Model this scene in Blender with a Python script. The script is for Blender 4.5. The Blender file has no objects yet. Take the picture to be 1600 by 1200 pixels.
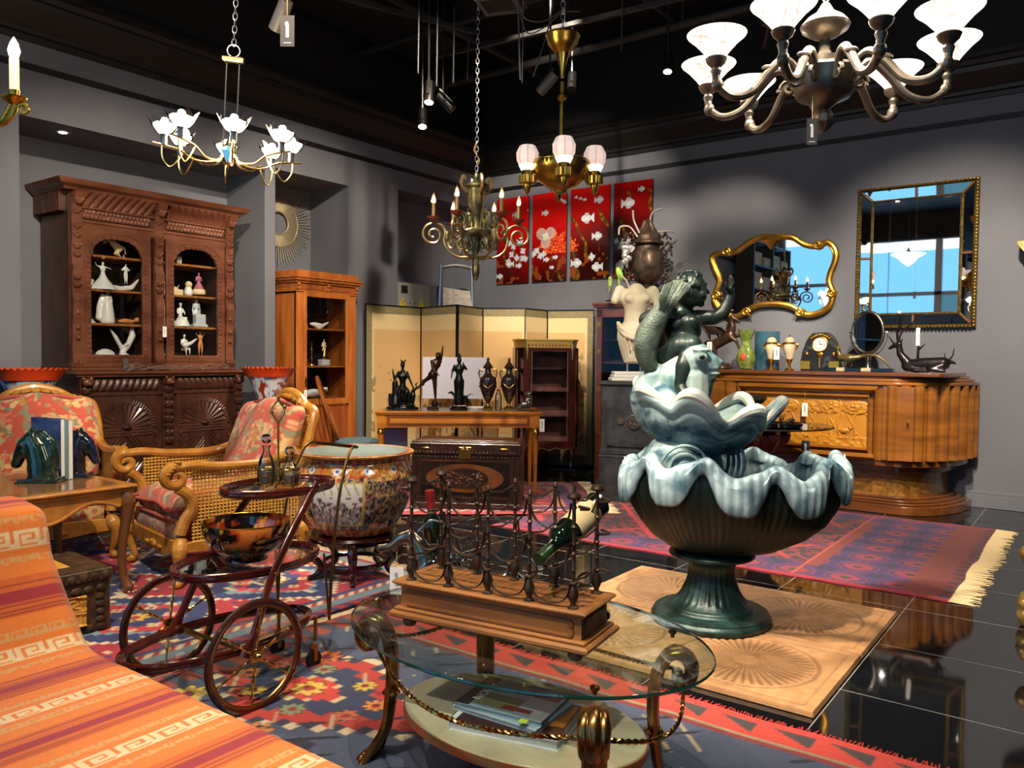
import bpy, bmesh, math, random
import numpy as np
from mathutils import Vector, Matrix, Euler
PI = math.pi
rnd = random.Random(7)
scene = bpy.context.scene
COL = scene.collection

# ------------------------------------------------------------------ camera
CAM = Vector((0, 0, 1.3)); FPX = 1249.28
YAW, PIT, ROL = 0.63648124, -0.03396941, 0.00981194
_f = Vector((-math.sin(YAW)*math.cos(PIT), math.cos(YAW)*math.cos(PIT), math.sin(PIT)))
_r = Vector((math.cos(YAW), math.sin(YAW), 0)); _u = _r.cross(_f)
_c, _s = math.cos(ROL), math.sin(ROL)
CR = _c*_r+_s*_u; CU = -_s*_r+_c*_u; CF = _f
cd = bpy.data.cameras.new('camera'); cam = bpy.data.objects.new('camera', cd); COL.objects.link(cam)
cd.sensor_width = 36; cd.lens = FPX/1600*36; cd.clip_start = .05; cd.clip_end = 100
m = Matrix.Identity(4)
for i in range(3):
    m[i][0] = CR[i]; m[i][1] = CU[i]; m[i][2] = -CF[i]; m[i][3] = CAM[i]
cam.matrix_world = m; scene.camera = cam

def ray(x, y): return CR*((x-800)/FPX)-CU*((y-600)/FPX)+CF
def at(x, y, d): return CAM+ray(x, y)*d                     # point seen at photo pixel x,y at depth d
def fl(x, y, z=0): r = ray(x, y); return CAM+r*((z-1.3)/r.z)  # the same on the horizontal plane z
def pl(x, y, p, ang):                                       # the same on the upright plane through p along heading ang
    r = ray(x, y); n = Vector((-math.sin(ang), math.cos(ang), 0)); t = (Vector(p)-CAM).dot(n)/r.dot(n); return CAM+r*t

# ------------------------------------------------------------------ world, view
w = bpy.data.worlds.new('world'); scene.world = w; w.use_nodes = True
bg = w.node_tree.nodes['Background']; bg.inputs[0].default_value = (.30, .38, .5, 1); bg.inputs[1].default_value = .25
scene.view_settings.view_transform = 'Standard'
scene.view_settings.look = 'None'
scene.view_settings.gamma = 1
scene.view_settings.use_curve_mapping = False
scene.view_settings.exposure = 0.5
scene.cycles.max_bounces = 10; scene.cycles.transparent_max_bounces = 16
scene.cycles.glossy_bounces = 5; scene.cycles.diffuse_bounces = 3
scene.cycles.caustics_reflective = False; scene.cycles.caustics_refractive = False
scene.cycles.sample_clamp_indirect = 5

# ------------------------------------------------------------------ materials
def lin(h):
    if isinstance(h, (tuple, list)): return tuple(h[:3])
    v = [int(h[i:i+2], 16)/255 for i in (0, 2, 4)]
    return tuple(c/12.92 if c <= .04045 else ((c+.055)/1.055)**2.4 for c in v)
def c4(h): return (*lin(h), 1)
MATS = {}
def mat(name, col='808080', rough=.5, metal=0, col2=None, scale=6, stretch=(1, 1, 1), bump=0, bscale=None, vc=False,
        emit=None, es=0, coat=0, detail=4, mix=(.35, .65), kind='noise', dist=0, trans=0, alpha=1, ior=1.45, space='Object', sheen=0):
    if name in MATS: return MATS[name]
    M = bpy.data.materials.new(name); M.use_nodes = True; MATS[name] = M
    N = M.node_tree.nodes; L = M.node_tree.links; P = N['Principled BSDF']
    P.inputs['Base Color'].default_value = c4(col); P.inputs['Roughness'].default_value = rough; P.inputs['Metallic'].default_value = metal
    P.inputs['Coat Weight'].default_value = coat; P.inputs['Coat Roughness'].default_value = .06
    P.inputs['IOR'].default_value = ior; P.inputs['Transmission Weight'].default_value = trans; P.inputs['Alpha'].default_value = alpha
    if sheen: P.inputs['Sheen Weight'].default_value = sheen
    src = None
    if col2 or bump:
        tc = N.new('ShaderNodeTexCoord'); mp = N.new('ShaderNodeMapping'); mp.inputs['Scale'].default_value = stretch
        L.new(tc.outputs[space], mp.inputs[0])
    if col2:
        if kind == 'wave':
            t = N.new('ShaderNodeTexWave'); t.inputs['Scale'].default_value = scale; t.inputs['Distortion'].default_value = dist or 6; t.inputs['Detail'].default_value = detail
            o = t.outputs['Fac']
        elif kind == 'vor':
            t = N.new('ShaderNodeTexVoronoi'); t.inputs['Scale'].default_value = scale; o = t.outputs['Distance']
        else:
            t = N.new('ShaderNodeTexNoise'); t.inputs['Scale'].default_value = scale; t.inputs['Detail'].default_value = detail; t.inputs['Distortion'].default_value = dist
            o = t.outputs['Fac']
        L.new(mp.outputs[0], t.inputs['Vector'])
        r = N.new('ShaderNodeValToRGB'); r.color_ramp.elements[0].position = mix[0]; r.color_ramp.elements[1].position = mix[1]
        r.color_ramp.elements[0].color = c4(col); r.color_ramp.elements[1].color = c4(col2)
        L.new(o, r.inputs[0]); src = r.outputs[0]
    if vc:
        a = N.new('ShaderNodeAttribute'); a.attribute_name = 'Col'
        if src:
            mx = N.new('ShaderNodeMixRGB'); mx.blend_type = 'MULTIPLY'; mx.inputs[0].default_value = 1
            L.new(a.outputs['Color'], mx.inputs[1]); L.new(src, mx.inputs[2]); src = mx.outputs[0]
        else: src = a.outputs['Color']
    if src: L.new(src, P.inputs['Base Color'])
    if emit:
        P.inputs['Emission Color'].default_value = c4(emit); P.inputs['Emission Strength'].default_value = es
    if bump:
        b = N.new('ShaderNodeTexNoise'); b.inputs['Scale'].default_value = bscale or scale*3; b.inputs['Detail'].default_value = 5
        L.new(mp.outputs[0], b.inputs['Vector'])
        bp = N.new('ShaderNodeBump'); bp.inputs['Strength'].default_value = min(1, bump); bp.inputs['Distance'].default_value = .01
        L.new(b.outputs['Fac'], bp.inputs['Height']); L.new(bp.outputs[0], P.inputs['Normal'])
    return M
def thin_glass(name, tint='FFFFFF', refl=.9, rough=.0, base=.04):
    if name in MATS: return MATS[name]
    M = bpy.data.materials.new(name); M.use_nodes = True; MATS[name] = M
    N = M.node_tree.nodes; L = M.node_tree.links; N.clear()
    out = N.new('ShaderNodeOutputMaterial'); mx = N.new('ShaderNodeMixShader'); t = N.new('ShaderNodeBsdfTransparent'); g = N.new('ShaderNodeBsdfGlossy')
    f = N.new('ShaderNodeFresnel'); f.inputs['IOR'].default_value = 1.5
    ml = N.new('ShaderNodeMath'); ml.operation = 'MULTIPLY_ADD'; ml.inputs[1].default_value = refl; ml.inputs[2].default_value = base
    t.inputs[0].default_value = c4(tint); g.inputs['Roughness'].default_value = rough
    L.new(f.outputs[0], ml.inputs[0]); L.new(ml.outputs[0], mx.inputs[0]); L.new(t.outputs[0], mx.inputs[1]); L.new(g.outputs[0], mx.inputs[2]); L.new(mx.outputs[0], out.inputs[0])
    return M

# ------------------------------------------------------------------ mesh building
class MB:
    def __init__(s): s.v = []; s.f = []; s.c = []; s.hc = False; s.x = None
    def add(s, vs, fs, col=None):
        b = len(s.v)
        if s.x is not None: vs = [s.x @ Vector(p) for p in vs]
        s.v += [tuple(p) for p in vs]; s.f += [tuple(i+b for i in f) for f in fs]
        if col is None: s.c += [(1, 1, 1)]*len(vs)
        elif isinstance(col, str): s.hc = True; s.c += [lin(col)]*len(vs)
        elif isinstance(col, tuple): s.hc = True; s.c += [col]*len(vs)
        else: s.hc = True; s.c += [tuple(k) for k in col]
        return s
    def box(s, x0, x1, y0, y1, z0, z1, col=None, ch=0):
        if ch:
            c = ch; o = []
            for z, i in ((z0, c), (z0+c, 0), (z1-c, 0), (z1, c)):
                o += [(x0+i, y0+i, z), (x1-i, y0+i, z), (x1-i, y1-i, z), (x0+i, y1-i, z)]
            f = [(3, 2, 1, 0), (12, 13, 14, 15)]
            for k in range(3):
                for j in range(4): a = k*4+j; b = k*4+(j+1) % 4; f.append((a, b, b+4, a+4))
            return s.add(o, f, col)
        return s.add([(x0, y0, z0), (x1, y0, z0), (x1, y1, z0), (x0, y1, z0), (x0, y0, z1), (x1, y0, z1), (x1, y1, z1), (x0, y1, z1)],
                     [(3, 2, 1, 0), (4, 5, 6, 7), (0, 1, 5, 4), (1, 2, 6, 5), (2, 3, 7, 6), (3, 0, 4, 7)], col)
    def lathe(s, prof, n=24, c=(0, 0, 0), mod=None, col=None, cap=True, sx=1, sy=1, a0=0):
        vs = []; cs = []
        for k, (r, z) in enumerate(prof):
            for i in range(n):
                a = a0+2*PI*i/n; rr, zz = (mod(r, a, z, k) if mod else (r, z))
                vs.append((c[0]+rr*math.cos(a)*sx, c[1]+rr*math.sin(a)*sy, c[2]+zz))
                if callable(col): cs.append(col(a, z, k))
        fs = []
        for k in range(len(prof)-1):
            for i in range(n): j = (i+1) % n; fs.append((k*n+i, k*n+j, (k+1)*n+j, (k+1)*n+i))
        if cap:
            if prof[0][0] > 1e-6: fs.append(tuple(reversed(range(n))))
            if prof[-1][0] > 1e-6: fs.append(tuple(range((len(prof)-1)*n, len(prof)*n)))
        return s.add(vs, fs, cs if callable(col) else col)
    def tube(s, pts, r, n=8, closed=False, cap=True, flat=1, up=None, col=None):
        P = [Vector(p) for p in pts]; m_ = len(P); R = r if isinstance(r, (list, tuple)) else [r]*m_
        T = []
        for i in range(m_):
            a = P[(i-1) % m_] if (closed or i > 0) else P[i]; b = P[(i+1) % m_] if (closed or i < m_-1) else P[i]
            t = b-a; T.append(t.normalized() if t.length > 1e-9 else Vector((0, 0, 1)))
        if up is not None: nrm = Vector(up)
        else: nrm = Vector((0, 0, 1)) if abs(T[0].z) < .9 else Vector((1, 0, 0))
        vs = []; prev = None
        for i in range(m_):
            if up is not None: nn = Vector(up)
            else: nn = prev if prev is not None else nrm
            nn = nn-T[i]*nn.dot(T[i])
            nn = nn.normalized() if nn.length > 1e-6 else T[i].orthogonal().normalized()
            prev = nn; bb = T[i].cross(nn)
            for k in range(n):
                a = 2*PI*k/n; vs.append(P[i]+nn*(math.cos(a)*R[i])+bb*(math.sin(a)*R[i]*flat))
        fs = []
        for i in range(m_ if closed else m_-1):
            j = (i+1) % m_
            for k in range(n): l = (k+1) % n; fs.append((i*n+k, i*n+l, j*n+l, j*n+k))
        if cap and not closed: fs.append(tuple(reversed(range(n)))); fs.append(tuple(range((m_-1)*n, m_*n)))
        return s.add(vs, fs, col)
    def ell(s, c, r, n=12, rot=None, col=None):
        if not isinstance(r, (tuple, list)): r = (r, r, r)
        k = max(5, n//2+1); R = Euler(rot).to_matrix() if rot else None; vs = []; C = Vector(c)
        for j in range(1, k):
            ph = PI*j/k
            for i in range(n):
                a = 2*PI*i/n; p = Vector((r[0]*math.sin(ph)*math.cos(a), r[1]*math.sin(ph)*math.sin(a), -r[2]*math.cos(ph)))
                vs.append(C+(R @ p if R else p))
        a = Vector((0, 0, -r[2])); b = Vector((0, 0, r[2]))
        vs += [C+(R @ a if R else a), C+(R @ b if R else b)]; fs = []
        for j in range(k-2):
            for i in range(n): l = (i+1) % n; fs.append((j*n+i, j*n+l, (j+1)*n+l, (j+1)*n+i))
        A = (k-1)*n
        for i in range(n): l = (i+1) % n; fs += [(A, l, i), (A+1, (k-2)*n+i, (k-2)*n+l)]
        return s.add(vs, fs, col)
    def cap(s, p, q, a, b, n=10, col=None):
        s.tube([p, q], [a, b], n, col=col); s.ell(p, a, n, col=col); s.ell(q, b, n, col=col); return s
    def chain(s, pts, rr, n=10, col=None):
        for i in range(len(pts)-1): s.tube([pts[i], pts[i+1]], [rr[i], rr[i+1]], n, col=col)
        for p, r in zip(pts, rr): s.ell(p, r, n, col=col)
        return s
    def prism(s, out, y0, y1, pl='xz', col=None):      # outline extruded
        n = len(out)
        if pl == 'xz': g = lambda p, d: (p[0], d, p[1])
        elif pl == 'xy': g = lambda p, d: (p[0], p[1], d)
        else: g = lambda p, d: (d, p[0], p[1])
        vs = [g(p, y0) for p in out]+[g(p, y1) for p in out]
        fs = [tuple(range(n)), tuple(reversed(range(n, 2*n)))]+[(i, i+n, (i+1) % n+n, (i+1) % n) for i in range(n)]
        return s.add(vs, fs, col)
    def grid(s, X, Y, Z, C=None, cu=False):            # arrays [nu,nv]
        nu, nv = X.shape; vs = np.stack([X, Y, Z], -1).reshape(-1, 3)
        idx = np.arange(nu*nv).reshape(nu, nv)
        if cu: idx = np.vstack([idx, idx[:1]])
        f = np.stack([idx[:-1, :-1], idx[1:, :-1], idx[1:, 1:], idx[:-1, 1:]], -1).reshape(-1, 4)
        return s.add([tuple(map(float, p)) for p in vs], [tuple(map(int, q)) for q in f], None if C is None else np.asarray(C).reshape(-1, 3).tolist())
    def build(s, name, m_=None, parent=None, sm=35, bev=0, label=None, kind=None, flip=False):
        me = bpy.data.meshes.new(name); me.from_pydata(s.v, [], s.f)
        if s.hc:
            a = me.color_attributes.new('Col', 'FLOAT_COLOR', 'POINT')
            a.data.foreach_set('color', np.hstack([np.array(s.c, dtype=np.float32), np.ones((len(s.c), 1), np.float32)]).ravel())
        bm = bmesh.new(); bm.from_mesh(me)
        if len(bm.faces) < 60000: bmesh.ops.recalc_face_normals(bm, faces=bm.faces)
        bm.to_mesh(me); bm.free()
        if sm is not None:
            me.shade_smooth()
            if sm < 180: me.set_sharp_from_angle(angle=math.radians(sm))
        if m_: me.materials.append(MATS[m_] if isinstance(m_, str) else m_)
        o = bpy.data.objects.new(name, me); COL.objects.link(o)
        if parent: o.parent = parent
        if bev:
            b = o.modifiers.new('b', 'BEVEL'); b.width = bev; b.segments = 2; b.limit_method = 'ANGLE'; b.angle_limit = math.radians(40)
        if label: o['label'] = label
        if kind: o['kind'] = kind
        return o
def bld(name, m_, parent, fn, **k):
    b = MB(); fn(b); return b.build(name, m_, parent, **k)
def thing(name, label, cat, loc=(0, 0, 0), rz=0, group=None, rot=None):
    o = bpy.data.objects.new(name, None); COL.objects.link(o); o.empty_display_size = .05
    o.location = loc; o.rotation_euler = rot or (0, 0, rz); o['label'] = label; o['category'] = cat
    if group: o['group'] = group
    return o
def tag(o, label, cat, group=None, loc=None, rz=None):
    o['label'] = label; o['category'] = cat
    if group: o['group'] = group
    if loc is not None: o.location = loc
    if rz is not None: o.rotation_euler = (0, 0, rz)
    return o
def st(o): o['kind'] = 'structure'; return o
def dup(root, loc, rz=None, label=None, group=None):
    r = root.copy(); COL.objects.link(r); r.location = loc
    if rz is not None: r.rotation_euler = (0, 0, rz)
    if label: r['label'] = label
    if group: r['group'] = group
    for ch in list(root.children):
        c = ch.copy(); COL.objects.link(c); c.parent = r
        for g in list(ch.children): d = g.copy(); COL.objects.link(d); d.parent = c
    return r
def organic(b, name, m_, parent, vox=.01, it=6, **k):   # one continuous skin over overlapping volumes
    o = b.build(name, m_, parent, sm=180, **k)
    r = o.modifiers.new('r', 'REMESH'); r.mode = 'VOXEL'; r.voxel_size = vox; r.use_smooth_shade = True
    s = o.modifiers.new('s', 'SMOOTH'); s.iterations = it; s.factor = .5
    return o
def arc(cx, cy, r, a0, a1, n=8): return [(cx+r*math.cos(a0+(a1-a0)*i/n), cy+r*math.sin(a0+(a1-a0)*i/n)) for i in range(n+1)]
def spiral(cx, cy, r0, r1, a0, a1, n=24): return [(cx+(r0+(r1-r0)*i/n)*math.cos(a0+(a1-a0)*i/n), cy+(r0+(r1-r0)*i/n)*math.sin(a0+(a1-a0)*i/n)) for i in range(n+1)]
def cr(pts, n=6, closed=False):                     # Catmull-Rom
    P = [Vector(p if len(p) == 3 else (*p, 0)) for p in pts]; out = []; m_ = len(P)
    for i in range(m_ if closed else m_-1):
        g = (lambda k: P[k % m_]) if closed else (lambda k: P[min(max(k, 0), m_-1)])
        a, b, c, d = g(i-1), g(i), g(i+1), g(i+2)
        for k in range(n):
            t = k/n; out.append(.5*((2*b)+(c-a)*t+(2*a-5*b+4*c-d)*t*t+(3*b-a-3*c+d)*t**3))
    if not closed: out.append(P[-1])
    return out
def vn(x, y, s=1., seed=0):                         # value noise on arrays, 0..1
    x = np.asarray(x, float)*s+seed*17.3; y = np.asarray(y, float)*s+seed*9.1
    xi = np.floor(x); yi = np.floor(y); fx = x-xi; fy = y-yi; fx = fx*fx*(3-2*fx); fy = fy*fy*(3-2*fy)
    h = lambda a, b: (np.sin(a*127.1+b*311.7+seed*3.7)*43758.5453) % 1
    return (h(xi, yi)*(1-fx)+h(xi+1, yi)*fx)*(1-fy)+(h(xi, yi+1)*(1-fx)+h(xi+1, yi+1)*fx)*fy
def paint(C, mask, col): C[mask] = lin(col) if isinstance(col, str) else col
def FIG(h=.3, pose=None, fat=1.12, fem=False, face=True):
    """a posed human figure as overlapping volumes, height h, facing -y"""
    J = dict(head=(0, -.01, .93), neck=(0, 0, .85), chest=(0, 0, .745), waist=(0, 0, .63), pelvis=(0, 0, .53),
             sL=(-.105, 0, .81), eL=(-.14, .01, .64), hL=(-.15, -.02, .48), sR=(.105, 0, .81), eR=(.14, .01, .64), hR=(.15, -.02, .48),
             pL=(-.055, 0, .5), kL=(-.06, -.01, .28), aL=(-.06, 0, .04), pR=(.055, 0, .5), kR=(.06, -.01, .28), aR=(.06, 0, .04))
    J.update(pose or {}); k_ = .86 if fem else .95
    for q in 'LR':
        a = J['s'+q]; J['s'+q] = (J['neck'][0]+(a[0]-J['neck'][0])*k_, a[1], a[2])
    b = MB(); V = {k: Vector(p)*h for k, p in J.items()}; s = h*fat
    b.ell(V['head'], (.046*h, .055*h, .064*h)); b.ell(V['head']+Vector((0, .012, .015))*h, (.053*h, .058*h, .058*h))
    if face:
        b.ell(V['head']+Vector((0, -.055, -.005))*h, (.009*h, .012*h, .016*h), 6); b.ell(V['head']+Vector((0, -.035, -.04))*h, (.025*h, .02*h, .02*h), 8)
    b.cap(V['head'], V['neck'], .03*h, .028*h)
    b.ell(V['chest'], (.09*s, .06*s, .09*s)); b.cap(V['neck'], V['chest'], .035*s, .06*s); b.cap(V['chest'], V['waist'], .07*s, .055*s); b.cap(V['waist'], V['pelvis'], .058*s, .075*s)
    b.ell(V['pelvis'], (.088*s, .066*s, .06*s))
    if fem:
        for k in (-1, 1): b.ell(V['chest']+Vector((k*.042, -.045, .015))*h, .034*h)
    for q in 'LR':
        b.cap(V['chest']+Vector((0, 0, .04))*h, V['s'+q], .04*s, .034*s); b.cap(V['s'+q], V['e'+q], .03*s, .023*s); b.cap(V['e'+q], V['h'+q], .023*s, .015*s)
        d = (V['h'+q]-V['e'+q]).normalized(); b.cap(V['h'+q], V['h'+q]+d*.05*h, .016*s, .01*s)
        b.cap(V['pelvis'], V['p'+q], .06*s, .052*s); b.cap(V['p'+q], V['k'+q], .05*s, .034*s); b.cap(V['k'+q], V['a'+q], .034*s, .019*s)
        b.ell((V['k'+q]*.65+V['a'+q]*.35)+Vector((0, .008, 0))*h, (.03*s, .034*s, .06*s))
        b.cap(V['a'+q]+Vector((0, .01, -.015))*h, V['a'+q]+Vector((0, -.075, -.025))*h, .022*h, .015*h)
    return b
# ------------------------------------------------------------------ lights that belong to the room's spot heads
def L_spot(loc, target, e, col='FFE9CF', ang=50, blend=.6, r=.04, name='spot_light'):
    d = bpy.data.lights.new(name, 'SPOT'); d.energy = e; d.color = lin(col); d.spot_size = math.radians(ang); d.spot_blend = blend; d.shadow_soft_size = r
    o = bpy.data.objects.new(name, d); COL.objects.link(o); o.location = loc
    o.rotation_euler = (Vector(target)-Vector(loc)).to_track_quat('-Z', 'Y').to_euler(); return o
def L_point(loc, e, col='FFD9A8', r=.03, name='bulb_light', parent=None):
    d = bpy.data.lights.new(name, 'POINT'); d.energy = e; d.color = lin(col); d.shadow_soft_size = r
    o = bpy.data.objects.new(name, d); COL.objects.link(o); o.location = loc
    if parent: o.parent = parent
    return o
# ------------------------------------------------------------------ room materials
mat('wall_paint', '62656D', .75, col2='6A6D75', scale=1.2, bump=.05, bscale=60)
mat('black_paint', '0B0A0A', .7)
mat('black_gloss_trim', '100F0F', .5)
mat('white_paint', 'C9CCD2', .6)
mat('cable_black', '0A0A0A', .5); mat('steel', '9A9C9E', .35, 1); mat('dark_steel', '2A2B2C', .4, .6)
def floor_mat():
    M = bpy.data.materials.new('black_tile'); M.use_nodes = True; N = M.node_tree.nodes; L = M.node_tree.links; P = N['Principled BSDF']
    tc = N.new('ShaderNodeTexCoord'); sp = N.new('ShaderNodeSeparateXYZ'); L.new(tc.outputs['Object'], sp.inputs[0]); T = .645; outs = []
    for i, o in ((0, -.80), (1, 3.93)):
        a = N.new('ShaderNodeMath'); a.operation = 'SUBTRACT'; a.inputs[1].default_value = o-T*40+.5*T; L.new(sp.outputs[i], a.inputs[0])
        b = N.new('ShaderNodeMath'); b.operation = 'MODULO'; b.inputs[1].default_value = T; L.new(a.outputs[0], b.inputs[0])
        c = N.new('ShaderNodeMath'); c.operation = 'COMPARE'; c.inputs[1].default_value = T/2; c.inputs[2].default_value = .0018; L.new(b.outputs[0], c.inputs[0]); outs.append(c)
    mx = N.new('ShaderNodeMath'); mx.operation = 'MAXIMUM'; L.new(outs[0].outputs[0], mx.inputs[0]); L.new(outs[1].outputs[0], mx.inputs[1])
    nz = N.new('ShaderNodeTexNoise'); nz.inputs['Scale'].default_value = 40; L.new(tc.outputs['Object'], nz.inputs['Vector'])
    r = N.new('ShaderNodeValToRGB'); r.color_ramp.elements[0].color = c4('07080A'); r.color_ramp.elements[1].color = c4('15171A'); L.new(nz.outputs['Fac'], r.inputs[0])
    m_ = N.new('ShaderNodeMixRGB'); m_.inputs[2].default_value = c4('8F8F8C'); L.new(mx.outputs[0], m_.inputs[0]); L.new(r.outputs[0], m_.inputs[1]); L.new(m_.outputs[0], P.inputs['Base Color'])
    ro = N.new('ShaderNodeMath'); ro.operation = 'MULTIPLY_ADD'; ro.inputs[1].default_value = .45; ro.inputs[2].default_value = .045; L.new(mx.outputs[0], ro.inputs[0]); L.new(ro.outputs[0], P.inputs['Roughness'])
    P.inputs['IOR'].default_value = 1.65
    n2 = N.new('ShaderNodeTexNoise'); n2.inputs['Scale'].default_value = 2.5; L.new(tc.outputs['Object'], n2.inputs['Vector'])
    bp = N.new('ShaderNodeBump'); bp.inputs['Strength'].default_value = .08; bp.inputs['Distance'].default_value = .01; L.new(n2.outputs['Fac'], bp.inputs['Height']); L.new(bp.outputs[0], P.inputs['Normal'])
    return M
XL, YB, XR, YF, ZC = -6.51, 8.178, 3.2, -3.6, 4.9
st(bld('floor', floor_mat(), None, lambda b: b.box(-7.3, XR+.2, YF-.2, YB+.2, -.1, 0)))
st(bld('ceiling', 'black_paint', None, lambda b: b.box(-7.3, XR+.2, YF-.2, YB+.2, ZC, ZC+.1)))
# left wall with its recesses
def lw(b):
    X0 = -7.4
    b.box(X0, XL, YF, 1.6, 0, 3.62); b.box(X0, XL, 2.45, 2.63, 0, 3.62); b.box(X0, XL, 1.6, 2.45, 2.9, 3.62); b.box(X0, -6.9, 1.6, 2.45, 0, 2.9)
    b.box(X0, -7.12, 2.63, 4.79, 0, 3.06); b.box(X0, XL, 2.63, 4.79, 3.06, 3.62)
    b.box(X0, XL, 4.79, 4.91, 0, 3.62)
    b.box(X0, -7.13, 4.91, 5.85, 0, 3.1); b.box(X0, XL, 4.91, 5.85, 3.1, 3.62)
    b.box(X0, XL, 5.85, 6.59, 0, 3.62)
    b.box(X0, -6.95, 6.59, 8.1, 2.15, 3.19); b.box(X0, XL, 6.59, 8.1, 0, 2.15); b.box(X0, XL, 6.59, 8.1, 3.19, 3.62); b.box(X0, XL, 8.1, YB+.1, 0, 3.62)
st(bld('wall_left', 'wall_paint', None, lw))
mat('daylit_blue', '3F6FA8', .5)  # blue daylight in the recess, put into the colour of an added panel
st(bld('recess_panel_1', 'daylit_blue', None, lambda b: b.box(-6.9, -6.86, 1.6, 2.45, 0, 2.9)))
st(bld('wall_back', 'wall_paint', None, lambda b: b.box(-7.4, XR, YB, YB+.12, 0, 3.62)))
st(bld('wall_right', 'wall_paint', None, lambda b: b.box(XR, XR+.12, YF, YB, 0, 3.62)))
# black upper walls above the cornice
st(bld('wall_upper', 'black_paint', None, lambda b: (b.box(-7.4, XL+.02, YF, YB+.1, 3.62, ZC), b.box(XL+.02, XR, YB-.02, YB+.1, 3.62, ZC), b.box(XR-.02, XR+.1, YF, YB-.02, 3.62, ZC))))
def corn(b, ax):
    pr = [(0, 3.61), (.025, 3.61), (.03, 3.65), (.055, 3.66), (.06, 3.69), (.07, 3.70), (.16, 3.82), (.17, 3.86), (.20, 3.865), (.22, 3.9), (.26, 3.91), (.26, 3.95), (0, 3.95)]
    n = len(pr)
    if ax == 'x': A = [(XL+a, YF, z) for a, z in pr]; B = [(XL+a, YB-a, z) for a, z in pr]
    else: A = [(XL+a, YB-a, z) for a, z in pr]; B = [(XR, YB-a, z) for a, z in pr]
    b.add(A+B, [(i, i+1, n+i+1, n+i) for i in range(n-1)])
st(bld('trim_1', 'black_gloss_trim', None, lambda b: corn(b, 'x'), sm=20)); st(bld('trim_2', 'black_gloss_trim', None, lambda b: corn(b, 'y'), sm=20))
st(bld('trim_3', 'black_gloss_trim', None, lambda b: b.box(XL, XL+.012, YF, YB-.012, 3.405, 3.452)))
st(bld('trim_4', 'black_gloss_trim', None, lambda b: b.box(XL+.012, XR, YB-.012, YB, 3.405, 3.452)))
st(bld('baseboard_back', 'wall_paint', None, lambda b: (b.box(-6.4, XR, YB-.018, YB, 0, .12), b.box(-6.4, XR, YB-.012, YB, .12, .15)), bev=.004))
st(bld('baseboard_left', 'wall_paint', None, lambda b: b.box(XL, XL+.015, 5.85, YB-.02, 0, .13), bev=.004))
# shop front behind the photographer: tall daylit glazing, seen in the mirrors
mat('daylight', '000000', .5, emit='6FB6EC', es=1.15); mat('daylight_white', '000000', .5, emit='DCEEFF', es=1.7); mat('daylight_dim', '000000', .5, emit='4E8298', es=.7)
st(bld('wall_front', 'white_paint', None, lambda b: ([b.box(x-.07, x+.07, YF-.1, YF, 0, 4.3) for x in (-6.45, -5.05, -3.0, -1.0, 1.0, 3.1)], b.box(-7.4, XR, YF-.1, YF, 3.05, 3.13), b.box(-7.4, XR, YF-.1, YF, 0, .12))))
st(bld('wall_front_upper', 'black_paint', None, lambda b: b.box(-7.4, XR, YF-.2, YF, 4.3, ZC)))
for i, (x0, x1, z0, z1, m_) in enumerate(((-6.5, -5.05, 0, 4.08, 'daylight'), (-5.05, -3.0, 0, 3.1, 'daylight'), (-3.0, -1.0, 0, 3.1, 'daylight_dim'), (-1.0, 1.0, 0, 3.1, 'daylight_dim'), (1.0, 3.2, 0, 3.1, 'daylight'), (-5.05, 3.2, 3.1, 4.08, 'daylight'), (-6.5, 3.2, 4.08, 4.3, 'daylight_white'))):
    st(bld('window_%d' % (i+1), m_, None, lambda b: b.box(x0, x1, YF-.2, YF-.14, z0, z1)))
# tall rack of boxes by the left wall behind the photographer, seen only in the gold mirror
mat('carton', 'B9A27C', .8, col2='A58E69', scale=3); mat('shelf_grey', '3A4148', .5)
rk = thing('storage_rack', 'grey storage rack holding cartons, seen reflected in the gold scrolled mirror', 'rack', (XL+.32, -1.6, 0), PI/2)
bld('frame', 'shelf_grey', rk, lambda b: ([b.box(-1.2, 1.2, -.2, .2, z, z+.03) for z in (.3, 1.0, 1.7, 2.3, 2.8, 3.3)], [b.box(x-.02, x+.02, -.2, .2, 0, 3.85) for x in (-1.2, 0, 1.2)]))
k = 0; NTH = ('low', 'second', 'third', 'fourth', 'upper', 'top'); PL_ = ('first', 'second', 'third', 'fourth')
for zi, z in ((3, 2.332), (4, 2.832), (5, 3.332)):
    for xi, x in enumerate((-.9, -.35, .3, .85)):
        hh = .2+.18*((k*7) % 5)/5
        o = bld('carton', 'carton', None, lambda b: b.box(-.16, .16, -.22, .22, 0, hh), bev=.004)
        tag(o, 'brown carton, %s from the shop window on the %s shelf of the storage rack' % (PL_[xi], NTH[zi]), 'box', 'cartons on the storage rack', (XL+.32, -1.6+x, z)); k += 1
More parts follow.
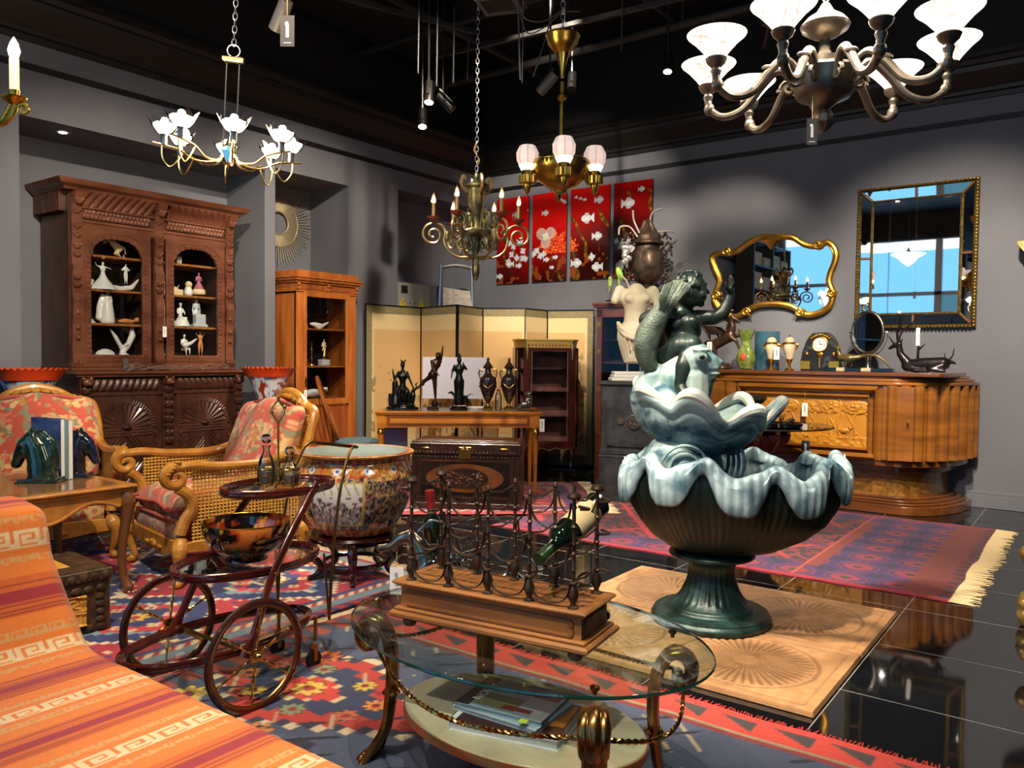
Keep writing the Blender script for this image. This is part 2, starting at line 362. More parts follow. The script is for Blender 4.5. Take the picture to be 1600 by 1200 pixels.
# ceiling services
mat('duct', '101112', .5); mat('conduit', '121314', .5); mat('rod_grey', '3A3B3D', .5)
for (p, q, r, nm, lb) in (((-6.2, 5.6, 4.32), (1.5, 5.6, 4.32), .03, 'pipe', 'long black pipe under the ceiling parallel to the back wall'),
                      ((-5.9, 6.3, 4.1), (2.4, 6.3, 4.1), .035, 'pipe', 'lower black pipe close to the back wall cornice'),
                      ((-3.3, .5, 4.45), (-3.3, 7.0, 4.45), .04, 'pipe', 'black pipe running from above the camera toward the back wall'),
                      ((-5.2, .5, 4.5), (-5.2, 7.6, 4.5), .05, 'pipe', 'thick black pipe near the left wall under the ceiling')):
    tag(bld(nm, 'conduit', None, lambda b: b.tube([p, q], r, 10)), lb, 'pipe')
for (a, b_, lb) in (((-5.15, 3.2, 4.02), (-4.35, 5.3, 4.02), 'black lighting track running from the upper left to the small spotlights'),
                ((-4.9, 5.45, 3.98), (1.6, 5.95, 3.98), 'long black lighting track across the room in front of the back wall'),
                ((-4.6, 2.6, 4.3), (-3.0, 5.5, 4.3), 'black lighting track above the candle chandelier')):
    A = Vector(a); B_ = Vector(b_); an = math.atan2(B_.y-A.y, B_.x-A.x); ln = (B_-A).length
    t = thing('lighting_track', lb, 'lighting track', A, an)
    bld('rail', 'dark_steel', t, lambda b: b.box(0, ln, -.018, .018, 0, .035))
    for k in range(int(ln/1.2)+1):
        bld('hanger_rod', 'conduit', t, lambda b: b.tube([(.1+k*1.2, 0, .035), (.1+k*1.2, 0, ZC-a[2])], .004, 6))
dt = thing('air_duct', 'black rectangular air duct hanging under the ceiling', 'air duct', (-5.75, 1.0, 4.5)); bld('casing', 'duct', dt, lambda b: b.box(-.35, .35, 0, 5.4, 0, .3), bev=.01)
dt = thing('ceiling_diffuser', 'grey square air grille of the ceiling cassette at the top edge', 'vent', at(780, 10, 5.6), .35)
bld('frame', 'rod_grey', dt, lambda b: (b.box(-.14, .14, -.14, -.11, 0, .03), b.box(-.14, .14, .11, .14, 0, .03), b.box(-.14, -.11, -.11, .11, 0, .03), b.box(.11, .14, -.11, .11, 0, .03)))
bld('housing', 'duct', dt, lambda b: b.box(-.16, .16, -.16, .16, .03, .3)); bld('grille', 'dark_steel', dt, lambda b: [b.box(-.11, .11, -.1+.03*k, -.09+.03*k, .005, .02) for k in range(7)])
def cable(pts, r=.004, lb='', m_='rod_grey'): tag(bld('cable', m_, None, lambda b: b.tube(cr(pts, 8), r, 6)), lb, 'cable')
cable([at(808, -30, 5.4), at(811, 60, 5.4), at(813, 125, 5.4)], .006, 'straight grey drop cable left of the brass lamp rod')
cable([at(818, -30, 5.5), at(817, 40, 5.5), at(816, 130, 5.5)], .004, 'thin grey drop cable beside the straight one')
cable([at(866, -20, 5.3), at(860, 30, 5.3), at(846, 80, 5.3), at(833, 120, 5.3)], .005, 'grey cable slanting down to the tilted spotlight')
cable([at(812, 10, 5.3), at(822, 30, 5.3), at(850, 33, 5.3), at(880, 15, 5.3)], .004, 'upper slack white cable looping beside the brass lamp chain')
cable([at(812, 20, 5.3), at(825, 52, 5.3), at(855, 40, 5.3), at(878, 20, 5.3), at(905, 18, 5.3)], .004, 'lower slack white cable looping beside the brass lamp chain')
for (x0, y0, y1, lb) in ((655, -20, 115, 'left of the two thick rods above the small spotlights'), (684, -20, 135, 'thin drop rod right of the small spotlights'), (710, 10, 130, 'drop rod above the small dark spotlight'), (732, 60, 125, 'short drop rod left of the candle chandelier chain'), (973, -20, 80, 'drop rod right of the brass lamp'), (1068, -20, 30, 'short drop rod left of the marble chandelier')):
    cable([at(x0, y0, 6.2), at(x0-1, (y0+y1)/2, 6.2), at(x0-2, y1, 6.2)], .007, lb, 'conduit')
# track spotlights (the room's lamps)
mat('spot_glow', 'FFFFFF', .3, emit='FFF6E8', es=30); mat('spot_body', '0D0D0E', .35); mat('spot_body_grey', '4A4846', .4)
def spot(loc, target, e, label, col='FFE6C8', ang=55, on=True, m_='spot_body', sc=1., blend=.7, r=.04):
    loc = Vector(loc); d = (Vector(target)-loc).normalized(); q = d.to_track_quat('-Z', 'Y').to_euler()
    t = thing('track_spotlight', label, 'spotlight', loc, rot=q, group='track spotlights under the black ceiling'); t.scale = (sc, sc, sc)
    bld('barrel', m_, t, lambda b: b.lathe([(.034, .0), (.04, .0), (.04, .17), (.036, .18), (.0, .18)], 20))
    bld('lens', 'spot_glow' if on else 'spot_body', t, lambda b: b.lathe([(.0, -.002), (.034, -.002)], 20, cap=False))
    qi = q.to_matrix().inverted(); up = qi @ Vector((0, 0, 1))
    bld('bracket', 'spot_body', t, lambda b: (b.box(-.012, .012, .038, .05, .05, .2), b.tube([(0, .045, .12), (0, .045, .2)], .008, 6)))
    hh = (ZC-loc.z-.12*up.z-.045*(qi.inverted() @ Vector((0, 1, 0))).z*0)/sc; p0 = Vector((0, .045, .16))
    bld('drop_rod', 'spot_body', t, lambda b: b.tube([p0, p0+up*(hh-.0)], .009, 6))
    if on and e > 0:
        l = L_spot((0, 0, -.01), (0, 0, -1), e, col, ang, blend, r); l.parent = t; l.rotation_euler = (0, 0, 0); l.location = (0, 0, -.02)
    return t
spot(at(670, 160, 6.3), (-3.9, 4.0, .2), 500, 'lit spotlight hanging highest of the close pair near the corner')
spot(at(660, 198, 6.9), (-4.0, 4.3, .2), 400, 'lit spotlight hanging lowest of the close pair near the corner')
spot(at(1043, 112, 6.6), (-2.6, 5.2, .2), 500, 'lit spotlight alone left of the marble chandelier')
spot(at(430, 46, 4.6), (-5.9, 3.2, 1.2), 0, 'unlit grey barrel spotlight beside the hanging grey tag', on=False, m_='spot_body_grey')
spot(at(708, 172, 6.8), (-3.4, 6.4, 1.9), 0, 'unlit dark spotlight right of the close lit pair', on=False)
spot(at(843, 145, 6.2), (-5.6, 4.9, 1.5), 0, 'unlit tilted spotlight left of the brass lamp rod', on=False, m_='spot_body_grey')
spot(at(1235, 45, 4.2), (0, 7, 2.6), 0, 'unlit spotlight behind the marble chandelier cup', on=False, m_='spot_body')
spot(at(893, 140, 6.9), (-3.4, 5.2, 1.9), 0, 'unlit black spotlight behind the brass lamp rod', on=False)
spot(at(1195, 75, 6.5), (-3.4, 8.2, 1.9), 0, 'unlit black spotlight behind the leftmost marble cups', on=False)
sd = bld('niche_downlight', 'spot_glow', None, lambda b: b.lathe([(.0, 0), (.03, 0)], 16, cap=False)); tag(sd, 'tiny recessed downlight in the soffit above the carved buffet', 'downlight', None, (-6.75, 3.05, 3.057))
# unseen spotlights put in above the frame to light the furniture
off = [((-1.9, 1.1, 4.2), (-6.6, 3.7, 1.6), 560, 38), ((-3.1, 3.9, 4.2), (-6.6, 5.4, 1.8), 330, 50),
       ((-2.9, 1.4, 4.2), (-1.5, 3.7, .8), 420, 44), ((-1.0, 2.0, 4.2), (-1.4, 3.6, .9), 420, 42), ((-.4, 3.8, 4.2), (-1.3, 7.6, 1.0), 330, 46),
       ((-2.3, 5.3, 4.2), (-3.3, 8.1, 1.9), 330, 42), ((-3.4, 4.9, 4.2), (-5.2, 8.1, 2.6), 400, 50), ((-1.6, -.4, 4.2), (-2.2, 1.3, .3), 150, 55), ((-2.2, 1.0, 4.3), (-3.8, 2.7, .3), 300, 55),
       ((.6, 3.2, 4.2), (-1.2, 5.8, 0), 190, 48), ((-.6, .6, 4.2), (-1.4, 2.1, .3), 210, 46), ((-.6, 4.6, 4.2), (-1.2, 8.1, 1.4), 380, 50), ((-3.2, 2.8, 4.3), (-4.8, 6.4, .7), 380, 48), ((-.8, 4.0, 4.3), (-4.3, 7.2, .8), 200, 40)]
AIM = ['the carved buffet', 'the cherry cabinet', 'the fountain from the left', 'the fountain from the front', 'the middle of the sideboard', 'the bare back wall beside the panels', 'the red lacquer panels', 'the orange daybed', 'the trolley', 'the purple rug', 'the glass coffee table', 'the right wall mirror', 'the writing table', 'the iron safe']
for i, (a, t_, e, an) in enumerate(off):
    e *= 1.9
    spot(a, t_, e, 'unseen track spotlight above the frame, aimed at '+AIM[i], ang=an, col='FFEBD2')
# ------------------------------------------------------------------ woven patterns
def star(C, u, v, cx, cy, r, n, c1, c2, c3='3A2A20'):
    a = np.arctan2(v-cy, u-cx); d = np.hypot(u-cx, v-cy); k = .55+.45*np.abs(np.cos(n*a/2))
    paint(C, d < r*k*1.12, c3); paint(C, d < r*k, c1); paint(C, d < r*.35, c2)
def step(u, v, cx, cy, a, b, q=.045):
    return (np.floor(np.abs(u-cx)/q)*q/a+np.floor(np.abs(v-cy)/q)*q/b)
def rug(name, x0, x1, y0, y1, painter, label, fr=None, rz=0, res=.009, h=.008, wav=.012, cat='rug', origin=None):
    W, D = x1-x0, y1-y0; nx, ny = int(W/res), int(D/res)
    u, v = np.meshgrid(np.linspace(0, W, nx), np.linspace(0, D, ny), indexing='ij')
    C = np.zeros(u.shape+(3,)); painter(C, u, v, W, D)
    C *= (.85+.3*vn(u, v, 260))[..., None]
    wx = wav*(vn(v, v*0, 5, 1)-.5)*2; wy = wav*(vn(u, u*0, 4, 2)-.5)*2
    X = u+wx*(1-2*u/W*0)*(np.abs(u/W-.5)*2)**4; Y = v+wy*(np.abs(v/D-.5)*2)**4
    e = np.minimum(np.minimum(u, W-u), np.minimum(v, D-v)); Z = np.where(e < res*.5, .001, h)+.0015*vn(u, v, 90)
    t = thing(name, label, cat, origin or (x0, y0, 0), rz)
    MB().grid(X, Y, Z, C).build('pile', 'rug_wool', t, sm=180)
    if fr:
        for side, col, ln in fr:
            b = MB(); L_ = D if side in 'LR' else W; n = int(L_/.011)
            for i in range(n):
                s = (i+.5)/n*L_; l = ln*(.6+.5*rnd.random()); o = (rnd.random()-.5)*.02
                wy_ = float(wav*(vn(s, 0*s, 4, 2)-.5)*2) if side in 'TB' else float(wav*(vn(s, 0*s, 5, 1)-.5)*2)
                if side == 'R': p = [(W-.01+wy_, s, .006), (W+l+wy_, s+o, .003)]
                elif side == 'L': p = [(.01+wy_, s, .006), (-l+wy_, s+o, .003)]
                elif side == 'T': p = [(s, D-.01+wy_, .006), (s+o, D+l+wy_, .003)]
                else: p = [(s, .01+wy_, .006), (s+o, -l+wy_, .003)]
                b.tube(p, .0028, 4)
            f = b.build('fringe', mat('fringe_'+col, col, .9), t)
    return t
mat('rug_wool', vc=True, rough=.95, bump=.35, bscale=320, sheen=.2)
def p_front(C, u, v, W, D):
    paint(C, u > -9, '3D4760')
    big = vn(u, v, 4, 3) > .62; paint(C, big, '45506B')
    for (cx, cy, a, b) in ((.62, 2.30, .60, .30), (.95, 1.35, .85, .62), (2.15, 2.25, .62, .27), (2.6, 1.2, .7, .6), (.2, .3, .6, .5), (1.8, .2, .7, .5)):
        d = step(u, v, cx, cy, a, b); paint(C, d < 1.06, 'B9A98C'); paint(C, d < 1.02, '2A2A3E'); paint(C, d < .97, 'A22E27')
        d2 = step(u, v, cx, cy, a*.62, b*.62); paint(C, d2 < 1.04, '24263A'); paint(C, d2 < .98, '28304F' if cx < 1 else '8A2622')
        d3 = step(u, v, cx, cy, a*.26, b*.3, .03); paint(C, d3 < 1.1, 'B8A27A'); paint(C, d3 < .95, 'B5352A')
        for k in range(8):
            an = k*PI/4+.3; star(C, u, v, cx+a*.55*math.cos(an), cy+b*.55*math.sin(an), .05, 8, ('C97B35', 'B9A23A', '6E7E5A', 'A85A3C')[k % 4], '7A2020')
        star(C, u, v, cx, cy, .07, 8, 'C8A444', '8E2A24')
    for (cx, cy, r, c1) in ((.42, 2.55, .075, 'C0612E'), (.30, 1.98, .08, 'C9A23F'), (.75, 1.95, .07, 'B8773A'), (.25, 1.5, .06, 'C0612E'), (1.35, 2.5, .07, '7C8A5A'), (.55, 1.7, .06, '8F9C63'), (1.45, 1.9, .07, 'B8A03C'), (1.2, .8, .07, 'C0612E')):
        star(C, u, v, cx, cy, r, 8, c1, '6B2230')
    hook = (np.abs(((u+v)*7) % 1-.5) < .06) & (vn(u, v, 9, 5) > .72); paint(C, hook, 'A9987A')
    hook = (np.abs(((u-v)*6) % 1-.5) < .08) & (vn(u, v, 8, 6) > .62); paint(C, hook, '1F2233')
    red = vn(np.floor(u/.03), np.floor(v/.03), .9, 8) > .9
    # latch-hook border at the far edge, plain selvage at the left edge
    b = D-v; s = (u*5.2) % 1
    paint(C, b < .17, '3A3234'); paint(C, (b < .155) & (b > .025+.11*s) , 'B8382C'); paint(C, (b < .05), 'B5332A'); paint(C, (b > .155) & (b < .175), '8C7A60')
    paint(C, (b > .175) & (b < .2), '7A2A28')
    paint(C, u < .2, '3B4050'); paint(C, (u < .2) & ((((v*9) % 1) > .5)), '8E3A2E'); paint(C, u < .055, 'C9B48A'); paint(C, (u < .075) & (u > .055), '7A2A28')
def p_left(C, u, v, W, D):
    paint(C, u > -9, '9A1E2E')
    for i in range(3):
        for j in range(3):
            cx, cy = .42+i*.78, .45+j*.82
            d = step(u, v, cx, cy, .44, .40, .035); paint(C, d < 1.1, 'C9B99A'); paint(C, d < 1.03, '1E2C5E'); paint(C, d < .72, '6E8590'); paint(C, d < .6, 'B02A30'); paint(C, d < .36, '1F2C60')
            for k in range(6): star(C, u, v, cx+.17*math.cos(k*PI/3), cy+.15*math.sin(k*PI/3), .035, 4, 'C8B48E', 'B03030', '9A1E2E')
            star(C, u, v, cx, cy, .07, 8, 'C9A23F', '9A1E2E')
    sc = vn(np.floor(u/.022), np.floor(v/.022), .8, 4); paint(C, sc > .86, '24386E'); paint(C, sc < .1, 'C0A982')
    hk = (np.abs((v*6+np.floor(u*8)*.5) % 1-.5) < .08) & (vn(u, v, 6, 2) > .6); paint(C, hk, 'C3B698')
    for a, c in ((.2, '26335F'), (.17, '9A1E2E'), (.12, '5E7482'), (.05, '8E1E28')):
        e = np.minimum(np.minimum(u, W-u), np.minimum(v, D-v)); paint(C, e < a, c)
    paint(C, (e < .165) & (e > .125) & (((u+v)*14) % 1 > .5), 'C6B28A'); paint(C, (e < .045) & (((u-v)*10) % 1 > .55), '1E2A55')
def p_right(C, u, v, W, D):
    paint(C, u > -9, '2B1226')
    a, b = (u-W*.42), (v-D*.5); q = lambda x, p: np.abs((x % p)-p/2)
    m_ = vn(u, v, 26, 3); paint(C, m_ > .62, '7A1D2C'); paint(C, m_ < .25, '1C1A3A'); paint(C, (m_ > .5) & (m_ < .55), 'A0343A')
    l1 = np.abs(((u*1.0+v*.78) % .98)-.49) < .028; l2 = np.abs(((u*1.0-v*.78) % .98)-.49) < .028; paint(C, l1 | l2, 'B02832')
    for i in range(5):
        for j in range(4):
            d = step(u, v, .3+i*.62, .35+j*.6, .2, .17, .02); paint(C, (d < 1) & (d > .8), '8A3340'); paint(C, d < .35, '5A2148')
    R = W-u; e = np.minimum(v, D-v); band = (e < .36) | (R < .78)
    paint(C, band, '3A2160')
    per = .3; cu = ((u % per)-per/2); cv = ((v % per)-per/2); oc = np.maximum(np.maximum(np.abs(cu), np.abs(cv)), (np.abs(cu)+np.abs(cv))*.75)
    paint(C, band & (oc < .125), '7E2450'); paint(C, band & (oc < .11), '35205A'); paint(C, band & (oc < .085), '8C2545'); paint(C, band & (oc < .03), '1B3030')
    fl_ = band & (np.hypot(((u+per/2) % per)-per/2, ((v+per/2) % per)-per/2) < .055); paint(C, fl_, '241A48')
    paint(C, (R < .86) & (R > .78) & (e > .3), '7E2A22'); paint(C, (R < .87) & (R > .855), 'B5483A'); paint(C, (R < .26), '7A2422'); paint(C, (R < .07) & (((v*9) % 1) > .5), '3A1A38')
    paint(C, (e < .05), '9A1E32'); C *= .72
def p_red(C, u, v, W, D):
    paint(C, u > -9, 'A32830'); m_ = vn(u, v, 14, 4); paint(C, m_ > .68, 'B5503A'); paint(C, m_ < .22, '4A1F4A')
    R = np.minimum(W-u, np.minimum(v, D-v)); paint(C, R < .42, '6E2440'); paint(C, (R < .38) & (R > .3) & (((u+v)*12) % 1 > .5), 'C0906A'); paint(C, (R < .28) & (R > .2), '3F2458'); paint(C, (R < .18) & (R > .1) & (((u-v)*10) % 1 > .5), 'C9A58A'); paint(C, R < .06, '8A2A30')
    for i in range(4): d = step(u, v, .4+i*.55, D/2, .22, .26, .03); paint(C, d < 1, '4A2050'); paint(C, d < .7, 'B04038'); paint(C, d < .3, 'C9A070')
rug('kilim_rug', -3.06, .35, -.3, 2.83, p_front, 'red and slate blue flat-woven kilim under the glass coffee table and orange daybed', [('T', 'A8322B', .03)])
rug('oriental_rug', -5.75, -3.1, .75, 3.5, p_left, 'crimson rug with blue stepped medallions under the caned armchairs and jardiniere', [('T', 'BBA985', .09)])
rug('oriental_rug', -3.75, -.62, 4.83, 7.15, p_right, 'dark purple rug with red lattice lines in front of the long sideboard', [('R', 'C9B48A', .13)])
rug('oriental_rug', 0, 2.7, 0, 1.67, p_red, 'faded red rug with cream tassels under the dark carved trunk and writing table', [('R', 'C8BC9E', .12)], rz=math.atan2(.77, .64)-.0+.0-.177, origin=(-3.26-2.7*math.cos(.699), 5.76-2.7*math.sin(.699), .009), h=.006)

# ------------------------------------------------------------------ orange daybed
def key_mask(s, t, s0, h, per):
    bm = ["1000000000", "1011111111", "1011111111", "1011000011", "1011011011", "1011011011", "1011000011", "1011111111", "1011111111", "1000000000"]
    bm = ["11111111110", "11111111110", "11000000110", "11011110110", "11011110110", "11011000110", "11011111110", "11011111111", "11000000011", "11111111111"]
    A = np.array([[int(c) for c in r] for r in bm]); ny, nx = A.shape
    i = np.floor((s-s0)/h*ny).astype(int); j = np.floor(((t/per) % 1)*nx).astype(int)
    ok = (i >= 0) & (i < ny); return ok & (A[np.clip(i, 0, ny-1), np.clip(j, 0, nx-1)] == 1)
def daybed():
    t = thing('daybed', 'orange striped daybed with raised rolled end and woven meander bands in the foreground', 'daybed', (0, 0, .011))
    Y1 = 1.16; pts = [pl(x, y, (0, Y1-.03, 0), 0) for x, y in ((109, 962), (92, 919), (75, 872), (69, 834), (60, 800), (42, 787))]
    P = [(p.x, p.z) for p in pts]; xe, ze = P[-1]
    P = [(-.55, .42), (-1.0, .42), (-1.6, .42), (-2.1, .42), (-2.38, .425)]+P+[(xe-.09, ze+.005), (xe-.17, ze-.03), (xe-.21, ze-.12), (xe-.2, ze-.3), (xe-.16, .2)]
    S = cr(P, 14); S = [(p.x, p.y) for p in S]
    S = np.array(S); d = np.r_[0, np.cumsum(np.hypot(*np.diff(S, axis=0).T))]; L = d[-1]
    ns = int(L/.0055); s = np.linspace(0, L, ns); px = np.interp(s, d, S[:, 0]); pz = np.interp(s, d, S[:, 1])
    tx, tz = np.gradient(px), np.gradient(pz); n = np.hypot(tx, tz); nx, nz = tz/n, -tx/n     # inward = (-nx,-nz) toward stuffing
    sg = np.where(True, -1, 1); nx, nz = -tz/n*-1, tx/n*-1
    nx, nz = -nx, -nz
    Wd = .95; r = .05; D = .2
    q = np.r_[np.linspace(-D, 0, 6)[:-1], np.linspace(0, r*PI/2, 7)[:-1], np.linspace(r*PI/2, r*PI/2+Wd-2*r, 170), r*PI/2+Wd-2*r+np.linspace(0, r*PI/2, 7)[1:], 2*r*PI/2+Wd-2*r+np.linspace(0, D, 6)[1:]]
    m1 = r*PI/2; m2 = m1+Wd-2*r
    lat = np.where(q < 0, 0, np.where(q < m1, r-r*np.cos(q/r), np.where(q < m2, q-m1+r, np.where(q < m2+m1, Wd-r+r*np.sin((q-m2)/r), Wd))))
    dep = np.where(q < 0, r-q, np.where(q < m1, r-r*np.sin(q/r), np.where(q < m2, 0, np.where(q < m2+m1, r-r*np.cos((q-m2)/r), r+(q-m2-m1)))))
    s_, l_ = np.meshgrid(s, lat, indexing='ij'); _, dp = np.meshgrid(s, dep, indexing='ij')
    X = px[:, None]+nx[:, None]*dp; Z = pz[:, None]+nz[:, None]*dp; Yv = Y1-Wd+l_
    Z = np.maximum(Z, .12)
    sc = np.interp(-2.446, -px[:np.argmax(px < -2.446)+1][::-1]*-1, s[:np.argmax(px < -2.446)+1][::-1]) if False else s[np.argmax(px < -2.446)]
    u = (sc-s_); # distance from crease toward the foot
    k = (u-.21+.36*20) % .36   # 0 at a maroon band
    C = np.zeros(X.shape+(3,)); paint(C, s_ > -9, 'E8802F')
    edge = np.minimum(k, .36-k); paint(C, (edge < .062), 'D4672A'); ln = (edge > .02) & (edge < .062) & (((edge*1000) % 9) < 2.6); paint(C, ln, '9C3A22')
    paint(C, edge < .018, 'A22E38')
    tt = l_
    paint(C, key_mask(k, tt, .110, .024, .05) & (((k*1e3) % 3) < 3), 'D9A566')
    paint(C, key_mask(k, tt, .156, .052, .083), 'EBD3A4')
    paint(C, key_mask(k, tt, .230, .024, .05), 'D9A566')
    C *= (.92+.16*vn(s_, l_, 300))[..., None]
    MB().grid(X, Yv, Z, C).build('upholstery', 'daybed_fabric', t, sm=180)
    bld('base_frame', 'dark_walnut', t, lambda b: b.box(-2.85, -.6, Y1-Wd+.03, Y1-.03, .12, .22), bev=.01)
    for x in (-2.8, -.7):
        for y in (Y1-.1, Y1-Wd+.1): bld('leg', 'dark_walnut', t, lambda b: b.lathe([(.02, 0), (.028, .05), (.035, .12)], 12, (x, y, .0)))
mat('daybed_fabric', vc=True, rough=.85, bump=.25, bscale=500, sheen=.3)
mat('dark_walnut', '2A1710', .35, col2='3F2416', scale=3, stretch=(1, 1, 8))
daybed()

# ------------------------------------------------------------------ glass coffee table
mat('polished_brass', 'C9A25A', .16, 1, col2='A9824A', scale=6); mat('antique_brass', 'BE9658', .27, 1, col2='86643A', scale=14, bump=.1)
mat('cream_marble', 'D8CBAE', .18, col2='B9A98C', scale=3.5, detail=8, dist=1.2, coat=.4); mat('marble_edge', 'B4542A', .35, col2='8E6A48', scale=18)
thin_glass('clear_glass', 'E6F2EE', 1, 0, .05); thin_glass('window_glass', 'F2F4F4', .22, 0, .004); mat('green_glass_edge', '0C3B30', .08, coat=.5, trans=.3)
TC = (-1.365, 1.90); GZ = .50
def coffee_table():
    t = thing('coffee_table', 'oval glass coffee table with brass scroll legs, rope swags and a low marble shelf', 'coffee table', (TC[0], TC[1], 0))
    a, b_ = .584, .405; n = 96; vs = []; prof = [(1-.035, .0), (1-.006, .002), (1, .006), (1-.006, .011), (1-.035, .0125)]
    g = MB()
    for k in range(n):
        for r, z in prof: vs.append((a*r*math.cos(2*PI*k/n), b_*r*math.sin(2*PI*k/n), GZ-.0125+z))
    fs = []
    for k in range(n):
        j = (k+1) % n; fs += [(k*5+i, j*5+i, j*5+i+1, k*5+i+1) for i in (0, 3)]
    g.add(vs, fs+[tuple(k*5 for k in range(n)), tuple(k*5+4 for k in range(n))]); g.build('glass_top', 'clear_glass', t)
    e = MB(); e.add(vs, [(k*5+i, ((k+1) % n)*5+i, ((k+1) % n)*5+i+1, k*5+i+1) for k in range(n) for i in (1, 2)]); e.build('glass_edge', 'green_glass_edge', t, label='dark green polished glass rim')
    m_ = MB(); m_.lathe([(0, .214), (.4, .214), (.4, .236), (0, .236)], 80, sy=.257/.4, cap=False); m_.build('marble_shelf', 'cream_marble', t, bev=.003)
    bld('shelf_rim', 'marble_edge', t, lambda b: b.lathe([(.395, .205), (.403, .207), (.403, .232), (.395, .234)], 80, sy=.257/.4, cap=False))
    legs = [((-1.82, 1.80), (-.80, -.25)), ((-.965, 1.655), (.45, -.8)), ((-1.0, 2.09), (.80, .45)), ((-1.72, 2.19), (-.5, .8))]; cs = []
    for (x, y), (dx, dy) in legs:
        l = math.hypot(dx, dy); dx /= l; dy /= l; o = Vector((x-TC[0], y-TC[1], 0)); D = Vector((dx, dy, 0)); S = Vector((-dy, dx, 0))
        b = MB(); prof = [(.055, .0), (.03, .05), (0, .11), (-.015, .2), (-.022, .3), (-.015, .37), (.0, .42), (.03, .455), (.066, .45), (.085, .42), (.082, .385), (.062, .365), (.045, .375), (.042, .395), (.055, .403)]
        C = cr([(p[0], p[1], 0) for p in prof], 4); R = np.interp(np.linspace(0, 1, len(C)), [0, .12, .2, .45, .6, .75, 1], [.026, .021, .023, .026, .03, .027, .012])
        for off in (-1.6, -.8, 0, .8, 1.6):                # ribs of the fluted leg
            w = [.55+1.1*max(0, 1-i/(len(C)*.16)) for i in range(len(C))]
            b.tube([o+D*p.x+S*(off*R[i]*w[i]*.9)+Vector((0, 0, p.y)) for i, p in enumerate(C)], [R[i]*.55 for i in range(len(C))], 8)
        b.tube([o+D*p.x+Vector((0, 0, p.y)) for p in C], [r*.75 for r in R], 10)
        lg = b.build('leg', 'antique_brass', t, sm=50)
        bld('foot', 'antique_brass', lg, lambda q: [q.ell(o+D*.065+S*k*.020+Vector((0, 0, .012)), (.020, .016, .012), 10) for k in (-2, -1, 0, 1, 2)])
        bld('knob', 'polished_brass', lg, lambda q: q.lathe([(.006, 0), (.006, .008), (.012, .012), (.012, .02), (0, .024)], 14, tuple(o+D*.03+Vector((0, 0, GZ)))))
        bld('collar', 'polished_brass', lg, lambda q: q.lathe([(.024, -.008), (.03, 0), (.024, .008)], 14, tuple(o+D*-.018+Vector((0, 0, .225)))))
        cs.append(o+D*.055+Vector((0, 0, .405)))
    for i, j, out in ((0, 1, Vector((-.05, -.36, 0))), (1, 2, Vector((.26, 0, 0))), (2, 3, Vector((0, .2, 0))), (3, 0, Vector((-.12, 0, 0)))):
        A, B_ = cs[i], cs[j]; pts = [A.lerp(B_, k/60)+out*(math.sin(PI*k/60)*.33)+Vector((0, 0, -.055*math.sin(PI*k/60))) for k in range(61)]
        b = MB(); L_ = (A-B_).length
        for ph in (0, PI):
            N_ = int(L_/.004); q = []
            for k in range(N_+1):
                f = k/N_*60; a0 = int(min(f, 59)); p = pts[a0].lerp(pts[a0+1], f-a0); an = k*.62+ph; q.append(p+Vector((math.cos(an)*.0028*.6, math.cos(an)*.0028*.6, math.sin(an)*.0034)))
            b.tube(q, .0042, 6)
        b.build('rope_swag', 'polished_brass', t)
    return t
coffee_table()
# art books on the marble shelf
mat('paper', 'E4E4E0', .7); mat('paper_edge', 'D4D6D8', .8, col2='B9BCC0', scale=1, stretch=(1, 1, 260))
def book(label, c, rz, w, d, h, z, cover, deco=None, name='art_book', cov2=None, edge='paper_edge', group=None):
    t = thing(name, label, 'book', (c[0], c[1], z), rz, group)
    cm = mat('cover_'+cover, cover, .3, coat=.3)
    bld('cover', cm, t, lambda b: (b.box(-w/2, w/2, -d/2, d/2, 0, .003), b.box(-w/2, w/2, -d/2, d/2, h-.003, h), b.box(-w/2, -w/2+.003, -d/2, d/2, 0, h)))
    bld('pages', edge, t, lambda b: b.box(-w/2+.003, w/2-.004, -d/2+.004, d/2-.004, .003, h-.003))
    if deco: deco(t, w, d, h)
    return t
def deco_panel(t, x0, x1, y0, y1, z, col, nm='cover_print'): bld(nm, mat('print_'+col, col, .35, coat=.3), t, lambda b: b.box(x0, x1, y0, y1, z, z+.0006))
def text(parent, s, size, loc, rot, m_, name='lettering', ext=.0004, al='CENTER', sx=1):
    c = bpy.data.curves.new(name, 'FONT'); c.body = s; c.size = size; c.extrude = ext; c.align_x = al
    tmp = bpy.data.objects.new(name, c); COL.objects.link(tmp); dg = bpy.context.evaluated_depsgraph_get(); me = bpy.data.meshes.new_from_object(tmp.evaluated_get(dg))
    bpy.data.objects.remove(tmp); me.materials.clear(); me.materials.append(MATS[m_]); o = bpy.data.objects.new(name, me); COL.objects.link(o); o.parent = parent; o.location = loc; o.rotation_euler = rot; o.scale = (sx, 1, 1); return o
mat('white_ink', 'F2F2EE', .5); mat('black_ink', '121212', .5); mat('gold_ink', 'C9A24A', .4, .6)
def d1(t, w, d, h):
    deco_panel(t, -w/2+.02, w/2-.0, -d/2+.0, d/2-.02, h, '3E1A12'); deco_panel(t, w/2-.1, w/2-.01, -.05, d/2-.03, h+.0007, 'C97A22')
book('largest bottom book with wide white border and dark red print on the marble shelf', (-1.345, 1.865), .25, .33, .25, .03, .236, 'E6E8EC', d1)
def d2(t, w, d, h): deco_panel(t, -w/2+.01, w/2-.01, -d/2+.01, d/2-.01, h, '9FB3C4')
book('lower pale blue magazine in the stack on the marble shelf', (-1.37, 1.875), .05, .29, .215, .012, .267, 'B5C4D2', d2)
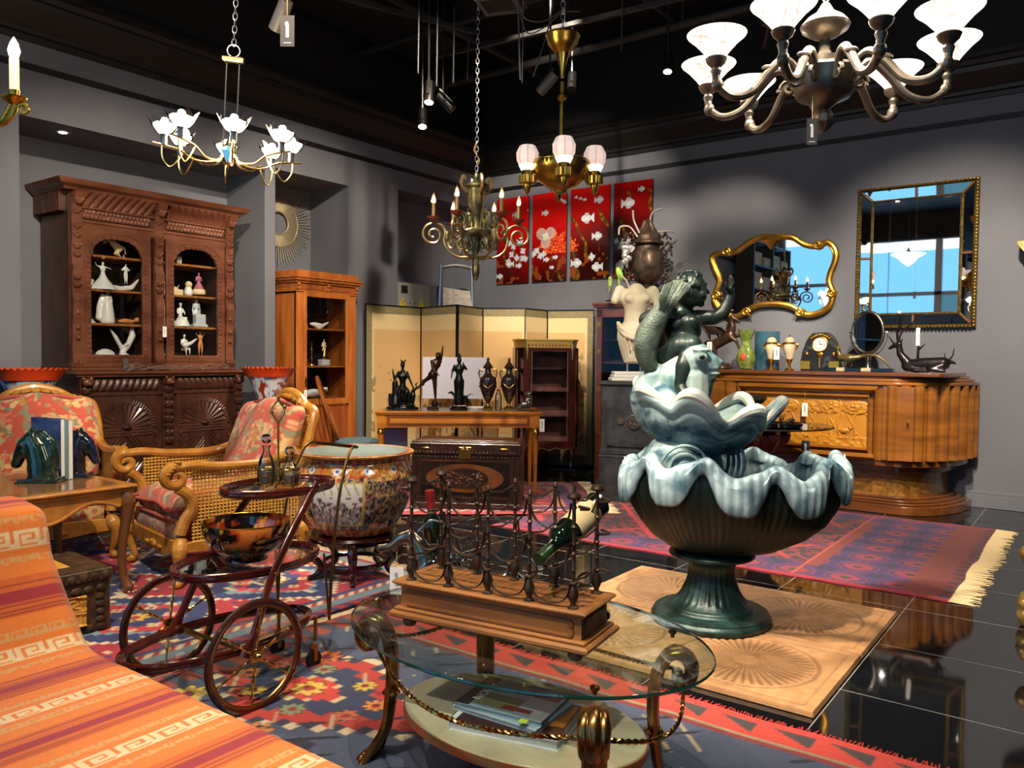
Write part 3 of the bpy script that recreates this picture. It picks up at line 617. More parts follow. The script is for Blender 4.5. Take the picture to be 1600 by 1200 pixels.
def d3(t, w, d, h):
    deco_panel(t, -w/2+.0, -w/2+.045, -d/2, d/2, h, '151C2C'); deco_panel(t, -w/2+.05, w/2-.1, -d/2+.02, -.0, h, '6B7A5A'); deco_panel(t, -w/2+.05, w/2-.1, .005, d/2-.01, h, '8FA0AE'); deco_panel(t, w/2-.095, w/2-.02, -d/2+.02, d/2-.02, h, 'A9B6C4'); deco_panel(t, .0, .09, -d/2+.025, -d/2+.05, h+.0007, '7A2A2A'); deco_panel(t, .05, .13, .03, .06, h+.0007, '7A2A2A')
    text(t, 'ATION', .040, (-w/2+.033, 0, h+.001), (0, 0, -PI/2), 'white_ink', al='CENTER')
book('upper magazine with dark title band on top of the stack on the marble shelf', (-1.375, 1.885), .16, .28, .21, .012, .280, '93A9BA', d3)
bld_t = bld('sticky_note', mat('lime_note', 'C8E04A', .7), None, lambda b: b.box(-.012, .012, -.012, .012, 0, .0008)); tag(bld_t, 'small lime green sticky tab poking out of the magazine stack', 'sticky note', None, (-1.262, 1.775, .2935), .2)

# ------------------------------------------------------------------ price tags
def price_tag(loc, rz, label, w=.035, h=.075, m_='paper', string=.08, sc='C9B070', group=None, dark=False, slant=(0, 0)):
    t = thing('price_tag', label, 'price tag', loc, rz, group)
    mm = 'paper' if not dark else m_
    bld('card', m_, t, lambda b: b.box(-w/2, w/2, -.0006, .0006, -string-h, -string))
    bld('string', mat('string_'+sc, sc, .8), t, lambda b: b.tube([(slant[0], slant[1], 0), (0, 0, -string-.003)], .0011, 5))
    ink = 'faint_ink' if not dark else 'silver_ink'
    bld('printing', ink, t, lambda b: (b.box(-.004*w/.035, .004*w/.035, -.0012, -.0006, -string-h*.72, -string-h*.3), b.box(-w*.28, w*.28, -.0012, -.0006, -string-h*.9, -string-h*.87), b.ell((-.002, -.001, -string-h*.28), (.005*w/.035, .0006, .006*w/.035), 8)))
    return t
mat('faint_ink', '9AA0A8', .7); mat('silver_ink', 'B9BDC0', .5); mat('grey_card', '45423F', .6); mat('dark_card', '2E3036', .5); mat('navy_card', '1A2430', .6)

# ------------------------------------------------------------------ wine rack
mat('oak', '7A4E28', .42, col2='A9713A', scale=2.2, stretch=(1, 6, 6), detail=6, bump=.12, bscale=30, coat=.15)
mat('oak_dark', '5E3A1E', .42, col2='8A5A30', scale=2.2, stretch=(1, 6, 6), detail=6, bump=.12, coat=.1); mat('iron', '3B3027', .45, .75, col2='5A4A3A', scale=30)
RA = math.atan2(.083, .633); RC = (-1.376, 1.82, GZ)
def wine_rack():
    t = thing('wine_rack', 'wrought iron wine rack on a moulded oak plinth standing on the glass table', 'wine rack', RC, RA)
    W, D = .638, .227
    bld('plinth', 'oak', t, lambda b: (b.box(-W/2, W/2, -D/2, D/2, .03, .05, ch=.006), b.box(-W/2+.012, W/2-.012, -D/2+.012, D/2-.012, .05, .06, ch=.003), b.box(-W/2+.028, W/2-.028, -D/2+.026, D/2-.026, .058, .122), b.box(-W/2+.018, W/2-.018, -D/2+.016, D/2-.016, .12, .128, ch=.003), b.box(-W/2+.008, W/2-.008, -D/2+.006, D/2-.006, .127, .14, ch=.005)))
    bld('panel_moulding', 'oak_dark', t, lambda b: (b.box(-W/2+.05, W/2-.06, -D/2+.021, -D/2+.027, .106, .112), b.box(-W/2+.05, W/2-.06, -D/2+.022, -D/2+.027, .064, .069), b.prism([(W/2-.06, .064), (W/2-.05, .074), (W/2-.05, .085), (W/2-.058, .09), (W/2-.05, .095), (W/2-.05, .104), (W/2-.06, .112), (W/2-.066, .104), (W/2-.066, .072)], -D/2+.021, -D/2+.027), b.prism([(-D/2+.05, .066), (-D/2+.042, .076), (-D/2+.048, .09), (-D/2+.042, .1), (-D/2+.05, .112), (D/2-.05, .112), (D/2-.05, .108), (-D/2+.056, .106), (-D/2+.056, .07)], W/2-.028, W/2-.023, 'yz')))
    for x in (-1, 1):
        for y in (-1, 1): bld('foot', 'oak_dark', t, lambda b: b.lathe([(0, 0), (.016, .003), (.022, .014), (.018, .026), (.012, .031)], 16, (x*(W/2-.05), y*(D/2-.04), 0)))
    xs = [-.262, -.131, 0, .131, .262]; ys = [-.078, .078]
    for iy, y in enumerate(ys):
        for ix, x in enumerate(xs):
            end = ix in (0, 4); pr = [(.016, .14), (.016, .143), (.008, .147), (.007, .152), (.013, .165), (.015, .175), (.011, .19), (.006, .2), (.0095, .203), (.0095, .207), (.005, .21), (.005, .238), (.008, .241), (.005, .246), (.005, .28), (.009, .284), (.005, .29), (.006, .305), (.008, .31), (.005, .316), (.005, .35), (.009, .355), (.005, .36), (.005, .4), (.008, .405), (.005, .412), (.004, .425)]
            pr += [(.018, .43), (.02, .435), (.016, .444), (.005, .448), (.003, .46), (0, .462)] if end else [(.008, .43), (.006, .438), (0, .444)]
            p = bld('post', 'iron', t, lambda b: b.lathe(pr, 12, (x, y, 0)))
        for z0, z1 in ((.205, .146), (.315, .24), (.418, .346)):
            for ix in range(4):
                a, b2 = xs[ix]+.006, xs[ix+1]-.006; mx = (a+b2)/2; hw = (b2-a)/2
                pts = [(mx-hw*math.cos(PI*k/16), y+(-.008 if y < 0 else .008), z0-(z0-z1)*math.sin(PI*k/16)**.8) for k in range(17)]
                bld('cradle', 'iron', t, lambda b: b.tube(pts, .0062, 6, flat=.35, up=(0, 1, 0)))
    for y in (-1, 1):
        for z in (.21, .32, .41):
            for sx in (-1, 1): bld('scroll', 'iron', t, lambda b: b.tube([(sx*(.262+.012+.028*math.sin(PI*k/10)), y*(.078-.014*k/10), z-.01*k/10) for k in range(11)], .004, 6))
    for z in (.215, .325, .425):
        for x in xs: bld('side_bar', 'iron', t, lambda b: b.tube([(x, -.078, z), (x, 0, z-.012), (x, .078, z)], .0028, 6))
wine_rack()
def rk_pt(x, y, z): c, s = math.cos(RA), math.sin(RA); return Vector((RC[0]+x*c-y*s, RC[1]+x*s+y*c, RC[2]+z))
mat('wine_glass_green', '06140B', .05, coat=1, ior=1.5); mat('wine_label', 'DCCDA0', .7, col2='CDBB8A', scale=30); mat('cork', '8A5A40', .8); mat('red_cap', '8E1F1F', .35, coat=.4)
def bottle(label, p0, p1, R=.038, red=False, lab=True):
    p0, p1 = Vector(p0), Vector(p1); d = (p1-p0); L = d.length; q = d.to_track_quat('Z', 'Y').to_euler()
    t = thing('wine_bottle', label, 'bottle', p0, rot=q)
    bld('glass', 'wine_glass_green', t, lambda b: b.lathe([(0, .01), (R*.7, 0), (R, .008), (R, L*.6), (R*.93, L*.66), (R*.6, L*.71), (R*.4, L*.75), (R*.37, L*.94), (R*.43, L*.945), (R*.43, L*.965), (R*.36, L*.97), (0, L*.97)], 28))
    if lab: bld('label', 'wine_label', t, lambda b: b.lathe([(R*1.012, L*.16), (R*1.012, L*.5)], 28, cap=False)); bld('label_print', 'label_red', t, lambda b: [b.box(-.012+.002*k, .012-.002*k, -R*1.03, -R*.9, L*(.42-.03*k), L*(.425-.03*k)) for k in range(5)])
    bld('capsule', 'red_cap' if red else 'capsule_green', t, lambda b: b.lathe([(R*.41, L*.8), (R*.41, L*.93), (R*.47, L*.945), (R*.47, L*.985), (0, L*.99)], 20))
    return t
mat('label_red', '7A3030', .7); mat('capsule_green', '1E3B1E', .3, coat=.5)
bottle('dark wine bottle with cream label lying neck down in the right bay of the rack', rk_pt(.225, .175, .375), rk_pt(.175, -.115, .262), .04)
# decanters behind the rack
mat('silver', 'C8C8C6', .12, 1); mat('silver_old', 'A9A49A', .25, 1, col2='6E6A62', scale=25); thin_glass('crystal', 'F2F6F6', 1, .02, .12)
def duck():
    t = thing('claret_jug', 'duck shaped glass claret jug with silver mounts and grape cluster beside the rack', 'decanter', (-1.79, 1.985, GZ), .5)
    organic(MB().chain([(0, 0, .08), (.02, 0, .075), (.06, 0, .06)], [.075, .072, .05], 14), 'glass_body', 'crystal', t, .008)
    organic(MB().chain([(-.02, 0, .1), (-.05, 0, .17), (-.075, 0, .195), (-.11, 0, .185), (-.15, 0, .155), (-.185, 0, .148)], [.045, .03, .024, .02, .013, .014], 12), 'silver_neck', 'silver_old', t, .005)
    b = MB()
    for k in range(46):
        a = rnd.random()*2*PI; b.ell((.05+.035*math.cos(a)*rnd.random()+.03*(k % 3), -.05-.02*rnd.random(), .06+.09*rnd.random()), .011, 8)
    b.build('grape_cluster', 'silver', t, label='silver grapes')
    bld('handle', 'silver_old', t, lambda b: b.tube(cr([(-.05, 0, .21), (.0, 0, .25), (.06, 0, .22), (.09, 0, .14), (.085, 0, .08)], 6), .006, 8))
    bld('base', 'silver_old', t, lambda b: b.lathe([(.055, 0), (.05, .012), (.04, .016)], 24, (.02, 0, 0)))
duck()
bottle('wine bottle with red capsule standing behind the claret jug', (-1.87, 2.10, GZ+.0), (-1.885, 2.07, GZ+.335), .036, True, False)
def flask():
    t = thing('silver_flask', 'round polished silver flask with loop handle behind the middle of the rack', 'decanter', (-1.50, 2.035, GZ), .3)
    bld('body', 'silver', t, lambda b: b.lathe([(0, .0), (.03, .004), (.052, .025), (.062, .055), (.055, .085), (.03, .108), (.014, .118), (.013, .14), (.018, .146)], 28))
    bld('handle', 'silver_old', t, lambda b: b.tube([(.03+.055*math.sin(PI*k/12), 0, .11-.04*math.cos(PI*k/12)+.02) for k in range(13)], .0045, 8))
    bld('spout', 'silver_old', t, lambda b: b.tube(cr([(-.04, 0, .07), (-.07, 0, .09), (-.09, 0, .12)], 4), [.012]*5+[.009]*4, 8))
flask()
mat('grape_dark', '1B1B1E', .12, coat=1)
def grapes():
    t = thing('glass_grape_cluster', 'cluster of black glass grapes behind the right bays of the rack', 'ornament', (-1.28, 2.07, GZ), 0)
    for k in range(34):
        a = rnd.random()*2*PI; r = .075*rnd.random()**.5; bld('grape', 'grape_dark', t, lambda b: b.ell((r*math.cos(a)*1.4, r*math.sin(a), .014+.11*(1-r/.08)*rnd.random()), .015, 10))
    bld('stem', 'iron', t, lambda b: b.tube(cr([(0, 0, .08), (.01, 0, .13), (.04, 0, .15)], 4), .004, 6))
grapes()
price_tag(at(620, 862, 2.86), YAW-.1, 'white printed tag hanging from the beak of the duck claret jug', .05, .098, 'paper', .055, 'D8C23A')

# ------------------------------------------------------------------ drinks trolley
mat('mahogany', '2E0D0A', .15, col2='45150F', scale=3, stretch=(3, 3, 3), coat=.8); mat('brass_bright', 'D6B060', .15, 1); mat('brass_dull', '8F7440', .3, 1); mat('rubber', '0C0C0C', .6)
def trolley():
    CX = -2.73; t = thing('drinks_trolley', 'mahogany drinks trolley with three oval glass trays and two large spoked wheels', 'trolley', (CX, 1.76, 0))
    for nm, cy, z, b_, a in (('bottom', .05, .22, .20, .40), ('middle', .17, .49, .20, .31), ('top', .32, .77, .17, .25)):
        n = 64; pts = [(b_*.96*math.cos(2*PI*k/n), cy+a*.97*math.sin(2*PI*k/n), z-.018) for k in range(n)]
        tr = bld('tray', 'mahogany', t, lambda b: b.tube(pts, .016, 10, closed=True, up=(0, 0, 1), flat=.9) or b)
        bld('tray_glass', 'clear_glass', tr, lambda b: b.lathe([(0, z-.014), (b_*.95, z-.014)], 48, (0, cy, 0), sy=a*.97/(b_*.95)/1.0, cap=False))
        bld('tray_lip', 'mahogany', tr, lambda b: b.tube([(b_*1.0*math.cos(2*PI*k/n), cy+a*1.0*math.sin(2*PI*k/n), z-.006) for k in range(n)], .008, 8, closed=True, up=(0, 0, 1)))
    for s in (-1, 1):
        w = MB(); n = 56; R = .195; x = s*.285
        w.tube([(x, R*math.cos(2*PI*k/n), .205+R*math.sin(2*PI*k/n)) for k in range(n)], .011, 8, closed=True, up=(1, 0, 0))
        wh = w.build('wheel', 'mahogany', t)
        bld('tyre', 'rubber', wh, lambda b: b.tube([(x, (R+.006)*math.cos(2*PI*k/n), .205+(R+.006)*math.sin(2*PI*k/n)) for k in range(n)], .0075, 8, closed=True, up=(1, 0, 0)))
        bld('inner_rim', 'brass_dull', wh, lambda b: b.tube([(x, (R-.011)*math.cos(2*PI*k/n), .205+(R-.011)*math.sin(2*PI*k/n)) for k in range(n)], .006, 8, closed=True, up=(1, 0, 0), flat=1.6))
        bld('hub', 'brass_bright', wh, lambda b: (b.ell((x+s*.012, 0, .205), (.02, .018, .018), 12), b.ell((x, 0, .205), (.012, .026, .026), 6)))
        for k in range(6):
            a = k*PI/3+.4; c = Vector((x, 0, .205)); d = Vector((0, math.cos(a), math.sin(a)))
            bld('spoke', 'brass_bright', wh, lambda b: b.tube([c+d*r for r in (.015, .04, .045, .05, .085, .09, .095, .105, .11, .15, .155, .16, .187)], [.004, .004, .007, .004, .006, .0085, .0085, .006, .004, .004, .007, .004, .004], 8))
        bld('upright', 'mahogany', t, lambda b: b.tube(cr([(s*.235, -.01, .19), (s*.235, .03, .27), (s*.215, .12, .45), (s*.19, .25, .63), (s*.165, .38, .78)], 5), [.028, .027, .025, .022]+[.017]*17, 12, flat=.7))
        bld('bolt', 'brass_bright', t, lambda b: (b.ell((s*.185, .38, .77), .008, 8), b.ell((s*.23, .13, .47), .007, 8)))
        bld('brass_rail', 'brass_dull', t, lambda b: b.tube(cr([(s*.17, .44, .2), (s*.17, .46, .48), (s*.165, .50, .72), (s*.15, .56, .87), (s*.14, .60, .905), (s*.13, .63, .90)], 6), .0065, 8))
        bld('strut', 'brass_dull', t, lambda b: b.tube([(s*.17, .44, .2), (s*.16, .42, .48)], .005, 8))
    bld('axle', 'brass_dull', t, lambda b: b.tube([(-.29, 0, .205), (.29, 0, .205)], .008, 8))
    bld('handle_bar', 'brass_bright', t, lambda b: b.tube([(-.135, .62, .902), (.135, .62, .902)], .0075, 8))
    for s in (-1, 1):
        c = bld('castor', 'rubber', t, lambda b: b.tube([(s*.12-.008, .40, .035), (s*.12+.008, .40, .035)], .035, 20)); bld('castor_fork', 'brass_dull', c, lambda b: (b.box(s*.12-.014, s*.12-.01, .392, .41, .03, .1), b.box(s*.12+.01, s*.12+.014, .392, .41, .03, .1), b.tube([(s*.12, .41, .11), (s*.12, .41, .21)], .008, 8)))
trolley()
# painted bowl
def paint_bowl(a, z, k):
    u, v = a*3/PI, z*22; n = float(vn(np.array([u*2.3]), np.array([v*1.1]), 1.3, 3)[0]); m_ = float(vn(np.array([u*5]), np.array([v*2.6]), 1.7, 5)[0])
    seg = int((a/(2*PI))*6) % 2
    if seg and k > 24: c = lin('8E2A12')
    else: c = lin('15100C')
    if n > .62: c = lin('A8401C')
    if n > .74: c = lin('C8722E')
    if m_ > .8: c = lin('B5902E')
    if k < 4: c = lin('120C08')
    return c
mat('lacquer_bowl', vc=True, rough=.1, coat=1); mat('gold_rim', 'D0A850', .2, 1)
t = thing('punch_bowl', 'large black and orange flowered bowl on the middle tray of the trolley', 'bowl', (-2.735, 1.925, .48)); n_ = 96
pr_ = [(.0, .004), (.075, .0), (.082, .003), (.078, .012), (.07, .022), (.072, .026)]+[(.072+.098*math.sin(PI/2*k/16)**.9, .026+.128*(1-math.cos(PI/2*k/16))**.85) for k in range(1, 17)]
pi_ = [(r-.006, z+.002) for r, z in pr_[5:]][::-1]+[(0, .034)]
bld('bowl_body', 'lacquer_bowl', t, lambda b: b.lathe(pr_+pi_, n_, col=paint_bowl, cap=False), sm=60); bld('rim', 'gold_rim', t, lambda b: b.tube([(.168*math.cos(2*PI*k/64), .168*math.sin(2*PI*k/64), .155) for k in range(64)], .003, 6, closed=True, up=(0, 0, 1)))
# cruet stand with two cut glass bottles
def cruet():
    C = Vector((-2.69, 2.04, .765)); t = thing('cruet_stand', 'gilt wire cruet stand with tall looped handle on the top trolley tray', 'cruet stand', C, YAW)
    bld('base', 'brass_bright', t, lambda b: (b.lathe([(.045, .006), (.05, .01), (.045, .014)], 24, (-.045, 0, 0)), b.lathe([(.045, .006), (.05, .01), (.045, .014)], 24, (.05, 0, 0)), [b.ell((x, y, .004), .008, 8) for x in (-.07, .0, .07) for y in (-.03, .03)]))
    for x in (-.045, .05): bld('ring', 'brass_bright', t, lambda b: (b.tube([(x+.041*math.cos(2*PI*k/32), .041*math.sin(2*PI*k/32), .07) for k in range(32)], .003, 6, closed=True, up=(0, 0, 1)), [b.tube([(x+.041*math.cos(a), .041*math.sin(a), .01), (x+.041*math.cos(a), .041*math.sin(a), .07)], .003, 6) for a in (-1.9, -.9, 1.2, 2.6)]))
    bld('stem', 'brass_bright', t, lambda b: b.lathe([(.008, .01), (.012, .03), (.006, .06), (.008, .09), (.0045, .12), (.0045, .25), (.007, .26)], 12, (.003, 0, 0)))
    hd = bld('handle', 'brass_bright', t, lambda b: [b.tube([(.003+s*.026*math.sin(PI*k/14)**1.0, 0, .26+.09*k/14) for k in range(15)], .0035, 6) for s in (-1, 1)]+[b.ell((.003, 0, .355), .008, 8)]+[b.ell((.003+s*.026, 0, .31+.01*s), (.008, .005, .01), 6) for s in (-1, 1)])
    for x, s, lb in ((-.045, 1.0, 'taller cut glass bottle with round stopper in the cruet stand'), (.05, .72, 'shorter cut glass bottle with stopper in the cruet stand')):
        q = thing('cruet_bottle', lb, 'bottle', C+Vector((x*math.cos(YAW), x*math.sin(YAW), .015)), YAW)
        cut = lambda r, a, z, k: (r*(1+.03*math.cos(10*a)), z)
        bld('glass', 'crystal', q, lambda b: b.lathe([(0, 0), (.033, 0), (.036, .01), (.036, .06*s), (.03, .09*s), (.016, .115*s), (.012, .135*s), (.018, .15*s)], 40, mod=cut))
        bld('liquid_glow', 'pale_liquid', q, lambda b: b.lathe([(0, .004), (.03, .004), (.031, .045*s), (0, .045*s)], 24))
        bld('stopper', 'crystal', q, lambda b: b.ell((0, 0, .175*s+.003), (.022, .022, .02), 8), sm=None)
mat('pale_liquid', 'E6E6C8', .2, trans=.6); cruet()
# ------------------------------------------------------------------ carved display buffet on the left wall
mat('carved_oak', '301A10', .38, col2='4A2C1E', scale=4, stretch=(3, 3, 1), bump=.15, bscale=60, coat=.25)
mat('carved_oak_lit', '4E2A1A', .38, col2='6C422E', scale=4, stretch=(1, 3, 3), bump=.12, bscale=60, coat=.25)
mat('shelf_wood', '8A5426', .5, col2='A86C34', scale=3, stretch=(1, 4, 4)); mat('dark_interior', '1E120C', .7)
def rounded_arch(x0, x1, z0, z1, r, n=40):
    """outline points, counter clockwise from bottom left, arched top"""
    p = [(x0, z0), (x1, z0), (x1, z1-r)]+[(x1-r+r*math.cos(a), z1-r+r*math.sin(a)) for a in [PI/2*k/10 for k in range(1, 10)]]
    p += [(x1-r, z1), (x0+r, z1)]+[(x0+r-r*math.sin(a), z1-r+r*math.cos(a)) for a in [PI/2*k/10 for k in range(1, 10)]]+[(x0, z1-r)]
    q = []; 
    for i in range(len(p)):
        a, b = Vector(p[i]), Vector(p[(i+1) % len(p)]); m_ = max(1, int((b-a).length/.02))
        for k in range(m_): q.append(tuple(a.lerp(b, k/m_)))
    return q
def frame_hole(b, inner, bx, y0, y1):
    """flat frame between rectangle bx=(x0,x1,z0,z1) and an inner outline"""
    x0, x1, z0, z1 = bx; cx, cz = (x0+x1)/2, (z0+z1)/2; n = len(inner); out = []
    for x, z in inner:
        dx, dz = x-cx, z-cz; k = min(((x1-cx) if dx > 0 else (cx-x0))/abs(dx) if abs(dx) > 1e-6 else 1e9, ((z1-cz) if dz > 0 else (cz-z0))/abs(dz) if abs(dz) > 1e-6 else 1e9); out.append((cx+dx*k, cz+dz*k))
    # keep corners
    for c in ((x0, z0), (x1, z0), (x1, z1), (x0, z1)):
        i = min(range(n), key=lambda i: (out[i][0]-c[0])**2+(out[i][1]-c[1])**2); out[i] = c
    vs = [(x, y0, z) for x, z in out]+[(x, y0, z) for x, z in inner]+[(x, y1, z) for x, z in out]+[(x, y1, z) for x, z in inner]; fs = []
    for i in range(n):
        j = (i+1) % n; fs += [(i, j, n+j, n+i), (2*n+i, 3*n+i, 3*n+j, 2*n+j), (n+i, n+j, 3*n+j, 3*n+i), (j, i, 2*n+i, 2*n+j)]
    b.add(vs, fs)
def relief(b, x0, x1, z0, z1, y, hf, nx=120, nz=120):
    u, v = np.meshgrid(np.linspace(0, 1, nx), np.linspace(0, 1, nz), indexing='ij'); h = hf(u, v)
    b.grid(x0+(x1-x0)*u, y-h, z0+(z1-z0)*v)
def buffet():
    t = thing('display_buffet', 'tall dark carved oak display buffet with glazed arched doors above fan carved doors', 'display cabinet', (-6.45, 3.755, 0), PI/2)
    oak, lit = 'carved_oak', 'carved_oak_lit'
    # lower body
    bld('lower_body', oak, t, lambda b: (b.box(-.72, .72, .02, .64, .12, 1.11), b.box(-.76, .76, -.02, .66, 0, .12, ch=.01), b.box(-.74, .74, -.005, .65, .95, .975, ch=.006), b.box(-.74, .74, -.0, .65, .12, .15, ch=.006)))
    bld('worktop', lit, t, lambda b: (b.box(-.785, .785, -.05, .65, 1.125, 1.152, ch=.008), b.box(-.765, .765, -.03, .65, 1.105, 1.127, ch=.006)), label='reddish brown moulded worktop edge')
    def gad(u, v): return .022*np.sin(np.pi*v)**.6*(.45+.55*np.abs(np.sin((u*26+v*.9*np.sign(u-.5))*np.pi/1.0)))
    for s in (-1, 1):
        d = bld('drawer', oak, t, lambda b: relief(b, *( (-.64, -.085) if s < 0 else (.085, .64)), .985, 1.1, .02, lambda u, v: .03*np.sin(np.pi*v)**.5*(.5+.5*np.abs(np.sin((u*10+s*v*.8)*np.pi))), 160, 20), sm=60)
        bld('knob', 'silver_old', d, lambda b: b.ell((s*.36, -.02, 1.045), .011, 10))
        def door(u, v):
            X, Z = (u-.5)*.54, v*.80; h = np.zeros_like(X)
            # frame border
            e = np.minimum(np.minimum(X+.27, .27-X), Z); h += np.where(e < .055, .014+.008*np.sin(Z*90+X*90)*(np.abs(e-.03) < .018), 0)
            cz = .53; R = np.hypot(X, Z-cz)/np.where(Z > cz, 1, 1); a = np.arctan2(Z-cz, X)
            arch = (Z > cz) & (np.hypot(X/.215, (Z-cz)/.20) < 1)
            h = np.where((Z > cz) & ~arch, .016+.004*np.sin(60*a)*(np.hypot(X/.215, (Z-cz)/.2) < 1.18), h)
            ray_ = np.abs(((a/np.pi*13) % 1)-.5)*2; h = np.where(arch & (e > .04), .003+.016*(1-ray_)*np.clip(R/.2, 0, 1)+.02*(R < .035), h)
            band = (Z < cz) & (Z > cz-.07) & (e > .05); h = np.where(band, .008+.008*np.abs(np.sin((Z-cz)*130)), h)
            L = (np.abs(X)/.16+np.abs(Z-.24)/.185); dm = (Z < cz-.07) & (e > .05)
            h = np.where(dm, np.where(L < 1, .006+.010*(1-np.abs(((L*5) % 1)-.5)*2)+.014*np.clip(1-L*2.4, 0, 1), np.where(L < 1.12, .016, .004+.01*(np.abs(((L*4.5) % 1)-.5) < .16)*(L < 1.7))), h)
            h = np.where(dm & (np.hypot(np.abs(X)-.15, Z-.39) < .022), .012, h)
            return h
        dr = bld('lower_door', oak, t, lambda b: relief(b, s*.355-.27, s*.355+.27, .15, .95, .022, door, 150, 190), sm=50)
        bld('boss', oak, dr, lambda b: (b.ell((s*.355, -.005, .69), (.04, .022, .016), 12), b.ell((s*.355, -.02, .39), (.02, .02, .02), 10)))
    for x, w in ((-.69, .05), (0, .055), (.69, .05)):
        b = MB(); b.box(x-w*.8, x+w*.8, 0, .03, .15, 1.1)
        for z, r in ((1.06, .045), (1.0, .035), (.93, .03), (.87, .038), (.8, .033), (.74, .04), (.68, .03), (.62, .042), (.56, .04), (.48, .03), (.42, .036), (.34, .03), (.26, .04), (.2, .03)):
            b.ell((x, -.012, z), (w*.75, r*.8, r), 10); b.ell((x-w*.4, -.03, z+.01), (w*.3, r*.4, r*.5), 8); b.ell((x+w*.4, -.03, z+.01), (w*.3, r*.4, r*.5), 8)
        b.build('lower_pilaster', oak, t)
        bld('lion_mask', lit, t, lambda b: (b.ell((x, -.045, 1.065), (.04, .03, .035), 12), b.ell((x, -.075, 1.055), (.02, .015, .015), 8), b.ell((x-.03, -.04, 1.095), .014, 8), b.ell((x+.03, -.04, 1.095), .014, 8)), label='lighter carved lion head')
    # upper body
    Y = .15
    bld('upper_body', oak, t, lambda b: (b.box(-.735, -.69, Y+.01, .64, 1.15, 2.6), b.box(.69, .735, Y+.01, .64, 1.15, 2.6), b.box(-.72, .72, Y, .64, 2.28, 2.6), b.box(-.74, .74, Y-.01, .64, 1.152, 1.20, ch=.006), b.box(-.03, .03, Y+.01, .6, 1.19, 2.3)))
    bld('back_panel', 'dark_interior', t, lambda b: b.box(-.7, .7, .60, .63, 1.17, 2.5)); bld('base_moulding', lit, t, lambda b: (b.box(-.745, .745, Y-.05, Y+.02, 1.152, 1.18, ch=.006), b.box(-.735, .735, Y-.03, Y+.02, 1.18, 1.215, ch=.008)))
    for s in (-1, 1):
        x0, x1 = (-.645, -.07) if s < 0 else (.07, .645)
        inner = rounded_arch(x0+.07, x1-.07, 1.285, 2.235, .17)
        n = len(inner); cx = (x0+x1)/2; sc = [(x+(cx-x)*.018*(1 if i % 2 else 0), z-(.007 if i % 2 and z > 1.3 else 0)) for i, (x, z) in enumerate(inner)]
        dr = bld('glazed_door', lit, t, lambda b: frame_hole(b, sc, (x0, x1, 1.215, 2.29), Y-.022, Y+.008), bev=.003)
        bd = MB(); P = rounded_arch(x0+.05, x1-.05, 1.265, 2.255, .185)
        for i, (x, z) in enumerate(P):
            if i % 2 == 0: bd.ell((x, Y-.024, z), (.012, .009, .012), 8)
        bd.build('leaf_border', lit, dr)
        cr_ = MB(); cr_.tube([(x, Y-.022, z) for x, z in rounded_arch(x0+.025, x1-.025, 1.235, 2.275, .19)], .006, 6, closed=True); cr_.build('moulding', lit, dr)
        bld('pane', 'window_glass', dr, lambda b: b.box(x0+.06, x1-.06, Y+.0, Y+.003, 1.28, 2.24))
        bld('frieze', lit, t, lambda b: relief(b, x0+.01, x1-.01, 2.375, 2.45, Y-.005, lambda u, v: .012+.012*np.abs(np.sin(u*17*np.pi+np.where((v*2).astype(int) % 2, 1.57, 0)))*np.abs(np.sin(v*2*np.pi)), 200, 24), sm=60)
        bld('gadroon', lit, t, lambda b: relief(b, x0, x1, 2.46, 2.58, Y-.02, lambda u, v: .09*v**2+.026*np.sin(np.pi*v)**.6*np.abs(np.sin((u*9+s*v*.9)*np.pi)), 180, 24), sm=60)
        for z in (1.285, 1.545, 1.825, 2.105):
            if z > 1.3: bld('shelf', 'shelf_wood', t, lambda b: (b.box(x0+.03, x1-.03, Y+.06, .6, z-.018, z), [b.ell((x0+.05+.03*k, Y+.06, z-.012), (.012, .006, .01), 6) for k in range(int((x1-x0-.08)/.03))]))
        bld('bottom_shelf', 'shelf_wood', t, lambda b: b.box(x0+.02, x1-.02, Y+.03, .6, 1.25, 1.272))
    for x in (-.688, 0, .688):
        b = MB(); w = .045; prof = [(Y, 1.2), (Y-.03, 1.2), (Y-.035, 1.25), (Y-.028, 1.35), (Y-.04, 1.55), (Y-.055, 1.7), (Y-.04, 1.77), (Y-.025, 1.78), (Y-.03, 1.88), (Y-.05, 1.97), (Y-.03, 2.02), (Y-.025, 2.1), (Y-.04, 2.25), (Y-.03, 2.36), (Y-.045, 2.45), (Y-.11, 2.57), (Y, 2.57)]
        b.prism(prof, x-w*.85, x+w*.85, 'yz')
        for z, r in ((2.5, .04), (2.42, .03), (2.3, .035), (2.23, .03), (2.15, .038), (2.08, .03), (1.97, .038), (1.9, .03), (1.84, .035)):
            yy = Y-.03-(.05 if z > 2.45 else 0); b.ell((x, yy, z), (w*.8, .02, r*.8), 10); b.ell((x-w*.45, yy-.012, z+.01), (w*.3, .014, r*.45), 8); b.ell((x+w*.45, yy-.012, z+.01), (w*.3, .014, r*.45), 8)
        for z in (1.72, 1.62, 1.5, 1.42): b.ell((x, Y-.045, z), (w*.35, .012, .02), 10)
        for k in range(4): b.box(x-w+.008+.022*k, x-w+.022+.022*k, Y-.045, Y-.02, 1.21, 1.25)
        b.build('upper_pilaster', lit, t, sm=40)
    bld('rail', lit, t, lambda b: (b.box(-.72, .72, Y-.03, Y+.02, 2.335, 2.365, ch=.008), b.box(-.72, .72, Y-.02, Y+.02, 2.29, 2.335), b.box(-.73, .73, Y-.035, Y+.02, 2.45, 2.465, ch=.004)))
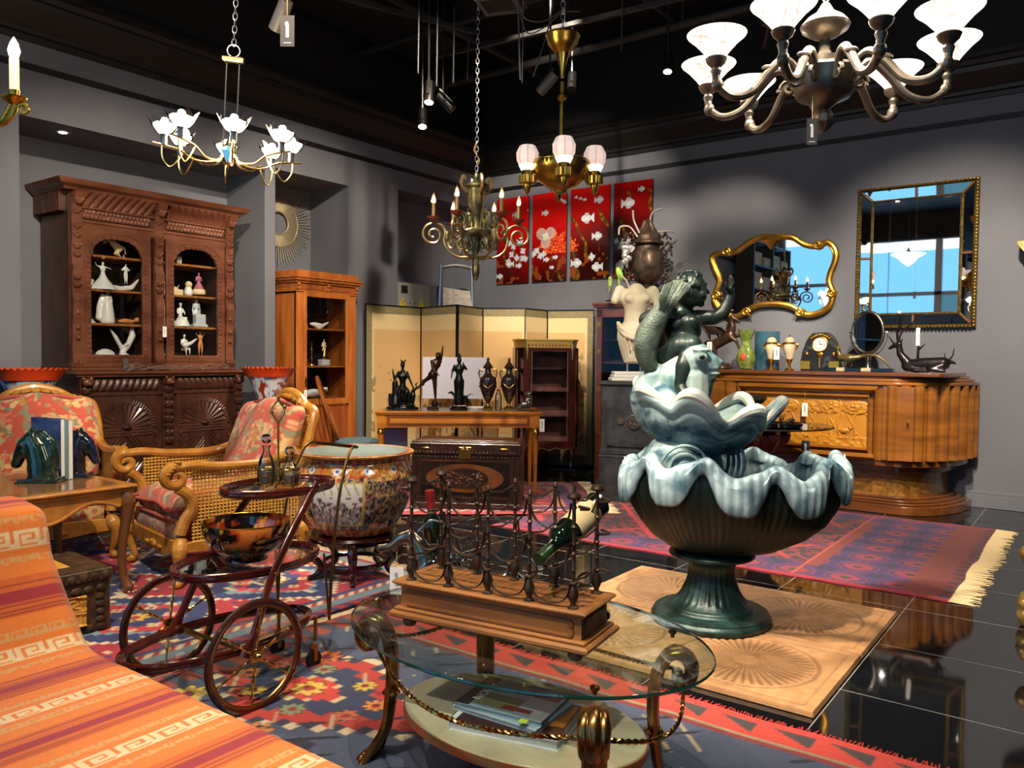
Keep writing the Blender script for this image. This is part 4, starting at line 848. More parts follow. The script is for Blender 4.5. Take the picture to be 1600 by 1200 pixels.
    def cor(b):
        pr = [(0, 2.575), (.06, 2.58), (.07, 2.6), (.1, 2.62), (.115, 2.645), (.12, 2.66), (0, 2.66)]
        vs = []; 
        for o, z in pr: vs += [(-.735-o, .64, z), (-.735-o, Y-o, z), (.735+o, Y-o, z), (.735+o, .64, z)]
        fs = [(k*4+i, k*4+i+1, k*4+5+i, k*4+4+i) for k in range(len(pr)-1) for i in range(3)]+[tuple(4*(len(pr)-2)+i for i in range(4))]; b.add(vs, fs)
    bld('cornice', lit, t, cor, sm=25)
    bld('side_bracket', oak, t, lambda b: [b.box(-.79, -.735, Y+.05+.03*k, Y+.068+.03*k, 2.42, 2.585, ch=.006) for k in range(15)])
    return t
buffet()
BX = lambda lx, ly, z: Vector((-6.45-ly, 3.755+lx, z))
# porcelain figurines on the buffet shelves
mat('porcelain', 'E6E4E2', .18, coat=.6); mat('porcelain_cream', 'E0C9A0', .25, coat=.5); mat('porcelain_blue', '3A4E86', .25, coat=.5); mat('porcelain_pink', 'B06A78', .25, coat=.5); mat('porcelain_grey', 'B9C0C4', .22, coat=.5); mat('terracotta_skin', 'C98A58', .35)
def fg(name, label, lx, z, build, m_='porcelain', vox=.006, ly=.32, cat='figurine', rz=PI/2, grp='porcelain figurines inside the carved buffet', parts=None):
    t = thing(name, label, cat, BX(lx, ly-.03, z), rz, grp); t.scale = (1.22, 1.22, 1.18); organic(build, 'body', m_, t, vox, 3)
    for n_, m2, bb in (parts or []): organic(bb, n_, m2, t, vox*.9, 2)
    return t
def horse_rear(b, s=1.):
    c = lambda *p: tuple(v*s for v in p)
    b.chain([c(.035, 0, .07), c(0, 0, .10), c(-.02, 0, .13)], [.03*s, .024*s, .026*s]); b.chain([c(-.02, 0, .13), c(-.035, 0, .165), c(-.05, 0, .18)], [.022*s, .015*s, .014*s]); b.chain([c(-.05, 0, .18), c(-.075, 0, .165)], [.014*s, .008*s])
    for y in (-.012, .012):
        b.chain([c(.04, y, .06), c(.02, y, .035), c(.045, y, .005)], [.018*s, .009*s, .006*s]); b.chain([c(-.02, y, .12), c(-.055, y, .115), c(-.06, y, .09)], [.012*s, .007*s, .005*s])
    b.chain([c(.06, 0, .085), c(.08, 0, .07), c(.085, 0, .03)], [.009*s, .009*s, .005*s]); b.chain([c(-.05, 0, .19), c(-.02, 0, .175), c(-.0, 0, .14)], [.008*s, .01*s, .006*s]); return b
def bird_up(b, s=1.):
    c = lambda *p: tuple(v*s for v in p)
    b.chain([c(-.05, 0, .06), c(0, 0, .045), c(.05, 0, .05)], [.012*s, .024*s, .01*s]); b.ell(c(-.065, 0, .07), .015*s); b.chain([c(-.07, 0, .07), c(-.09, 0, .065)], [.006*s, .003*s])
    for y, a in ((-.01, .03), (.01, -.03)): b.chain([c(0, y, .05), c(a+.02, y*2, .1), c(a+.05, y*3, .17)], [.018*s, .016*s, .004*s])
    b.ell(c(0, 0, .012), (.04*s, .03*s, .014*s)); b.cap(c(0, 0, .01), c(0, 0, .04), .012*s, .01*s); return b
SH = (1.272, 1.546, 1.826, 2.106)
b = bird_up(MB(), .9); b.box(-.05, .05, -.03, .03, 0, .03); fg('bird_figurine', 'small white bird on a block base, top shelf far left of the buffet', -.555, SH[3], b)
fg('horse_figurine', 'cream rearing unicorn horse on the top left shelf of the buffet', -.31, SH[3], horse_rear(MB(), 1.0), 'porcelain_cream')
fg('swan_figurine', 'white curled swan at the left end of the second shelf', -.56, SH[2], MB().chain([(-.02, 0, .03), (.03, 0, .04), (.06, 0, .06)], [.03, .035, .012]).chain([(-.03, 0, .04), (-.055, 0, .09), (-.03, 0, .12), (-.0, 0, .11)], [.014, .01, .009, .006]))
b = FIG(.2, dict(hL=(-.3, -.1, .95), eL=(-.22, 0, .85), hR=(.28, 0, .75), eR=(.22, 0, .78))); b.lathe([(.095, 0), (.07, .03), (.03, .08), (.016, .11)], 20); fg('dancer_figurine', 'white ballerina with a wide spread skirt on the second left shelf', -.40, SH[2], b)
b = FIG(.15, dict(hL=(-.3, 0, .85), hR=(.3, 0, .85))); b.v = [(x+.02, y, z+.05) for x, y, z in b.v]; b.chain([(-.07, 0, .03), (-.02, 0, .015), (.06, 0, .03), (.11, 0, .09)], [.012, .02, .018, .008]); fg('fairy_figurine', 'white winged fairy riding a dolphin on the second left shelf', -.23, SH[2], b)
fg('reclining_figurine', 'small white reclining baby at the left end of the third shelf', -.56, SH[1], MB().chain([(-.04, 0, .02), (0, 0, .02), (.05, 0, .018)], [.02, .022, .014]).box(-.06, .07, -.03, .03, 0, .01))
b = FIG(.24, dict(hL=(-.03, -.09, .62), hR=(.03, -.09, .6), eL=(-.13, -.03, .66), eR=(.13, -.03, .66))); b.lathe([(.045, 0), (.05, .02), (.04, .1), (.032, .15)], 16); b.chain([(-.03, .01, .2), (-.05, .01, .12), (-.055, .01, .04)], [.014, .018, .02]); fg('madonna_figurine', 'tall robed lady in pale pink and lavender veil on the third left shelf', -.365, SH[1], b, 'porcelain', parts=[('veil', 'porcelain_blue', MB().chain([(0, .018, .24), (.012, .022, .2), (.02, .02, .16)], [.016, .016, .012]))])
fg('child_figurine', 'tan sleeping child lying on its side on the third left shelf', -.19, SH[1], MB().chain([(-.06, 0, .02), (-.02, 0, .024), (.03, 0, .02)], [.012, .02, .016]).ell((.065, 0, .035), .02), 'terracotta_skin')
b = FIG(.16, dict(pelvis=(0, 0, .3), waist=(0, 0, .4), chest=(0, 0, .52), neck=(0, 0, .63), head=(0, 0, .72), sL=(-.1, 0, .58), sR=(.1, 0, .58), eL=(-.12, -.05, .45), eR=(.12, -.05, .45), hL=(0, -.12, .55), hR=(.05, -.12, .5), pL=(-.05, 0, .25), pR=(.05, 0, .25), kL=(.1, -.2, .3), kR=(.2, -.2, .3), aL=(.2, -.25, .05), aR=(.35, -.25, .05)))
fg('boy_figurine', 'seated boy in blue trousers at the left end of the bottom shelf', -.56, SH[0], b, 'porcelain_blue', parts=[('head', 'porcelain', MB().ell((0, -.002, .115), .02).chain([(0, 0, .07), (0, 0, .09)], [.022, .018]))])
fg('shell_figurine', 'low white domed shell ornament on the bottom left shelf', -.385, SH[0], MB().ell((0, 0, .005), (.07, .04, .05)), 'porcelain')
b = MB().chain([(-.01, 0, .03), (.01, 0, .06)], [.022, .02]); b.chain([(-.01, 0, .05), (-.06, 0, .14), (-.1, 0, .2)], [.016, .014, .004]); b.chain([(.02, 0, .06), (.06, 0, .15), (.055, 0, .23)], [.018, .024, .008]); b.ell((0, 0, .01), (.04, .03, .012)); b.ell((.005, -.02, .085), .014)
fg('seagull_figurine', 'white seagull with both wings raised on the bottom left shelf', -.225, SH[0], b)
b = FIG(.16); fg('boy_figurine', 'standing boy in dark blue coat, alone on the top right shelf', .285, SH[3], b, 'porcelain_blue', parts=[('legs', 'porcelain', MB().chain([(-.01, -.002, .05), (-.011, 0, .006)], [.012, .008]).chain([(.01, -.002, .05), (.011, 0, .006)], [.012, .008])), ('head', 'porcelain_pink', MB().ell((0, -.002, .149), .0115))])
def dog(b, s=1.):
    c = lambda *p: tuple(v*s for v in p)
    b.chain([c(.04, 0, .05), c(-.02, 0, .055)], [.024*s, .026*s]); b.chain([c(-.02, 0, .06), c(-.045, 0, .09)], [.018*s, .018*s]); b.chain([c(-.045, 0, .09), c(-.07, 0, .082)], [.014*s, .008*s]); b.chain([c(.06, 0, .06), c(.08, 0, .09)], [.007*s, .004*s])
    for x in (-.02, .045):
        for y in (-.012, .012): b.chain([c(x, y, .04), c(x, y, .005)], [.01*s, .007*s])
    return b
fg('dog_figurine', 'cream seated dog at the left end of the second right shelf', .135, SH[2], MB().chain([(0, 0, .02), (0, 0, .06), (-.005, 0, .09)], [.024, .02, .016]).chain([(-.005, 0, .09), (-.03, 0, .085)], [.014, .008]), 'porcelain_cream')
b = MB(); b.box(-.02, .09, -.025, .025, 0, .045); dog(b, .9); fg('dog_figurine', 'yellow dog beside a low trough on the second right shelf', .2, SH[2], b, 'porcelain_cream')
fg('baby_figurine', 'white crouching baby with round head on the second right shelf', .375, SH[2], MB().chain([(0, 0, .025), (0, 0, .05)], [.035, .028]).ell((0, -.005, .085), .026), 'porcelain', parts=[('head', 'porcelain_cream', MB().ell((0, -.006, .088), .0275))])
b = FIG(.19, dict(hL=(-.05, -.1, .75), hR=(.05, -.1, .8))); b.lathe([(.045, 0.02), (.05, .04), (.02, .1)], 16); fg('girl_figurine', 'girl in pink dress and purple bonnet on the second right shelf', .48, SH[2], b, 'porcelain_pink', parts=[('skirt', 'porcelain_cream', MB().lathe([(.047, 0.015), (.052, .04), (.04, .06)], 16))])
sit = dict(pelvis=(0, 0, .3), waist=(0, 0, .4), chest=(0, 0, .54), neck=(0, -.01, .66), head=(0, -.03, .76), sL=(-.1, 0, .6), sR=(.1, 0, .6), eL=(-.14, -.06, .45), eR=(.14, -.06, .45), hL=(-.04, -.16, .4), hR=(.05, -.16, .4), pL=(-.05, 0, .26), pR=(.05, 0, .26), kL=(-.06, -.24, .3), kR=(.08, -.24, .3), aL=(-.06, -.24, .05), aR=(.08, -.24, .05))
for lx, lb, m_ in ((.165, 'left grey white seated lady on the third right shelf', 'porcelain_grey'), (.295, 'middle white kneeling lady on the third right shelf', 'porcelain')):
    b = FIG(.22, sit); b.lathe([(.06, 0), (.05, .03), (.03, .07)], 16, (0, -.02, 0)); fg('seated_lady_figurine', lb, lx, SH[1], b, m_)
b = FIG(.22); b.box(-.03, .05, -.05, 0, 0, .1); b.box(-.05, .07, -.05, .04, 0, .02); fg('standing_lady_figurine', 'right figure in pale green standing behind a block on the third right shelf', .455, SH[1], b, 'porcelain_grey')
fg('duck_figurine', 'tiny white ducks at the left end of the bottom right shelf', .15, SH[0], MB().chain([(0, 0, .02), (.03, 0, .025)], [.018, .014]).chain([(-.01, 0, .03), (-.02, 0, .06)], [.008, .01]).chain([(.05, 0, .02), (.06, 0, .04)], [.014, .008]), 'porcelain_grey')
b = FIG(.21, sit); b.chain([(-.02, -.045, .09), (.03, -.045, .105), (.08, -.04, .14)], [.024, .014, .006]); fg('guitarist_figurine', 'seated white guitarist on the bottom right shelf', .33, SH[0], b)
b = FIG(.2, dict(eL=(-.2, 0, .93), hL=(-.06, .02, .98), eR=(.2, 0, .93), hR=(.06, .02, .98)), fem=True); fg('nude_figurine', 'tan nude lady with arms behind her head on the bottom right shelf', .495, SH[0], b, 'terracotta_skin')
price_tag(BX(.0, .04, 1.70), PI/2, 'white tag hanging from the middle pilaster of the carved buffet', .035, .09, 'paper', .17)
# wires and folded umbrella-like strips lying on the buffet worktop
b = MB()
for k in range(26):
    x = -.3+.9*rnd.random(); z = 1.152+.02*rnd.random(); a = rnd.random()*PI; l = .08+.12*rnd.random()
    pts = cr([(x-l*math.cos(a), .02+.03*rnd.random(), z+.0), (x, .03, z+.05*rnd.random()+.01), (x+l*math.cos(a), .02+.04*rnd.random(), z+.0)], 5); b.tube(pts, .0022, 5)
tw = b.build('wire_bundle', mat('wire_grey', '8A7E74', .4, .4), None); tag(tw, 'tangle of thin grey wires lying on the worktop of the carved buffet', 'wires', None, (-6.45, 3.755, 0), PI/2); tw['kind'] = 'stuff'
cf = bld('leaning_card', 'grey_card', None, lambda b: b.box(-.022, .022, -.002, .002, 0, .105)); tag(cf, 'small grey card leaning at the left of the wire tangle on the buffet', 'card', None, BX(-.33, .06, 1.152), None); cf.rotation_euler = (-.25, .12, PI/2)

# ------------------------------------------------------------------ sunburst mirror in the second recess
mat('sun_brass', 'A89C80', .5, .5); mat('mirror', 'F4F6F8', .015, 1)
t = thing('sunburst_mirror', 'round sunburst mirror of thin brass rods hanging in the recess above the tall cabinet', 'mirror', (-7.115, 5.40, 2.70), PI/2)
bld('mirror_glass', 'mirror', t, lambda b: b.lathe([(0, -.02), (.115, -.02)], 48, cap=False)); t.children[0].rotation_euler = (PI/2, 0, 0)
bld('inner_ring', 'sun_brass', t, lambda b: (b.tube([(.12*math.cos(2*PI*k/48), -.018, .12*math.sin(2*PI*k/48)) for k in range(48)], .01, 8, closed=True, up=(0, 1, 0)), b.tube([(.25*math.cos(2*PI*k/60), -.014, .25*math.sin(2*PI*k/60)) for k in range(60)], .005, 6, closed=True, up=(0, 1, 0))))
b = MB()
for k in range(72):
    a = 2*PI*k/72; r = .44-(k % 3)*.025; b.tube([(.12*math.cos(a), -.012, .12*math.sin(a)), (r*math.cos(a), -.012, r*math.sin(a))], .0042, 5)
for k in range(120):
    a = 2*PI*k/120; b.tube([(.125*math.cos(a), -.010, .125*math.sin(a)), (.25*math.cos(a), -.010, .25*math.sin(a))], .0045, 4)
b.build('rays', 'sun_brass', t)

# ------------------------------------------------------------------ tall cherry wood cabinet
mat('cherry', '8E4B1B', .38, col2='B0682C', scale=2.5, stretch=(6, 6, .8), detail=6, coat=.2); mat('cherry_panel', '7A3C1A', .4, col2='9A5226', scale=2.5, stretch=(6, 6, .8), coat=.2); mat('velvet_dark', '1E1A1A', .9)
def cabinet2():
    t = thing('display_cabinet', 'tall narrow cherry wood cabinet with one glazed door and stepped cornice', 'display cabinet', (-6.30, 5.375, 0), PI/2)
    bld('carcass', 'cherry', t, lambda b: (b.box(-.385, -.365, 0, .45, .06, 1.97), b.box(.365, .385, 0, .45, .06, 1.97), b.box(-.385, .385, .0, .45, .06, .1), b.box(-.385, .385, .0, .45, 1.90, 1.97), b.box(-.385, -.30, -.005, .02, .1, 1.95), b.box(.28, .385, -.005, .02, .1, 1.95), b.box(-.4, .4, -.02, .46, 0, .08, ch=.01)))
    bld('back_lining', 'velvet_dark', t, lambda b: b.box(-.37, .37, .42, .44, .1, 1.95))
    bld('cornice', 'cherry', t, lambda b: (b.box(-.39, .39, -.012, .455, 1.93, 2.0, ch=.004), b.box(-.40, .40, -.02, .46, 1.915, 1.93, ch=.004), b.box(-.41, .41, -.035, .46, 2.0, 2.02, ch=.006), b.box(-.43, .43, -.055, .47, 2.02, 2.045, ch=.008), b.box(-.44, .44, -.065, .47, 2.045, 2.065, ch=.006), b.box(-.40, .40, -.03, .46, 2.065, 2.125, ch=.004)))
    bld('frieze_panel', 'cherry_panel', t, lambda b: (b.box(-.32, -.04, -.018, -.008, 1.94, 1.99, ch=.004), b.box(.04, .32, -.018, -.008, 1.94, 1.99, ch=.004)))
    for x in (-.37, 0, .37): bld('corbel', 'cherry', t, lambda b: (b.box(x-.02, x+.02, -.03, -.01, 1.935, 1.99, ch=.005), b.ell((x, -.034, 1.985), (.024, .014, .016), 10)))
    d = bld('door', 'cherry', t, lambda b: frame_hole(b, [(x, z) for x, z in rounded_arch(-.262, .24, .86, 1.87, .002)], (-.30, .285, .80, 1.92), -.02, .0), bev=.004)
    bld('pane', 'window_glass', d, lambda b: b.box(-.265, .245, -.011, -.008, .855, 1.875)); bld('escutcheon', 'brass_dull', d, lambda b: (b.box(-.292, -.272, -.026, -.02, .98, 1.06, ch=.002), b.ell((-.282, -.03, 1.0), (.006, .006, .016), 8), b.ell((-.282, -.028, 1.075), .009, 8)))
    for x0, x1 in ((-.27, -.02), (.02, .25)):
        bld('lower_panel', 'cherry_panel', t, lambda b: (b.box(x0, x1, -.004, .012, .12, .80), b.box(x0, x1, -.014, -.0, .79, .80), b.box(x0, x0+.012, -.014, 0, .12, .8), b.box(x1-.012, x1, -.014, 0, .12, .8)))
    bld('centre_stile', 'cherry', t, lambda b: (b.box(-.02, .02, -.012, .01, .1, .81), b.box(-.3, .285, -.012, .01, .805, .83, ch=.003)))
    for z in (1.19, 1.565, .862): bld('shelf', 'cherry', t, lambda b: b.box(-.36, .36, .03, .42, z-.016, z))
cabinet2()
C2 = lambda lx, ly, z: Vector((-6.30-ly, 5.375+lx, z))
def fg2(name, label, lx, z, b, m_='porcelain', vox=.006, cat='figurine', parts=None):
    t = thing(name, label, cat, C2(lx, .17, z), PI/2); organic(b, 'body', m_, t, vox, 3)
    for n_, m2, bb in (parts or []): organic(bb, n_, m2, t, vox, 2)
b = FIG(.27, sit); b.box(-.06, .06, -.05, .05, 0, .05); b.chain([(.03, 0, .19), (.06, 0, .14), (.05, 0, .06)], [.03, .03, .03]); fg2('seated_figure_ornament', 'cream stone figure crouched at the left of the top shelf in the cherry cabinet', -.2, 1.565, b, 'porcelain_grey')
fg2('bird_ornament', 'white and blue porcelain bird with long tail on the top shelf of the cherry cabinet', .04, 1.565, MB().chain([(-.1, 0, .05), (-.06, 0, .045), (0, 0, .03), (.05, 0, .035), (.13, 0, .075)], [.012, .025, .034, .02, .006]).ell((0, 0, .008), (.04, .03, .01)))
t = thing('mantel_clock', 'small gilt clock with white dial on the middle shelf of the cherry cabinet', 'clock', C2(-.18, .17, 1.19), PI/2)
organic(MB().chain([(-.07, 0, .02), (0, 0, .03), (.09, 0, .02)], [.02, .025, .02]).ell((.0, 0, .12), (.06, .03, .065)).chain([(0, 0, .03), (0, 0, .1)], [.02, .03]).chain([(0, 0, .19), (0, 0, .21)], [.02, .012]).ell((.07, 0, .05), .025), 'case', 'gold_rim', t, .006)
bld('dial', 'porcelain', t, lambda b: b.tube([(0, -.036, .125), (0, -.028, .125)], .045, 28))
for lx, lb in ((-.12, 'left'), (.03, 'right')):
    t = thing('candlestick', '%s gilt candlestick behind the clock in the cherry cabinet' % lb, 'candlestick', C2(lx, .27, 1.19), PI/2); bld('column', 'brass_dull', t, lambda b: b.lathe([(.045, 0), (.04, .015), (.014, .03), (.02, .08), (.012, .12), (.02, .17), (.01, .2), (.022, .24), (.022, .25)], 16))
b = FIG(.21, dict(hL=(-.04, -.1, .62), hR=(.08, -.05, .6)), fem=True); b.v = [(x, y, z+.065) for x, y, z in b.v]
fg2('draped_figure_ornament', 'ivory and gold draped lady on a square plinth in the cherry cabinet', .11, 1.19, b, 'porcelain_cream', parts=[('plinth', 'porcelain_grey', MB().box(-.05, .05, -.04, .04, 0, .065)), ('robe', 'brass_dull', MB().chain([(.01, 0, .16), (.0, 0, .09)], [.028, .036]))])
fg2('reclining_goose_ornament', 'long white porcelain swans lying along the bottom shelf of the cherry cabinet', -.03, .862, MB().chain([(-.2, 0, .03), (-.12, 0, .045), (0, 0, .05), (.09, 0, .05)], [.012, .035, .045, .035]).chain([(.1, 0, .04), (.13, 0, .09), (.17, 0, .09), (.18, 0, .06)], [.02, .016, .018, .006]).ell((-.19, 0, .06), .018), 'porcelain')
price_tag(C2(-.29, -.03, .985), PI/2, 'white tag hanging from the lock of the cherry wood cabinet', .035, .085, 'paper', .03)

# ------------------------------------------------------------------ imari trumpet vases
def paint_imari(a, z, k):
    c = lin('8E2F12'); u = a/(2*PI)
    for (cu, cz, ru, rz_) in ((.0, 1.10, .11, .07), (.2, 1.06, .1, .08), (.42, 1.1, .11, .07), (.63, 1.06, .1, .08), (.83, 1.1, .1, .07), (.1, .93, .12, .08), (.36, .96, .1, .07), (.6, .92, .12, .08), (.86, .96, .11, .07), (0, .76, .12, .07), (.28, .8, .11, .08), (.55, .74, .12, .07), (.8, .8, .11, .08), (.1, .5, .14, .12), (.45, .5, .14, .12), (.8, .5, .14, .12), (.2, .22, .1, .1), (.6, .22, .1, .1)):
        d = abs(u-cu); d = min(d, 1-d); e = (d/ru)**2+((z-cz)/rz_)**2
        if e < 1: c = lin('C9CFD6'); 
        if e < .45 and float(vn(np.array([u*40]), np.array([z*40]), 1, 3)[0]) > .5: c = lin('54688A')
        if e < .3 and float(vn(np.array([u*50]), np.array([z*30]), 1, 7)[0]) > .72: c = lin('A8482A')
    if z > 1.163: c = lin('D8491C')
    return c
mat('imari', vc=True, rough=.15, coat=.8)
def imari(loc, label, sc, rz=0):
    t = thing('trumpet_vase', label, 'vase', loc, rz); t.scale = (sc, sc, 1)
    P = [(.0, 0), (.10, 0), (.11, .02), (.10, .06), (.12, .15), (.15, .3), (.16, .45), (.14, .58), (.10, .68), (.085, .74), (.085, .80), (.095, .87), (.12, .95), (.155, 1.04), (.2, 1.12), (.235, 1.165), (.25, 1.18)]
    pp = cr([(r, z, 0) for r, z in P[1:]], 4); P = [(0, 0)]+[(p.x, p.y) for p in pp]
    N = 96; sca = lambda r, a, z, k: (r*(1+(.035*math.sin(a*36) if z > 1.165 else 0)), z+(.008*math.sin(a*36) if z > 1.17 else 0))
    bld('body', 'imari', t, lambda b: b.lathe(P, N*2, mod=sca, col=paint_imari, cap=False), sm=60)
    bld('lip', mat('orange_rim', 'D8491C', .25, coat=.5), t, lambda b: b.lathe([(.25, 1.178), (.235, 1.16), (.2, 1.1)], 192, mod=lambda r, a, z, k: (r-.004 if k else r*(1+.035*math.sin(a*36)), z+(.008*math.sin(a*36) if k == 0 else 0)), cap=False))
imari((-6.20, 2.555, 0), 'large imari trumpet vase at the far left behind the caned armchair', 1.0)
imari((-6.10, 4.53, 0), 'imari trumpet vase with orange scalloped rim right of the carved buffet', 1.0, .6)
for n_ in ('x',): pass

# ------------------------------------------------------------------ caned armchairs
mat('gilt_walnut', 'A56A22', .38, col2='C08A38', scale=4, stretch=(4, 4, 4), coat=.3); mat('brocade', vc=True, rough=.8, bump=.25, bscale=260, sheen=.3); mat('cane', 'C79A3E', .6, coat=.1)
def paint_broc(x, y, s=1.):
    x = np.asarray(x, float); y = np.asarray(y, float); C = np.zeros(x.shape+(3,)); paint(C, x > -99, 'C4563F')
    cx = ((x/.26+.5*(np.floor(y/.2) % 2)) % 1-.5)*.26; cy = ((y/.2) % 1-.5)*.2
    a = np.arctan2(cy, cx); r = np.hypot(cx, cy*1.1); pet = .055*(1+.35*np.cos(6*a)); n = vn(x, y, 45, 2); n2 = vn(x, y, 22, 6)
    paint(C, (r < pet), 'DDB87C'); paint(C, (r < pet) & (n > .62), 'B98A4A'); paint(C, r < .018, 'C87A50')
    ring = (np.abs(r-.085-.012*np.cos(5*a+1)) < .012) & (n2 > .35); paint(C, ring, 'B9A878'); paint(C, ring & (n > .6), '7E8468')
    leaf = (n2 > .72) & ~ring & (r > .06); paint(C, leaf, 'D9AE80'); paint(C, (vn(x, y, 30, 9) > .82) & (r > .06), '8E8A68'); paint(C, (n < .16) & (r > .06), 'DB7A5E')
    return C
def cushion(b, x0, x1, y0, y1, z0, z1, nx=70, ny=70, puff=.03, rr=.05, ori='xy'):
    u, v = np.meshgrid(np.linspace(-1, 1, nx), np.linspace(-1, 1, ny), indexing='ij'); p = .18
    f = lambda k: np.sign(k)*(1-(1-np.abs(k))**1)
    for s in (1, -1):
        e = (1-np.clip(np.abs(u), 0, 1)**8)*(1-np.clip(np.abs(v), 0, 1)**8)
        hz = (z1-z0)/2*e**.35; X = (x0+x1)/2+(x1-x0)/2*u*(1-.02*(1-e)); Y = (y0+y1)/2+(y1-y0)/2*v*(1-.02*(1-e)); Z = (z0+z1)/2+s*hz+s*puff*(1-u*u)*(1-v*v)
        b.grid(X, Y, Z, paint_broc(X*1.0+3, Y*1.0+3+(.6 if s < 0 else 0)))
def armchair(loc, rz, label, back=True):
    t = thing('caned_armchair', label, 'armchair', loc, rz); t.scale = (1.08, 1.12, 1.02)
    cs = MB(); cushion(cs, -.30, .30, .0, .56, .33, .49); cs.build('seat_cushion', 'brocade', t, sm=180)
    sr = MB(); u = np.linspace(-1, 1, 80); X, Z = np.meshgrid(u*.30, np.linspace(.235, .36, 16), indexing='ij'); sr.grid(X, 0*X+.005-.01*np.sin((Z-.235)/.125*PI), Z, paint_broc(X+3, Z*1+5)*.8)
    sr.box(-.30, .30, .015, .56, .235, .35, col='8A3A30'); sr.build('seat_base', 'brocade', t, sm=40)
    # back cushion with shaped top
    nx, nz = 70, 80; u, v = np.meshgrid(np.linspace(-1, 1, nx), np.linspace(0, 1, nz), indexing='ij')
    top = .93+.05*np.cos(u*PI*.5)**.7-.03*(np.abs(u) > .86)*(np.abs(u)-.86)/.14+.018*np.cos(u*PI*2)
    wd = .325*(1+.06*np.sin(v*PI)); b = MB()
    for s in (1, -1):
        e = (1-np.abs(u)**8)*(1-np.abs(2*v-1)**10); Zz = .44+(top-.44)*v; Yc = .50+.16*v; th = .07*e**.4+.02*(1-u*u)*np.sin(PI*v)
        b.grid(wd*u, Yc-s*th, Zz, paint_broc(u*.29+1, v*.5+2))
    b.build('back_cushion', 'brocade', t, sm=180)
    bld('piping', mat('piping_rose', 'B5584A', .8), t, lambda q: (q.tube([(float(.29*1.0*a), .585+.07, float(.93+.05*math.cos(a*PI/2)**.7)) for a in np.linspace(-.98, .98, 30)], .012, 8), q.tube(cr([(-.3, .56, .42), (-.3, .0, .42), (-.15, -.008, .41), (0, 0, .42), (.15, -.008, .41), (.3, 0, .42), (.3, .56, .42)], 5), .011, 8), q.tube([(-.3, .0, .345), (.3, .0, .345)], .01, 8)))
    # back frame
    def bf(q):
        P = [(-.34, .62, .44), (-.35, .68, .7), (-.33, .735, .88), (-.29, .75, .93), (-.2, .755, .95), (-.12, .757, 1.0), (0, .76, 1.03), (.12, .757, 1.0), (.2, .755, .95), (.29, .75, .93), (.33, .735, .88), (.35, .68, .7), (.34, .62, .44)]
        q.tube(cr(P, 6), .028, 10, up=(0, 1, 0))
        for k in range(9): q.ell((-.22+.055*k, .735, .955+.05*math.cos((k-4)*.4)), (.03, .022, .02), 8, rot=(0, (k-4)*.2, 0))
    f = bld('back_frame', 'gilt_walnut', t, bf)
    bld('cane_back', 'cane', f, lambda q: [q.tube([(-.3, .66+.08*k/18, .47+.42*k/18), (.3, .66+.08*k/18, .47+.42*k/18)], .0045, 4) for k in range(19)]+[q.tube([(-.3+.033*k, .662, .46), (-.3+.033*k, .74, .9)], .0045, 4) for k in range(19)])
    for s in (-1, 1):
        def arm(q):
            P = [(s*.335, .62, .70), (s*.35, .45, .645), (s*.365, .2, .645), (s*.375, .06, .665), (s*.38, -.03, .66)]
            sp = spiral(-.035, .605, .062, .012, PI*.55, PI*.55+PI*2.5, 26)
            C = cr(P, 6)+[Vector((s*.38, y, z)) for y, z in [(-.035+p[0]-(-.035), p[1]) for p in sp]]
            q.tube(C, [.026]*24+[.03]*4+[.028-.0006*k for k in range(len(C)-28)], 10, up=(s, 0, 0), flat=1.0)
            q.tube(cr([(s*.375, -.02, .545), (s*.37, .03, .5), (s*.36, .05, .43), (s*.345, .02, .36), (s*.335, .0, .29)], 6), .03, 10, up=(s, 0, 0))
            for k in range(5): q.ell((s*.40, -.08+.012*k, .63+.015*k), (.012, .018, .01), 8)
        a = bld('arm', 'gilt_walnut', t, arm)
        def cn(q):
            for k in range(31): y = .06+.0188*k; q.tube([(s*.355, y, .24), (s*.358, y, .63)], .0046, 4)
            for k in range(21): z = .245+.0188*k; q.tube([(s*.356, .05, z), (s*.352, .63, z)], .0046, 4)
        bld('cane_side', 'cane', a, cn)
    bld('seat_rail', 'gilt_walnut', t, lambda q: (q.prism([(-.35, .245), (-.35, .17), (-.24, .165), (-.15, .15), (-.06, .14), (0, .155), (.06, .14), (.15, .15), (.24, .165), (.35, .17), (.35, .245)], -.015, .02), q.prism([(.02, .245), (.02, .19), (.3, .175), (.66, .19), (.66, .245)], -.37, -.335, 'yz'), q.prism([(.02, .245), (.02, .19), (.3, .175), (.66, .19), (.66, .245)], .335, .37, 'yz'), q.ell((0, -.02, .185), (.05, .014, .025), 12), [q.ell((sx*.09, -.018, .18), (.035, .01, .014), 8) for sx in (-1, 1)]), bev=.004)
    for x, y in ((-.34, .0), (.34, .0), (-.33, .64), (.33, .64)):
        fy = -1 if y < .3 else 1; sx = 1 if x > 0 else -1
        bld('leg', 'gilt_walnut', t, lambda q: (q.chain(cr([(x, y, .24), (x+sx*.02, y+fy*.015, .18), (x+sx*.012, y+fy*.01, .1), (x, y, .045), (x+sx*.012, y+fy*.02, .02)], 3), [.036, .04, .04, .034, .028, .026, .022, .02, .018, .017, .018, .024, .022], 10)))
    return t
armchair((-4.42, 2.50, .009), -.18, 'caned armchair with rose brocade cushions beside the trolley, facing the side table')
armchair((-5.13, 2.19, .009), 1.22, 'caned armchair with rose brocade back partly hidden behind the horse head bookends')

